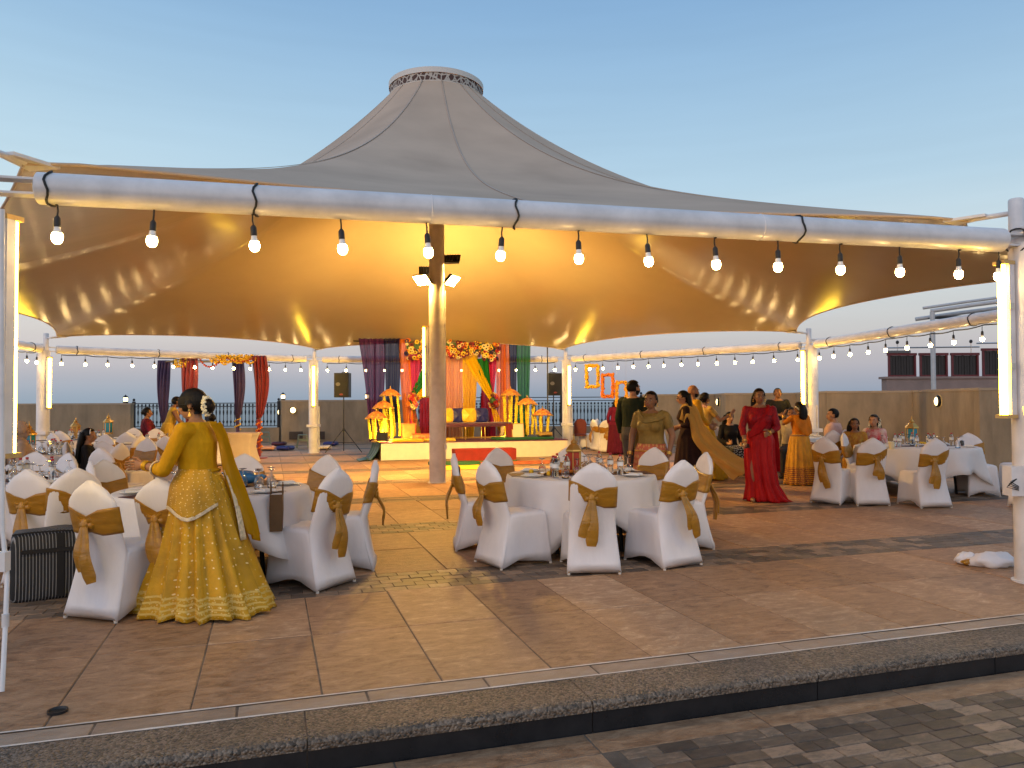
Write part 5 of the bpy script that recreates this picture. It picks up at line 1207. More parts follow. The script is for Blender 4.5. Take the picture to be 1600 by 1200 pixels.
# ================================================================== HANGING MARIGOLD FRAMES
for px0, px1, py0, py1, mat, l in ((914, 937, 569, 607, MARY, 'highest hanging marigold frame, bright yellow'), (939, 960, 583, 622, MARI, 'middle hanging marigold frame, orange and red'), (961, 981, 595, 636, M('marigold_gold', (.80, .38, .015), .7, var=.35, vs=60), 'lowest hanging marigold frame, golden')):
    Y = 20.8; a, b, = aty(px0, py0, Y), aty(px1, py1, Y); t = thing('flower_hoop', l, 'flower frame', (a.x, Y, 0), 0, 'hanging marigold frames'); rn = random.Random(px0)
    w, z1, z0 = b.x - a.x, a.z, b.z; ins = .045
    for (xa, xb, za, zb) in ((ins, w - ins, z1 - ins, z1 - ins), (ins, w - ins, z0 + ins, z0 + ins), (ins, ins, z0 + ins, z1 - ins), (w - ins, w - ins, z0 + ins, z1 - ins)):
        MB().tube([(xa, 0, za), (xb, 0, zb)], .016, 6).build('frame_bar', BLACK_METAL, t); m = MB(); L_ = abs(xb - xa) + abs(zb - za); n = int(L_ / .03) * 2
        for i in range(n + 1):
            q = i / n; m.ell((xa + (xb - xa) * q + rn.uniform(-.025, .025), rn.uniform(-.045, .02), za + (zb - za) * q + rn.uniform(-.025, .025)), .042, .042, .038, 6, 4)
        m.build('marigold_row', mat, t)
    for xx in (ins, w - ins): MB().tube([(xx, 0, z1), (xx, 0, 2.9)], .0025, 4).build('thread', STEEL, t)
    
# ================================================================== FOREGROUND BAG AND CLOTH HEAP
def striped():
    m = bpy.data.materials.new('pinstripe_fabric'); m.use_nodes = True; nt = m.node_tree; N = nt.nodes.new; L = nt.links.new; b = nt.nodes['Principled BSDF']; b.inputs['Roughness'].default_value = .75
    tc = N('ShaderNodeTexCoord'); sp = N('ShaderNodeSeparateXYZ'); L(tc.outputs['Object'], sp.inputs[0]); ad = N('ShaderNodeMath'); ad.operation = 'ADD'; L(sp.outputs['X'], ad.inputs[0]); L(sp.outputs['Y'], ad.inputs[1])
    mu = N('ShaderNodeMath'); mu.operation = 'MULTIPLY'; mu.inputs[1].default_value = 46; L(ad.outputs[0], mu.inputs[0]); fr = N('ShaderNodeMath'); fr.operation = 'FRACT'; L(mu.outputs[0], fr.inputs[0])
    rp = N('ShaderNodeValToRGB'); rp.color_ramp.elements[0].position = .0; rp.color_ramp.elements[0].color = (.007, .008, .010, 1); e = rp.color_ramp.elements.new(.74); e.color = (.007, .008, .010, 1); rp.color_ramp.elements[-1].position = .82; rp.color_ramp.elements[-1].color = (.22, .22, .23, 1); L(fr.outputs[0], rp.inputs[0])
    nz = N('ShaderNodeTexNoise'); nz.inputs['Scale'].default_value = 7; nz.inputs['Detail'].default_value = 3; L(tc.outputs['Object'], nz.inputs['Vector']); bp_ = N('ShaderNodeBump'); bp_.inputs['Strength'].default_value = .35; bp_.inputs['Distance'].default_value = .03; L(nz.outputs['Fac'], bp_.inputs['Height']); L(bp_.outputs[0], b.inputs['Normal'])
    L(rp.outputs[0], b.inputs['Base Color']); return m
a, b = onz(14, 944), onz(132, 932); t = thing('striped_holdall', 'black pinstriped fabric holdall standing by the left chairs', 'bag', (a.x, a.y, 0), math.atan2(b.y - a.y, b.x - a.x) + R(3)); W = (b - a).length; H = aty(60, 832, a.y + .1).z
PIN = striped(); m = MB(); rr = []
for z, k in ((.0, .96), (.03, 1.0), (.15, 1.015), (.3, 1.01), (H * .8, 1.0), (H * .95, .97), (H, .90), (H + .012, .6)): rr.append([(x + W / 2, y + .14, zz + .006 * sin(x * 14)) for x, y, zz in rr_ring(W / 2 * k, -.14 * k, .14 * k, z, .05)])
m.loft(rr); m.build('bag_body', PIN, t, sharp=False)
BLK = M('black_webbing', (.008, .008, .009), .8)
MB().box(W * .62, W * .72, -.012, -.004, .02, H * .98).build('strap', BLK, t, smooth=False); MB().box(W * .15, W * .97, -.016, -.006, H * .70, H * .76).build('zip_flap', BLK, t, smooth=False)
MB().tube([(W * .03, .0, H * .99), (W * .3, -.01, H * 1.01), (W * .7, -.01, H * 1.01), (W * .98, 0, H * .98)], .007, 6).build('piping', BLK, t)
p = onz(1548, 885); t = thing('white_cloth_heap', 'heap of crumpled white cloth and gold sash on the floor by the right post', 'cloth', (p.x, p.y, 0))
def lump(c, rx, ry, rz_, mat, name, seed):
    rn = Vector((seed, seed * 2.3, 0)); m = MB(); rr = []
    for j in range(13):
        a = -pi / 2 + pi * j / 12; q = []
        for i in range(26):
            th = 2 * pi * i / 26; d = Vector((cos(a) * cos(th), cos(a) * sin(th), sin(a))); k = 1 + .28 * mnoise.noise(d * 2.1 + rn) + .12 * mnoise.noise(d * 5 + rn)
            q.append((c[0] + rx * d.x * k, c[1] + ry * d.y * k, max(.003, c[2] + rz_ * d.z * k)))
        rr.append(q)
    m.loft(rr); m.build(name, mat, t, sharp=False)
lump((.0, 0, .05), .19, .13, .075, COVER, 'crumpled_cover', 1); lump((-.16, .10, .05), .10, .07, .06, COVER, 'crumpled_cover', 5); lump((.13, .06, .05), .12, .1, .07, COVER, 'crumpled_cover', 8); lump((-.16, .03, .035), .08, .05, .03, SASH, 'gold_sash', 3)
# ================================================================== PEOPLE
def skin_mat(name, c):
    m = M(name, c, .5, var=.12, vs=9, spec=.35); b = m.node_tree.nodes['Principled BSDF']; b.inputs['Subsurface Weight'].default_value = .08; b.inputs['Subsurface Radius'].default_value = (.012, .004, .002); b.inputs['Subsurface Scale'].default_value = .5; return m
SK1, SK2, SK3 = skin_mat('skin_warm_brown', (.30, .15, .082)), skin_mat('skin_brown', (.225, .108, .058)), skin_mat('skin_light_brown', (.40, .215, .125))
HAIR = M('black_hair', (.0045, .0035, .003), .5, bump=.4, bs=30, stretch=(6, 6, .6), spec=.22); HAIRG = M('dark_grey_hair', (.018, .016, .015), .6, bump=.4, bs=40, spec=.2)
EYEW = M('eye_white', (.42, .38, .34), .4); IRIS = M('iris_dark', (.012, .007, .005), .15); LIPS = M('lips', (.26, .05, .05), .45); BROW = M('brow', (.012, .008, .006), .8)
GOLDJ = M('gold_jewellery', (.75, .45, .10), .28, metal=1.0, bump=.3, bs=80); JASM = M('jasmine', (.82, .76, .55), .7, var=.15, vs=40); SHOE = M('dark_shoe', (.02, .015, .013), .45); SANDAL = M('sandal', (.25, .14, .06), .5)
def dots_mat(name, base, dot, nu, nv, rad=.16, rough=.5, border=None, bw=.12, extra=None, vs=6.0, metal_dots=True):
    """cloth with a printed grid of small motifs in UV space and an embroidered border near v = 1"""
    m = bpy.data.materials.new(name); m.use_nodes = True; MATS[name] = m; nt = m.node_tree; N = nt.nodes.new; L = nt.links.new; b = nt.nodes['Principled BSDF']; b.inputs['Roughness'].default_value = rough; b.inputs['Sheen Weight'].default_value = .05; b.inputs['Specular IOR Level'].default_value = .3
    uvn = N('ShaderNodeUVMap'); sp = N('ShaderNodeSeparateXYZ'); L(uvn.outputs[0], sp.inputs[0])
    def math_(op, a, bb=None, c=None):
        n = N('ShaderNodeMath'); n.operation = op
        for i, q in enumerate((a, bb, c)):
            if q is None: continue
            if isinstance(q, (int, float)): n.inputs[i].default_value = q
            else: L(q, n.inputs[i])
        return n.outputs[0]
    mpd = N('ShaderNodeMapping'); mpd.inputs['Scale'].default_value = (nu, nv, 1); L(uvn.outputs[0], mpd.inputs[0]); vd = N('ShaderNodeTexVoronoi'); vd.voronoi_dimensions = '2D'; vd.inputs['Scale'].default_value = 1.0; vd.inputs['Randomness'].default_value = .55; L(mpd.outputs[0], vd.inputs['Vector']); dot_f = math_('LESS_THAN', vd.outputs['Distance'], rad * 1.25)
    tc = N('ShaderNodeTexCoord'); nz = N('ShaderNodeTexNoise'); nz.inputs['Scale'].default_value = vs; nz.inputs['Detail'].default_value = 5; L(tc.outputs['Object'], nz.inputs['Vector'])
    rp = N('ShaderNodeValToRGB'); rp.color_ramp.elements[0].position = .3; rp.color_ramp.elements[0].color = (*[x * .72 for x in base], 1); rp.color_ramp.elements[1].position = .7; rp.color_ramp.elements[1].color = (*[min(1, x * 1.18) for x in base], 1); L(nz.outputs['Fac'], rp.inputs[0])
    mx = N('ShaderNodeMixRGB'); L(dot_f, mx.inputs[0]); L(rp.outputs[0], mx.inputs[1]); mx.inputs[2].default_value = (*dot, 1); src = mx.outputs[0]; met = dot_f
    if border:
        edge = math_('GREATER_THAN', sp.outputs[1], 1 - bw); vo = N('ShaderNodeTexVoronoi'); vo.inputs['Scale'].default_value = 55; L(tc.outputs['Object'], vo.inputs['Vector'])
        lines = math_('LESS_THAN', math_('FRACT', math_('MULTIPLY', sp.outputs[1], 26)), .35); emb = math_('MULTIPLY', edge, math_('MAXIMUM', math_('LESS_THAN', vo.outputs['Distance'], .34), lines)); m2 = N('ShaderNodeMixRGB'); L(emb, m2.inputs[0]); L(src, m2.inputs[1]); m2.inputs[2].default_value = (*border, 1); src = m2.outputs[0]
    L(src, b.inputs['Base Color'])
    if metal_dots: L(math_('MULTIPLY', met, .5), b.inputs['Metallic'])
    n2 = N('ShaderNodeTexNoise'); n2.inputs['Scale'].default_value = 11; n2.inputs['Detail'].default_value = 5; L(tc.outputs['Object'], n2.inputs['Vector']); bp_ = N('ShaderNodeBump'); bp_.inputs['Strength'].default_value = .5; bp_.inputs['Distance'].default_value = .03; L(n2.outputs['Fac'], bp_.inputs['Height']); L(bp_.outputs[0], b.inputs['Normal'])
    return m
def cloth(name, c, rough=.7, var=.22, vs=7.0, c2=None, bump=.7, bs=9, spec=.12): return M(name, c, rough, var=var, vs=vs, c2=c2, bump=bump, bs=bs, sheen=0.0, spec=spec, bdist=.03, stretch=(1.3, 1.3, .8))

class Person:
    def __init__(s, label, loc, rz, h=1.65, heavy=1.0, male=False, skin=SK1, lean=0.0, twist=0.0, head_yaw=0.0, head_pitch=0.0, seated=False, armL=None, armR=None, voxel=.0105, knees=None, curl=.6, legs=True, feet=None, bust=1.0):
        k = h / 1.65; s.k = k; s.heavy = heavy; s.seated = seated
        s.t = thing('person', label, 'person', loc, R(rz)); t = s.t
        pz = .90 if not seated else .545
        Rx = Matrix.Rotation(-R(lean), 4, 'X'); Tw = Matrix.Rotation(R(twist), 4, 'Z')
        s.T = Matrix.Scale(k, 4) @ Matrix.Translation((0, 0, pz)) @ Tw @ Rx @ Matrix.Translation((0, 0, -.90)); T = s.T
        S = Matrix.Scale(k, 4); hv = heavy; hd = 1 + (heavy - 1) * 1.1
        m = MB()
        if male: prof = [(.80, .14, .10, 0), (.86, .165, .12, 0), (.94, .16, .115, 0), (1.02, .155, .11, .0), (1.12, .16, .112, .005), (1.22, .172, .118, .01), (1.30, .178, .112, .005), (1.36, .165, .09, -.005), (1.40, .11, .07, -.01), (1.43, .06, .05, -.01)]
        else: prof = [(.78, .13, .10, 0), (.84, .165, .125, -.005), (.90, .172, .13, -.008), (.97, .155, .115, 0), (1.04, .134, .102, .004), (1.10, .132, .10, .006), (1.18, .142, .112 * bust, .018), (1.24, .148, .118 * bust, .02), (1.30, .150, .10, .01), (1.35, .148, .08, 0), (1.39, .105, .062, -.008), (1.42, .055, .05, -.01)]
        m.loft([[T @ Vector((rx * hv * cos(2 * pi * i / 20), yo + ry * hd * math.copysign(abs(sin(2 * pi * i / 20)) ** .9, sin(2 * pi * i / 20)), z)) for i in range(20)] for z, rx, ry, yo in prof])
        if not male:
            for sg in (-1, 1): m.ell(T @ Vector((sg * .068 * hv, .085 * hd, 1.215)), .062 * k * hv, .06 * k * hd, .062 * k * hv, 12, 8)
        shx = (.185 if male else .160) * (1 + (hv - 1) * .7); s.B = []
        def bone(name, a, b, r): s.B.append((name, Vector(a), Vector(b), r * k))
        bone('torso', T @ Vector((0, 0, .86)), T @ Vector((0, 0, 1.3)), .15 * hv); bone('torso', T @ Vector((-.11, 0, 1.34)), T @ Vector((.11, 0, 1.34)), .075 * hv)
        # neck and head
        nb = T @ Vector((0, -.012, 1.37)); s.hc = T @ Vector((0, .012, 1.542))
        nr = .052 if male else .045
        m.capsule(nb, nr * 1.15 * k, T @ Vector((0, -.004, 1.47)), nr * k); bone('neck', nb, T @ Vector((0, 0, 1.45)), nr)
        rot = (T.to_3x3().normalized()).to_4x4() @ Matrix.Rotation(R(head_yaw), 4, 'Z') @ Matrix.Rotation(-R(head_pitch), 4, 'X')
        s.H = Matrix.Translation(s.hc) @ rot @ Matrix.Scale(k, 4); H = s.H
        def he(c, rx, ry, rz_): m.ell((0, 0, 0), 1, 1, 1, 14, 9) if False else m.loft([[H @ Vector((c[0] + rx * cos(a) * cos(2 * pi * i / 14), c[1] + ry * cos(a) * sin(2 * pi * i / 14), c[2] + rz_ * sin(a))) for i in range(14)] for a in [-pi / 2 + pi * (j + .03) / 8.06 for j in range(9)]])
        he((0, -.008, .022), .074, .094, .092); he((0, .022, -.04), .058, .068, .07); he((0, .052, -.082), .026, .028, .022); he((0, .074, -.055), .028, .02, .022); he((0, .072, .03), .055, .022, .016)
        for sg in (-1, 1): he((sg * .077, -.008, -.008), .009, .019, .031); he((sg * .042, .058, -.02), .026, .026, .022)
        m.capsule(H @ Vector((0, .086, .012)), .009 * k, H @ Vector((0, .106, -.024)), .0125 * k); he((0, .098, -.03), .019, .012, .010); he((0, .094, -.052), .022, .008, .010)
        bone('head', H @ Vector((0, 0, -.04)), H @ Vector((0, 0, .04)), .075)
        # arms
        s.W = {}
        for sg, arm in ((-1, armL), (1, armR)):
            # armL is the person's left: with +Y forward, left is -X
            arm = arm or ((sg * (shx + .055), -.02, 1.10), (sg * (shx + .06), .06, .87))
            sh = T @ Vector((sg * shx, -.005, 1.345)); el, wr = S @ Vector(arm[0]), S @ Vector(arm[1])
            if seated: el, wr = el + Vector((0, 0, (.545 - .90) * k)), wr + Vector((0, 0, (.545 - .90) * k))
            ah = 1 + (hv - 1) * .9
            m.capsule(T @ Vector((sg * shx * .75, -.005, 1.34)), .058 * k * ah, sh, .052 * k * ah); m.capsule(sh, .050 * k * ah, el, .037 * k * ah); m.capsule(el, .038 * k * ah, wr, .024 * k * (1 + (hv - 1) * .5))
            nm = 'L' if sg < 0 else 'R'; bone('upper' + nm, sh, el, .045 * ah); bone('fore' + nm, el, wr, .032 * ah); s.W[nm] = (sh, el, wr, arm[2] if len(arm) > 2 else None)
        # legs
        for i, sg in enumerate((-1, 1)):
            hip = T @ Vector((sg * .088 * (1 + (hv - 1) * .5), 0, .86)) if not seated else S @ Vector((sg * .09, .0, .52))
            if seated: kn = S @ Vector(knees[i] if knees else (sg * .11, .42, .50)); an = S @ Vector((kn.x / k, kn.y / k - .02, .09))
            else:
                f = feet[i] if feet else (sg * .09, .0); kn = S @ Vector((sg * .095 * .5 + f[0] * .5, f[1] * .5 + .03, .48)); an = S @ Vector((f[0], f[1] - .03, .075))
            lh = 1 + (hv - 1) * .7
            m.capsule(hip, .082 * k * lh, kn, .053 * k * lh); m.capsule(kn, .052 * k * lh, an, .034 * k); m.capsule(an - Vector((0, .02 * k, .035 * k)), .033 * k, an + Vector((0, .13 * k, -.045 * k)), .026 * k)
            nm = 'L' if sg < 0 else 'R'; bone('thigh' + nm, hip, kn, .07 * lh); bone('shin' + nm, kn, an, .045 * lh); bone('foot' + nm, an - Vector((0, .02, .035)), an + Vector((0, .13 * k, -.045 * k)), .03)
        # fuse into one surface
        me = m.mesh('tmp'); o = bpy.data.objects.new('tmp', me); col.objects.link(o)
        r = o.modifiers.new('r', 'REMESH'); r.mode = 'VOXEL'; r.voxel_size = voxel; sm = o.modifiers.new('s', 'SMOOTH'); sm.factor = .5; sm.iterations = 3
        dg = bpy.context.evaluated_depsgraph_get(); b = bpy.data.meshes.new_from_object(o.evaluated_get(dg)); bpy.data.objects.remove(o); bpy.data.meshes.remove(me)
        n = len(b.vertices); V = np.empty(n * 3); b.vertices.foreach_get('co', V); V = V.reshape(-1, 3); Nn = np.empty(n * 3); b.vertices.foreach_get('normal', Nn); Nn = Nn.reshape(-1, 3)
        s.V, s.N = V, Nn; s.F = [tuple(p.vertices) for p in b.polygons]; bpy.data.meshes.remove(b)
        best = np.full(n, 1e9); s.reg = np.zeros(n, int); s.tt = np.zeros(n)
        for i, (nm, a, c, rr) in enumerate(s.B):
            a_, d_ = np.array(a), np.array(c - a); tq = np.clip(((V - a_) @ d_) / max(1e-9, d_ @ d_), 0, 1); dist = np.linalg.norm(V - (a_ + tq[:, None] * d_), axis=1) - rr; w = dist < best; best[w] = dist[w]; s.reg[w] = i; s.tt[w] = tq[w]
        s.names = np.array([q[0] for q in s.B])[s.reg]
        Ti = np.array(s.T.inverted()); s.L = (np.c_[V, np.ones(n)] @ Ti.T)[:, :3]; Hi = np.array(s.H.inverted()); s.HL = (np.c_[V, np.ones(n)] @ Hi.T)[:, :3]
        body = MB(); body.v = [tuple(v) for v in V]; body.f = list(s.F)
        for nm in ('L', 'R'): s.hand(body, nm, curl)
        bm = body.mesh('body'); bm.materials.append(skin); s.body = link('body', bm, t)
        s.face()
    def hand(s, m, nm, curl):
        sh, el, wr, hd = s.W[nm]; k = s.k; sg = -1 if nm == 'L' else 1
        d = (Vector(hd).normalized() if hd else (wr - el).normalized())
        side = Vector((0, 1, 0)) if abs(d.z) > .7 else Vector((0, 0, 1))       # thumb side
        side = (side - d * d.dot(side)).normalized(); pal = d.cross(side) * (sg if abs(d.z) > .7 else sg); 
        if abs(d.z) > .7: pal = Vector((-sg, 0, 0)) - d * d.dot(Vector((-sg, 0, 0))); pal.normalize()
        mx = Matrix((side, pal, d)).transposed()
        c = wr + d * (.045 * k)
        m.loft([[wr + d * (q * k) + side * (w * k * cos(2 * pi * i / 10)) + pal * (th * k * sin(2 * pi * i / 10)) for i in range(10)] for q, w, th in ((-.015, .022, .019), (.01, .026, .017), (.04, .038, .017), (.075, .041, .014), (.09, .036, .010))])
        for i, (off, L_) in enumerate(((.030, .068), (.0105, .077), (-.0095, .071), (-.029, .056))):
            p0 = wr + d * (.082 * k) + side * (off * k); cu = curl * (1 + .15 * i); d1 = (d * cos(cu * .5) + pal * sin(cu * .5)).normalized(); d2 = (d * cos(cu * 1.5) + pal * sin(cu * 1.5)).normalized(); p1 = p0 + d1 * (L_ * .5 * k); p2 = p1 + d2 * (L_ * .5 * k)
            m.capsule(p0, .0092 * k, p1, .0084 * k, 7); m.capsule(p1, .0084 * k, p2, .0068 * k, 7)
        p0 = wr + d * (.025 * k) + side * (.026 * k); p1 = p0 + (d * .6 + side * .75 + pal * .35).normalized() * (.036 * k); p2 = p1 + (d * .85 + side * .3 + pal * .5).normalized() * (.032 * k); m.capsule(p0, .0115 * k, p1, .0095 * k, 7); m.capsule(p1, .0095 * k, p2, .0078 * k, 7)
    def face(s):
        H, t = s.H, s.t
        for sg in (-1, 1):
            m = MB(); m.ell((0, 0, 0), .0125, .0085, .0055, 10, 7); o = m.build('eye', EYEW, t); o.matrix_local = H @ Matrix.Translation((sg * .031, .0795, .004)); m = MB(); m.ell((0, .0075, 0), .0062, .0035, .0062, 8, 6); m.build('iris', IRIS, o)
            m = MB(); m.tube([(-.019, -.004, -.003), (0, .003, .003), (.017, -.004, -.001)], [.002, .004, .0018], 6); o = m.build('eyebrow', BROW, t); o.matrix_local = H @ Matrix.Translation((sg * .031, .090, .027))
        m = MB(); m.ell((0, .001, .003), .020, .007, .0045, 10, 6); m.ell((0, 0, -.004), .017, .0075, .0055, 10, 6); o = m.build('lips', LIPS, t); o.matrix_local = H @ Matrix.Translation((0, .0985, -.053))
    def garment(s, name, mask, off, mat, smooth_off=None):
        k = s.k; keep = [f for f in s.F if all(mask[i] for i in f)]
        if not keep: return None
        ids = sorted({i for f in keep for i in f}); ix = {a: b for b, a in enumerate(ids)}; P = s.V[ids] + s.N[ids] * ((off if not callable(off) else off(s.L[ids])[:, None]) if not isinstance(off, float) else off * k)
        m = MB(); m.v = [tuple(p) for p in P]; m.f = [tuple(ix[i] for i in f) for f in keep]
        me = m.mesh(name); me.materials.append(mat); return link(name, me, s.t)
    def top(s, mat, zmin=.93, sleeve=('upper', .6), off=.010, name='top', neck=1.395):
        nm, L = s.names, s.L; mask = np.isin(nm, ['torso', 'neck', 'thighL', 'thighR']) & (L[:, 2] > zmin) & (L[:, 2] < neck - .30 * np.maximum(0, L[:, 1] - .02) * 1.2)
        for sd in 'LR':
            if sleeve[0] == 'upper': mask |= (nm == 'upper' + sd) & (s.tt < sleeve[1])
            elif sleeve[0] == 'fore': mask |= (nm == 'upper' + sd) | ((nm == 'fore' + sd) & (s.tt < sleeve[1]))
        return s.garment(name, mask, off, mat)
    def trousers(s, mat, off=.022, tmax=.97): 
        nm = s.names; mask = np.isin(nm, ['thighL', 'thighR']) | (np.isin(nm, ['shinL', 'shinR']) & (s.tt < tmax)) | ((nm == 'torso') & (s.L[:, 2] < .98)); return s.garment('trousers', mask, off, mat)
    def shoes(s, mat, off=.008): return s.garment('shoes', np.isin(s.names, ['footL', 'footR']), off, mat)
    def hair(s, mat=HAIR, off=.014, short=False):
        q = s.HL; x, y, z = q[:, 0], q[:, 1], q[:, 2]; hd = np.isin(s.names, ['head', 'neck'])
        line = .062 + .03 * (np.abs(x) < .03)      # hairline height on the forehead
        if short: mask = hd & ((z > .066 - .0 * x) | ((y < -.005) & (z > -.045 - .25 * (y + .05))) | ((y < .03) & (z > .01)))
        else: mask = hd & ((z > .06 - .35 * np.abs(x) * 0) | ((y < .025) & (z > -.005)) | ((y < -.02) & (z > -.085)))
        mask &= ~((y > .062) & (z < .07)); return s.garment('hair', mask, off, mat)
    def long_hair(s, length=.45, mat=HAIR, w=.085, sway=(0, 0), front=0.0):
        H = s.H; pts = []
        rings = []; down = Vector((0, 0, -1)); top = H @ Vector((0, -.04, .06)); back = (H.to_3x3() @ Vector((0, -1, 0))).normalized(); right = (H.to_3x3() @ Vector((1, 0, 0))).normalized()
        for i in range(12):
            q = i / 11; c = top + down * (length * s.k * q) + back * (s.k * (.035 + .045 * sin(min(1, q * 2) * pi * .5))) + Vector((sway[0] * q * q, sway[1] * q * q, 0)); ww = w * s.k * (.85 + .35 * sin(q * pi * .8)) * (1 if q < .85 else 1 - (q - .85) * 3.2); th = .045 * s.k * (1 - .45 * q) + .012
            rings.append([c + right * (ww * cos(2 * pi * j / 22) * (1 + .03 * sin(j * 2.9))) + back * (th * sin(2 * pi * j / 22) * (1 + .08 * sin(j * 3.7))) for j in range(22)])
        m = MB(); m.loft(rings); return m.build('long_hair', mat, s.t, sharp=False)
    def bun(s, c=(0, -.115, -.02), r=.05, mat=HAIR):
        m = MB(); m.ell((0, 0, 0), r, r * .85, r * 1.02, 16, 11); o = m.build('hair_bun', mat, s.t); o.matrix_local = s.H @ Matrix.Translation(c); return o
    def flower_ring(s, c, rad, axis_rot, n, r, mat, a0=0, a1=360, name='jasmine_garland'):
        m = MB(); rn = random.Random(6)
        for i in range(n):
            a = R(a0 + (a1 - a0) * i / n)
            for j in range(3):
                rr = rad + rn.uniform(-.012, .012); m.ell((rr * cos(a), rn.uniform(-.014, .014), rr * sin(a)), r * rn.uniform(.7, 1.2), r * rn.uniform(.7, 1.2), r * rn.uniform(.7, 1.1), 6, 4)
        o = m.build(name, mat, s.t); o.matrix_local = s.H @ Matrix.Translation(c) @ axis_rot; return o
    def skirt(s, keys, mat, nf=16, amp=.03, name='skirt', seg=96, seed=1, off=(0, 0)):
        """keys: (z, rx, ry, cx, cy) from waist to hem in person space at scale 1"""
        zs = [q[0] for q in keys]; n = 26; rings = []; rn = random.Random(seed); ph = [rn.uniform(0, 6) for _ in range(4)]
        for j in range(n + 1):
            q = j / n; z = zs[0] + (zs[-1] - zs[0]) * q; g = lambda i: float(np.interp(-z, [-a for a in zs], [kk[i] for kk in keys])); rx, ry, cx, cy_ = g(1), g(2), g(3), g(4); ring = []
            for i in range(seg):
                a = 2 * pi * i / seg; f = 1 + amp * (q ** .7) / max(rx, .05) * (.6 * sin(nf * a + ph[0] + 1.2 * sin(a * 2 + ph[1])) + .4 * sin(nf * 1.73 * a + ph[2]) + .5 * sin(3 * a + ph[3]) * q)
                zz = z + (.012 * sin(nf * a * .5 + ph[1]) * (q > .95)); ring.append(Vector((cx + rx * f * cos(a), cy_ + ry * f * sin(a), max(zz, .006))) * s.k)
            rings.append(ring)
        m = MB(); m.loft(rings, True, False); return m.build(name, mat, s.t, sharp=False, solid=.004)
    def sheet(s, rows, mat, name='dupatta', nu=4, solid=.003, wave=.012, wf=18):
        """rows: list of rows of control points in person space (scale 1); smooth cloth through them"""
        R1 = [cat_rom([Vector(p) * s.k for p in r], nu) for r in rows]; cols = list(zip(*R1)); C2 = [cat_rom(list(c), 5) for c in cols]; G_ = list(zip(*C2)); G2 = []
        for j, r in enumerate(G_):
            q = []
            for i, p in enumerate(r):
                u = i / (len(r) - 1); a = r[min(i + 1, len(r) - 1)] - r[max(i - 1, 0)]; b = G_[min(j + 1, len(G_) - 1)][i] - G_[max(j - 1, 0)][i]; nn = a.cross(b)
                q.append(p + (nn.normalized() if nn.length > 1e-9 else Vector((0, 0, 0))) * (wave * s.k * sin(u * wf + j * .12)))
            G2.append(q)
        m = MB(); m.loft(G2, False, False); return m.build(name, mat, s.t, sharp=False, solid=solid)
    def bangles(s, nm, mat=GOLDJ, n=3, t0=.86, r=.034):
        sh, el, wr, _ = s.W[nm]; d = (wr - el).normalized(); a = d.orthogonal().normalized(); b = d.cross(a)
        for i in range(n):
            c = el.lerp(wr, t0 + .05 * i); MB().tube([c + (a * cos(2 * pi * j / 14) + b * sin(2 * pi * j / 14)) * (r * s.k) for j in range(15)], .0045 * s.k, 6).build('bangle', mat, s.t)
    def earrings(s, mat=GOLDJ, big=1.0):
        for sg in (-1, 1):
            m = MB(); m.ell((0, 0, 0), .009 * big, .007 * big, .009 * big, 8, 6); m.lathe([(.002, -.008), (.012 * big, -.03 * big), (.013 * big, -.034 * big), (.001, -.034 * big)], 10); o = m.build('earring', mat, s.t); o.matrix_local = s.H @ Matrix.Translation((sg * .086, -.006, -.045))
    def glasses(s, mat=BLACK_PLASTIC, lens=None):
        for sg in (-1, 1):
            m = MB(); m.tube([(.022 * cos(2 * pi * j / 16), 0, .016 * sin(2 * pi * j / 16)) for j in range(17)], .0018, 5); m.tube([(sg * .022, 0, .004), (sg * .045, -.02, .004), (sg * .048, -.095, .0)], .0018, 5)
            if lens: m.ell((0, 0, 0), .021, .003, .015, 10, 5)
            o = m.build('glasses', mat, s.t); o.matrix_local = s.H @ Matrix.Translation((sg * .031, .100, .004))
def gp(px, py): p = onz(px, py); return Vector((p.x, p.y, 0))
def yp(px, Y): p = aty(px, 700, Y); return Vector((p.x, p.y, 0))

# ---------- 1 woman in mustard yellow, foreground
MUST = (.52, .27, .005)
mustard = cloth('mustard_chiffon', MUST, .6, vs=5); mdots = dots_mat('mustard_skirt', MUST, (.80, .62, .28), 38, 17, .075, .55, (.62, .42, .10), .16)
mdup = dots_mat('mustard_dupatta', (.46, .24, .008), (.8, .62, .25), 9, 14, .08, .55); SILV = M('silver_border', (.62, .5, .32), .4, var=.35, vs=40, bump=.4, bs=90)
P = Person('woman in mustard yellow lehenga with jasmine round her hair bun, reaching to a chair', gp(312, 950), 80, 1.60, heavy=1.14, lean=5, voxel=.0075, head_yaw=10, head_pitch=2,
           armL=((-.25, .14, 1.06), (-.17, .36, 1.09), (.25, 1, -.05)), armR=((.25, .10, 1.08), (.15, .33, 1.10), (-.05, 1, -.03)), curl=.7, bust=1.05)
P.top(mustard, .955, ('fore', .32), .011, neck=1.40)
for nm in 'LR':
    sh, el, wr, _ = P.W[nm]; d = (wr - el).normalized(); a = d.orthogonal().normalized(); b = d.cross(a); c = el.lerp(wr, .31); MB().tube([c + (a * cos(2 * pi * j / 18) + b * sin(2 * pi * j / 18)) * .054 for j in range(19)], .0065, 8).build('sleeve_trim', SILV, P.t)
P.skirt([(1.03, .158, .128, 0, 0), (.95, .195, .165, 0, -.01), (.75, .25, .225, .01, -.02), (.45, .325, .31, .02, -.04), (.15, .41, .42, .02, -.06), (.012, .45, .485, .02, -.07)], mdots, 18, .062)
MB().tube([P.T @ Vector((.166 * cos(2 * pi * j / 30), .136 * sin(2 * pi * j / 30), 1.03)) for j in range(31)], .012, 8).build('waistband', MATS['mustard_chiffon'], P.t)
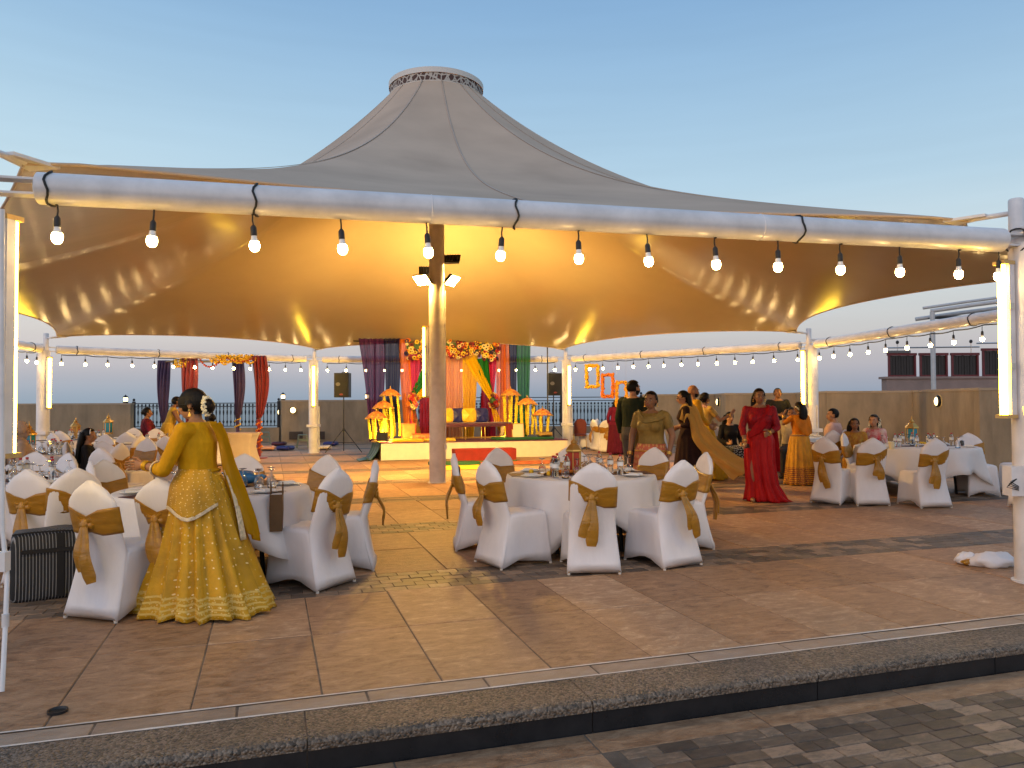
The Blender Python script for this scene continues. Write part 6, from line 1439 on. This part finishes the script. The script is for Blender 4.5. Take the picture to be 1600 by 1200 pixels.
P.hair(off=.016); P.bun((0, -.118, -.025), .058); P.flower_ring((0, -.108, -.02), .066, Matrix.Identity(4), 30, .0115, JASM); P.earrings(big=1.3); P.glasses()
m = MB(); m.ell((0, .0, 0), .03, .09, .10, 12, 9); o = m.build('hair_side_lock', HAIR, P.t); o.matrix_local = P.H @ Matrix.Translation((-.052, .025, .02)) @ Matrix.Scale(.72, 4)
P.bangles('L', M('yellow_bangle', (.75, .42, .02), .3, metal=.5), 4, .74, .036); P.bangles('R', MATS['yellow_bangle'], 3, .8, .036)
# back drape over the near shoulder and the far hip
P.sheet([[(-.02, -.085, 1.41), (.06, -.10, 1.40), (.13, -.085, 1.385)], [(.0, -.15, 1.28), (.09, -.16, 1.27), (.19, -.10, 1.27)], [(.02, -.18, 1.08), (.11, -.21, 1.06), (.23, -.13, 1.08)], [(.02, -.24, .88), (.14, -.28, .86), (.28, -.18, .90)], [(.04, -.32, .68), (.17, -.35, .64), (.31, -.24, .70)], [(.06, -.36, .56), (.19, -.38, .48), (.32, -.28, .58)]], sheer('mustard_net', (.66, .38, .012), .62), wave=.022)
P.sheet([[(-.10, -.15, 1.06), (-.17, -.03, 1.06), (-.15, .09, 1.06)], [(-.13, -.19, .94), (-.225, -.05, .93), (-.20, .12, .95)], [(-.13, -.21, .86), (-.27, -.07, .80), (-.22, .12, .86)], [(-.135, -.225, .815), (-.285, -.08, .715), (-.23, .12, .80)]], mdup, 'front_drape', wave=.008)
P.sheet([[(-.137, -.228, .820), (-.288, -.082, .722), (-.233, .122, .806)], [(-.139, -.232, .795), (-.292, -.084, .695), (-.236, .124, .782)]], SILV, 'drape_border', wave=.0, solid=.004)
P.sheet([[(.03, -.175, 1.05), (.045, -.18, 1.05), (.06, -.18, 1.05)], [(.02, -.25, .86), (.04, -.26, .86), (.06, -.26, .86)], [(.0, -.31, .66), (.02, -.32, .66), (.045, -.325, .66)], [(-.01, -.34, .52), (.02, -.35, .52), (.05, -.355, .52)]], SILV, 'waist_tassel', wave=.004)

# ---------- 2 woman in red sari
redc = cloth('red_sari', (.42, .012, .014), .5, vs=3, c2=(.28, .006, .012)); redp = cloth('red_brocade', (.36, .012, .018), .5, vs=26, c2=(.16, .012, .022)); redg = cloth('red_sari_silk', (.46, .014, .014), .45, vs=4, c2=(.30, .008, .012))
P = Person('woman in a bright red sari standing right of the centre, phone in hand', gp(1188, 783), 168, 1.68, heavy=1.16, skin=SK1, head_yaw=12, armL=((-.25, .03, 1.09), (-.10, .20, 1.0), (.6, .75, -.1)), armR=((.25, .04, 1.09), (.22, .18, .87), (-.1, .8, -.45)), feet=[(-.10, -.02), (.12, .10)])
P.top(redp, 1.06, ('fore', .6), .010)
P.skirt([(1.04, .16, .13, 0, 0), (.9, .205, .165, 0, 0), (.6, .20, .17, 0, .01), (.25, .20, .20, -.04, 0), (.05, .27, .25, -.09, -.03), (.008, .31, .27, -.12, -.05)], redg, 11, .045, seed=4)
P.sheet([[(.17, .12, .93), (.10, .16, .96), (-.02, .155, 1.02)], [(.15, .14, 1.02), (.04, .175, 1.08), (-.08, .15, 1.12)], [(.08, .165, 1.14), (-.03, .185, 1.20), (-.14, .12, 1.24)], [(-.05, .155, 1.28), (-.12, .12, 1.32), (-.19, .06, 1.31)], [(-.10, .04, 1.415), (-.16, .02, 1.40), (-.22, .0, 1.355)], [(-.10, -.10, 1.38), (-.16, -.11, 1.35), (-.23, -.09, 1.28)], [(-.10, -.16, 1.1), (-.18, -.17, 1.08), (-.27, -.14, 1.04)], [(-.10, -.19, .8), (-.2, -.2, .78), (-.30, -.15, .76)], [(-.08, -.2, .45), (-.2, -.22, .42), (-.31, -.17, .42)]], redc, 'pallu', wave=.010)
P.hair(off=.014); m = P.long_hair(.26, w=.075); P.bangles('L'); P.bangles('R'); P.earrings(); P.shoes(SANDAL, .006); P.flower_ring((0, -.09, .0), .06, Matrix.Identity(4), 16, .011, JASM, 20, 200)
MB().box(-.035, .035, -.005, .005, 0, .14, ch=.003).build('phone', BLACK_PLASTIC, None, loc=(0, 0, 0)); o = bpy.context.scene.objects['phone']; wr = P.W['R'][2]; w_ = P.t.matrix_basis @ Matrix.Translation(wr + Vector((-.02, .11, -.07))); o.matrix_world = w_ @ Matrix.Rotation(R(70), 4, 'X'); tag(o, 'dark phone held by the woman in the red sari', 'phone')
MB().tube([P.H @ Vector((.05 * cos(a), .03 + .06 * sin(a), -.15 - .05 * max(0, sin(a)))) for a in [2 * pi * i / 18 for i in range(19)]], .005, 6).build('necklace', GOLDJ, P.t)

# ---------- 3 woman in olive top
oliv = cloth('olive_gold_silk', (.25, .165, .045), .45, vs=8, c2=(.17, .11, .03)); peachs = dots_mat('peach_brocade', (.42, .10, .05), (.5, .25, .09), 26, 14, .24, .55, None, 0, metal_dots=False); oldup = cloth('olive_net', (.23, .16, .05), .6, vs=10)
P = Person('stout woman in olive gold top and coral skirt behind the centre table', yp(1018, 9.55), 150, 1.62, heavy=1.13, skin=SK2, head_yaw=-4, armL=((-.265, -.04, 1.10), (-.25, .08, .86)), armR=((.265, -.02, 1.10), (.26, .08, .85)))
P.top(oliv, .90, ('upper', .62), .013); P.skirt([(1.0, .18, .15, 0, 0), (.88, .215, .18, 0, 0), (.5, .24, .22, 0, 0), (.02, .31, .29, 0, 0)], peachs, 12, .02)
P.sheet([[(-.19, -.12, 1.18), (-.26, -.09, 1.10), (-.28, -.12, .9)], [(-.16, .0, 1.42), (-.22, -.03, 1.38), (-.25, -.04, 1.33)], [(-.08, .12, 1.36), (-.12, .14, 1.33), (-.15, .14, 1.29)], [(.05, .13, 1.34), (.05, .155, 1.30), (.05, .16, 1.26)], [(.15, .03, 1.43), (.19, .02, 1.40), (.22, .0, 1.35)], [(.17, -.15, 1.35), (.22, -.17, 1.28), (.24, -.15, 1.2)], [(.14, -.22, 1.05), (.22, -.24, 1.0), (.30, -.2, 1.0)], [(.12, -.25, .7), (.22, -.27, .68), (.32, -.22, .66)]], oldup, wave=.008)
P.hair(off=.013); P.bun((0, -.1, -.01), .04); P.bangles('L'); P.bangles('R'); P.earrings(); P.shoes(SANDAL, .006)
MB().tube([(.212 * cos(2 * pi * j / 30), .175 * sin(2 * pi * j / 30), .895) for j in range(31)], .008, 6).build('gold_hem', GOLDJ, P.t)

# ---------- 4 woman with windblown dupatta
brown = cloth('dark_brown_dress', (.025, .012, .012), .7)
P = Person('woman with long black hair and a gold dupatta blowing out behind her', gp(1076, 765), 82, 1.68, skin=SK3, heavy=1.0, lean=6, armL=((-.21, .03, 1.09), (-.12, .22, 1.05)), armR=((.21, .03, 1.09), (.14, .2, 1.0)), feet=[(-.09, -.14), (.09, .16)])
P.top(brown, .86, ('fore', .5), .010); P.skirt([(1.02, .145, .12, 0, 0), (.8, .2, .18, 0, 0), (.4, .23, .24, 0, -.01), (.14, .27, .30, 0, -.02)], brown, 9, .02); P.shoes(SHOE, .008); P.hair(off=.014); P.long_hair(.62, w=.085, sway=(0, -.04)); P.glasses(BLACK_PLASTIC, True)
P.sheet([[(-.02, .12, 1.24), (-.10, .13, 1.20), (-.17, .10, 1.14), (-.2, .04, 1.05)], [(-.04, .07, 1.40), (-.12, .06, 1.38), (-.20, .05, 1.30), (-.24, .02, 1.2)], [(-.04, -.10, 1.38), (-.13, -.10, 1.34), (-.22, -.08, 1.22), (-.25, -.02, 1.06)], [(-.06, -.20, 1.14), (-.16, -.21, 1.04), (-.25, -.17, .92), (-.27, -.06, .84)], [(-.08, -.36, .92), (-.20, -.38, .80), (-.27, -.34, .70), (-.26, -.22, .62)], [(-.10, -.58, .72), (-.22, -.60, .60), (-.28, -.56, .50), (-.25, -.46, .42)], [(-.12, -.80, .58), (-.20, -.80, .48), (-.26, -.74, .36), (-.22, -.62, .26)], [(-.10, -.95, .52), (-.16, -.92, .40), (-.24, -.84, .28), (-.2, -.70, .20)]], sheer('gold_net', (.78, .54, .17), .74), wave=.035, wf=16)

# ---------- 5 bald man in yellow
yelk = cloth('yellow_kurta', (.50, .27, .02), .6, vs=6)
P = Person('bald bearded man in a yellow kurta facing right', yp(1083, 14.3), -78, 1.80, male=True, skin=SK1, heavy=1.05, armL=((-.25, .04, 1.1), (-.2, .2, .98)), armR=((.24, .04, 1.1), (.2, .2, .98)))
P.top(yelk, .80, ('fore', .9), .016); P.skirt([(1.0, .175, .14, 0, 0), (.8, .2, .17, 0, 0), (.48, .23, .2, 0, 0)], yelk, 7, .015, 'kurta_skirt'); P.trousers(cloth('cream_trousers', (.55, .45, .3), .8), .02); P.shoes(SANDAL)
P.garment('beard', np.isin(P.names, ['head', 'neck']) & (P.HL[:, 2] < -.035) & (P.HL[:, 1] > .0) & (P.HL[:, 2] > -.115), .006, HAIR)
P.sheet([[(-.07, -.10, 1.40), (-.14, -.08, 1.38), (-.2, -.04, 1.33)], [(-.08, .05, 1.42), (-.15, .04, 1.39), (-.21, .02, 1.33)], [(-.08, .14, 1.2), (-.14, .15, 1.16), (-.2, .12, 1.12)], [(-.08, .16, .85), (-.14, .17, .82), (-.2, .14, .8)]], cloth('pale_gold_stole', (.58, .38, .07), .5), 'stole')
# ---------- 6 woman in yellow gesturing
P = Person('woman in yellow with flower garlands raising an open hand', yp(1102, 14.9), -62, 1.66, skin=SK1, armL=((-.24, .05, 1.10), (-.14, .25, 1.05)), armR=((.26, .14, 1.13), (.30, .36, 1.22), (.2, .6, .75)), curl=.15)
P.top(dots_mat('gold_yellow_blouse', (.42, .27, .06), (.5, .08, .06), 20, 14, .2, .5, metal_dots=False), 1.02, ('upper', .6), .010); P.skirt([(1.04, .15, .12, 0, 0), (.9, .19, .16, 0, 0), (.5, .29, .26, 0, 0), (.02, .42, .40, 0, 0)], cloth('yellow_skirt', (.52, .30, .015), .55), 16, .03); P.hair(off=.014); P.bun((0, -.1, 0), .045); P.earrings(); P.bangles('R')
P.flower_ring((0, .0, -.2), .13, Matrix.Rotation(R(60), 4, 'X'), 24, .02, M('pink_white_flowers', (.7, .4, .36), .7, var=.4, vs=40), name='flower_necklace')
# ---------- 7 seated woman in black
blk = cloth('black_dress', (.012, .011, .012), .7); bdash = dots_mat('black_white_dash', (.012, .011, .012), (.6, .58, .55), 26, 12, .2, .7, metal_dots=False)
P = Person('smiling woman in black with long hair seated at the table behind the red sari', Vector((4.42, 15.62, 0)), 192, 1.62, skin=SK3, seated=True, armL=((-.24, .02, 1.08), (-.12, .26, 1.0)), armR=((.24, .02, 1.08), (.16, .28, 1.02), (-.2, .8, .4)))
P.top(blk, .84, ('fore', .85), .014); P.hair(off=.015); P.long_hair(.5, w=.105); P.trousers(bdash, .035); P.shoes(SHOE)
P.sheet([[(-.2, .0, .60), (-.2, .25, .60), (-.18, .47, .57), (-.17, .5, .3), (-.16, .5, .1)], [(0, .0, .63), (0, .25, .62), (0, .48, .60), (0, .52, .3), (0, .52, .1)], [(.2, .0, .60), (.2, .25, .60), (.18, .47, .57), (.17, .5, .3), (.16, .5, .1)]], bdash, 'skirt')
# ---------- 8 man in black t-shirt
P = Person('man in black t-shirt standing behind the table looking down at his phone', yp(1216, 18.2), 182, 1.80, male=True, skin=SK2, heavy=1.06, head_pitch=-18, armL=((-.27, .06, 1.10), (-.06, .25, 1.08)), armR=((.27, .06, 1.10), (.06, .25, 1.08)))
P.top(blk, .86, ('upper', .85), .016); P.trousers(cloth('dark_jeans', (.02, .022, .03), .8)); P.shoes(SHOE); P.hair(short=True, off=.012)
MB().box(-.04, .04, -.005, .005, 0, .15, ch=.003).build('phone', BLACK_PLASTIC); o = bpy.context.scene.objects['phone.001']; o.matrix_world = P.t.matrix_basis @ Matrix.Translation((0, .37, 1.14)) @ Matrix.Rotation(R(-35), 4, 'X'); tag(o, 'phone held by the man in black t-shirt', 'phone')
# ---------- 9 girl in orange and yellow, back to camera
orng = cloth('orange_silk', (.55, .18, .012), .45, vs=6); ysk = dots_mat('yellow_maroon_skirt', (.55, .27, .015), (.5, .2, .02), 30, 10, .1, .5, (.13, .015, .02), .34, metal_dots=False)
P = Person('girl in orange top and yellow skirt seen from behind, flower band in her hair', gp(1250, 757), 8, 1.47, skin=SK2, heavy=.98, head_yaw=18, armL=((-.30, .08, 1.22), (-.24, .16, 1.42), (.5, .2, .8)), armR=((.23, .03, 1.1), (.16, .22, 1.02)))
P.top(orng, .98, ('upper', .9), .012); P.skirt([(1.02, .16, .13, 0, 0), (.92, .20, .17, 0, 0), (.5, .255, .23, 0, 0), (.012, .31, .29, 0, 0)], ysk, 14, .03); P.hair(off=.016); P.long_hair(.30, w=.09); P.bangles('L', n=5, t0=.6)
P.flower_ring((0, -.02, .03), .105, Matrix.Rotation(R(-50), 4, 'X') @ Matrix.Rotation(0, 4, 'Y'), 26, .010, JASM, 180, 360); P.sheet([[(-.16, -.06, 1.38), (.0, -.09, 1.40), (.16, -.07, 1.38)], [(-.17, -.14, 1.26), (.0, -.15, 1.26), (.18, -.12, 1.28)], [(-.10, -.17, 1.12), (.04, -.17, 1.10), (.21, -.12, 1.16)], [(-.02, -.17, 1.02), (.1, -.17, .98), (.22, -.12, 1.06)]], orng, wave=.012)
MB().tube([P.T @ Vector((.18 * cos(2 * pi * j / 24), .145 * sin(2 * pi * j / 24), .99)) for j in range(25)], .014, 8).build('waist_belt', M('maroon_belt', (.16, .05, .04), .5, c2=(.4, .25, .1), vs=40), P.t)
# ---------- 10, 11 seated men in pink
pink = cloth('pink_shirt', (.62, .44, .42), .75, vs=14, c2=(.54, .36, .34)); tr = cloth('grey_trousers', (.06, .06, .065), .8)
p = onz(1303, 672, .972)
P = Person('man in pale pink shirt seated at the right with his face to the left', Vector((p.x + .12, p.y + .3, 0)), 58, 1.72, male=True, skin=SK3, seated=True, heavy=1.12, head_yaw=25, armL=((-.25, .06, 1.1), (-.16, .28, 1.02)), armR=((.26, .06, 1.1), (.16, .28, 1.0)))
P.top(pink, .82, ('fore', .8), .018); P.trousers(tr); P.shoes(SHOE); P.hair(short=True, off=.012)
P = Person('older man half hidden behind the man in pale pink shirt', Vector((p.x - .28, p.y + 1.3, 0)), 150, 1.74, male=True, skin=SK2, seated=True, heavy=1.05)
P.top(cloth('beige_shirt', (.4, .33, .25), .75), .82, ('fore', .8), .018); P.trousers(tr); P.shoes(SHOE); P.hair(HAIRG, short=True, off=.010)
# ---------- 12, 13 two girls seated at the right table
yprint = cloth('yellow_print', (.42, .25, .04), .6, vs=18, c2=(.3, .12, .03)); flor = cloth('floral_white_red', (.66, .55, .5), .65, vs=11, c2=(.5, .03, .05))
P = Person('girl in yellow seated at the right table with shoulder length black hair', Vector((6.12, 13.72, 0)), 150, 1.50, skin=SK2, seated=True, head_yaw=20, armL=((-.23, .04, 1.1), (-.14, .25, 1.03)), armR=((.23, .04, 1.1), (.1, .2, 1.2), (0, .2, .9)))
P.top(yprint, .82, ('upper', .9), .012); P.trousers(yprint, .03); P.hair(off=.02); P.long_hair(.28, w=.1); P.shoes(SANDAL)
P = Person('girl in red and white floral dress with hair flowers at the right table', Vector((6.50, 13.78, 0)), 128, 1.58, skin=SK3, seated=True, head_yaw=10, armL=((-.23, .05, 1.1), (-.1, .25, 1.05)), armR=((.23, .05, 1.1), (.14, .26, 1.02)))
P.top(flor, .82, ('upper', .9), .012); P.trousers(flor, .03); P.hair(off=.017); P.long_hair(.42, w=.09); P.shoes(SANDAL); P.earrings(JASM, 1.3)
m = MB(); rn = random.Random(1)
for i in range(26): m.ell((rn.uniform(-.02, .02) - .085, -.05 + rn.uniform(-.02, .02), .03 - i * .007), .011, .011, .011, 6, 4)
o = m.build('hair_flowers', JASM, P.t); o.matrix_local = P.H
# ---------- 14 man in dark shirt, seen from behind
P = Person('bearded man in a dark green shirt seen from behind looking right', yp(990, 12.6), -38, 1.84, male=True, skin=SK3, heavy=1.0, head_yaw=-30)
P.top(cloth('dark_green_shirt', (.013, .022, .014), .7), .84, ('fore', .95), .018); P.trousers(tr); P.shoes(SHOE); P.hair(short=True, off=.014); P.garment('beard', np.isin(P.names, ['head', 'neck']) & (P.HL[:, 2] < -.03) & (P.HL[:, 1] > .0) & (P.HL[:, 2] > -.11), .006, HAIR)
# ---------- 15 person in maroon behind the marigold frames
P = Person('person in maroon top behind the lowest marigold frame', yp(962, 21.8), -25, 1.60, skin=SK2, lean=14, heavy=1.05, armR=((.24, .12, 1.1), (.2, .3, 1.0))); P.top(cloth('maroon_shirt', (.13, .008, .03), .7), .84, ('fore', .8), .016); P.skirt([(1.0, .17, .14, 0, 0), (.5, .22, .2, 0, 0), (.05, .26, .24, 0, 0)], cloth('maroon_skirt', (.09, .008, .022), .7), 8, .02); P.hair(off=.016); P.long_hair(.25)
P = Person('person in grey patterned top seated at the back round table', Vector((3.15, 22.3, 0)), -10, 1.60, skin=SK2, seated=True); P.top(cloth('grey_pattern', (.25, .26, .3), .7, vs=16, c2=(.05, .05, .07)), .82, ('fore', .6), .014); P.trousers(tr); P.hair(off=.016); P.shoes(SHOE)
# ---------- 16 woman in dark print seated, left
prnt = cloth('dark_rose_print', (.025, .014, .016), .7, vs=9, c2=(.24, .012, .035), var=.4)
P = Person('woman in black and rose print top seated by the left balustrade', yp(229, 17.4), -62, 1.64, skin=SK1, seated=True, heavy=1.12, armL=((-.24, .04, 1.1), (-.14, .26, 1.0)), armR=((.24, .06, 1.1), (.14, .28, 1.0)))
P.t.location.z = .12; P.top(prnt, .82, ('fore', .7), .018); P.trousers(cloth('black_trousers', (.012, .012, .013), .8), .03); P.hair(off=.014); P.bun((0, -.1, .0), .045); P.shoes(SHOE)
st = thing('cushioned_stool', 'dark stool under the woman in black and rose print', 'stool', (P.t.location.x, P.t.location.y, 0)); MB().lathe([(.2, .47), (.21, .5), (.2, .54), (.1, .555)], 20).build('seat', MSAT, st)
for i in range(4): MB().tube([(.2 * cos(pi / 4 + i * pi / 2), .2 * sin(pi / 4 + i * pi / 2), 0), (.15 * cos(pi / 4 + i * pi / 2), .15 * sin(pi / 4 + i * pi / 2), .48)], .015, 8).build('leg', BLACK_METAL, st)
# ---------- 17 woman in sleeveless yellow, bending
ylt = cloth('lemon_dress', (.55, .36, .05), .6)
P = Person('woman in sleeveless yellow dress bending over the table by the left balustrade', yp(262, 17.9), -68, 1.68, skin=SK2, lean=16, head_pitch=-22, armL=((-.22, .24, 1.08), (-.14, .46, .92)), armR=((.22, .24, 1.08), (.14, .46, .92))); P.top(ylt, .9, ('upper', .12), .012); P.skirt([(1.04, .15, .12, 0, .02), (.88, .2, .16, 0, 0), (.5, .25, .22, 0, 0), (.04, .32, .3, 0, 0)], ylt, 10, .02); P.hair(short=True, off=.02); P.shoes(SANDAL)
# ---------- 18 person in black behind the foreground woman
P = Person('person in black sitting behind the shoulder of the woman in mustard yellow', yp(331, 18.6), 30, 1.58, skin=SK2, seated=True); P.top(blk, .82, ('fore', .8), .014); P.trousers(blk, .03); P.hair(off=.016); P.bun((0, -.1, .03), .05); P.shoes(SHOE)
# ---------- 19 girl with long black hair at the left table, 20 person in beige headscarf
p = onz(150, 700, .8); P = Person('girl with long black hair and a white hairband seated at the left tables', yp(138, 10.9), -72, 1.46, skin=SK1, seated=True, armL=((-.22, .05, 1.1), (-.12, .28, 1.02)), armR=((.22, .05, 1.1), (.12, .28, 1.02))); P.top(blk, .82, ('fore', .7), .014); P.trousers(blk, .03); P.hair(off=.018); P.long_hair(.55, w=.1, sway=(0, -.05)); P.shoes(SHOE)
m = MB(); m.tube([(.088 * cos(a), .0, .09 * sin(a)) for a in [pi * i / 16 for i in range(17)]], .006, 6); o = m.build('hairband', M('white_hairband', (.7, .7, .7), .4), P.t); o.matrix_local = P.H @ Matrix.Translation((0, .025, .028))
P = Person('person in a pale beige headscarf seated at the left picture edge', yp(31, 10.3), -50, 1.60, skin=SK3, seated=True, heavy=1.1, head_pitch=-8); beige = cloth('beige_scarf', (.42, .30, .22), .75, vs=6); P.top(beige, .82, ('fore', .9), .02); P.trousers(beige, .03); P.shoes(SHOE)
q = P.HL; P.garment('headscarf', np.isin(P.names, ['head', 'neck', 'torso']) & (P.L[:, 2] > 1.3) & ~((q[:, 1] > .055) & (q[:, 2] < .06) & (q[:, 2] > -.1)), .022, beige)
P.sheet([[(-.1, -.06, 1.6), (0, -.1, 1.64), (.1, -.06, 1.6)], [(-.13, -.1, 1.45), (0, -.15, 1.45), (.13, -.1, 1.45)], [(-.2, -.12, 1.3), (0, -.19, 1.28), (.2, -.12, 1.3)], [(-.22, -.14, 1.1), (0, -.2, 1.05), (.22, -.14, 1.1)]], beige, 'scarf_tail', wave=.01)
bpy.data.objects['scarf_tail'].location.z = -(.355) * P.k

for lab, key in (('seat of the person in black behind the woman in mustard yellow', 'person in black sitting'), ('seat of the girl with long black hair', 'girl with long black hair'), ('seat of the person in pale beige headscarf', 'person in a pale beige'), ('seat of the person in grey pattern at the back table', 'person in grey patterned'), ('seat of the older man behind the man in pink', 'older man half hidden')):
    for o in list(scene.objects):
        if o.parent is None and str(o.get('label', '')).startswith(key):
            f = o.rotation_euler.z; chair(o.location.x - .04 * sin(f), o.location.y + .04 * cos(f), math.degrees(f), 'white covered ' + lab)

# ================================================================== labels: tell look-alikes apart by their order in the picture
ORD = ['first', 'second', 'third', 'fourth', 'fifth', 'sixth', 'seventh', 'eighth', 'ninth', 'tenth', 'eleventh', 'twelfth', 'thirteenth', 'fourteenth', 'fifteenth', 'sixteenth', 'seventeenth', 'eighteenth', 'nineteenth', 'twentieth']
bylab = {}
for o in scene.objects:
    if o.parent is None and o.get('label'): bylab.setdefault(o['label'], []).append(o)
for lab, os_ in bylab.items():
    if len(os_) < 2: continue
    def px_of(o):
        d = o.location - EYE; return d.dot(RGT) / max(.1, d.dot(FWD))
    os_.sort(key=px_of)
    for i, o in enumerate(os_):
        for sep in (' on the ', ' hanging from the '):
            if sep in lab:
                a, b = lab.split(sep, 1); o['label'] = '%s, %s from the left%s%s' % (a, ORD[min(i, 19)], sep, b); break
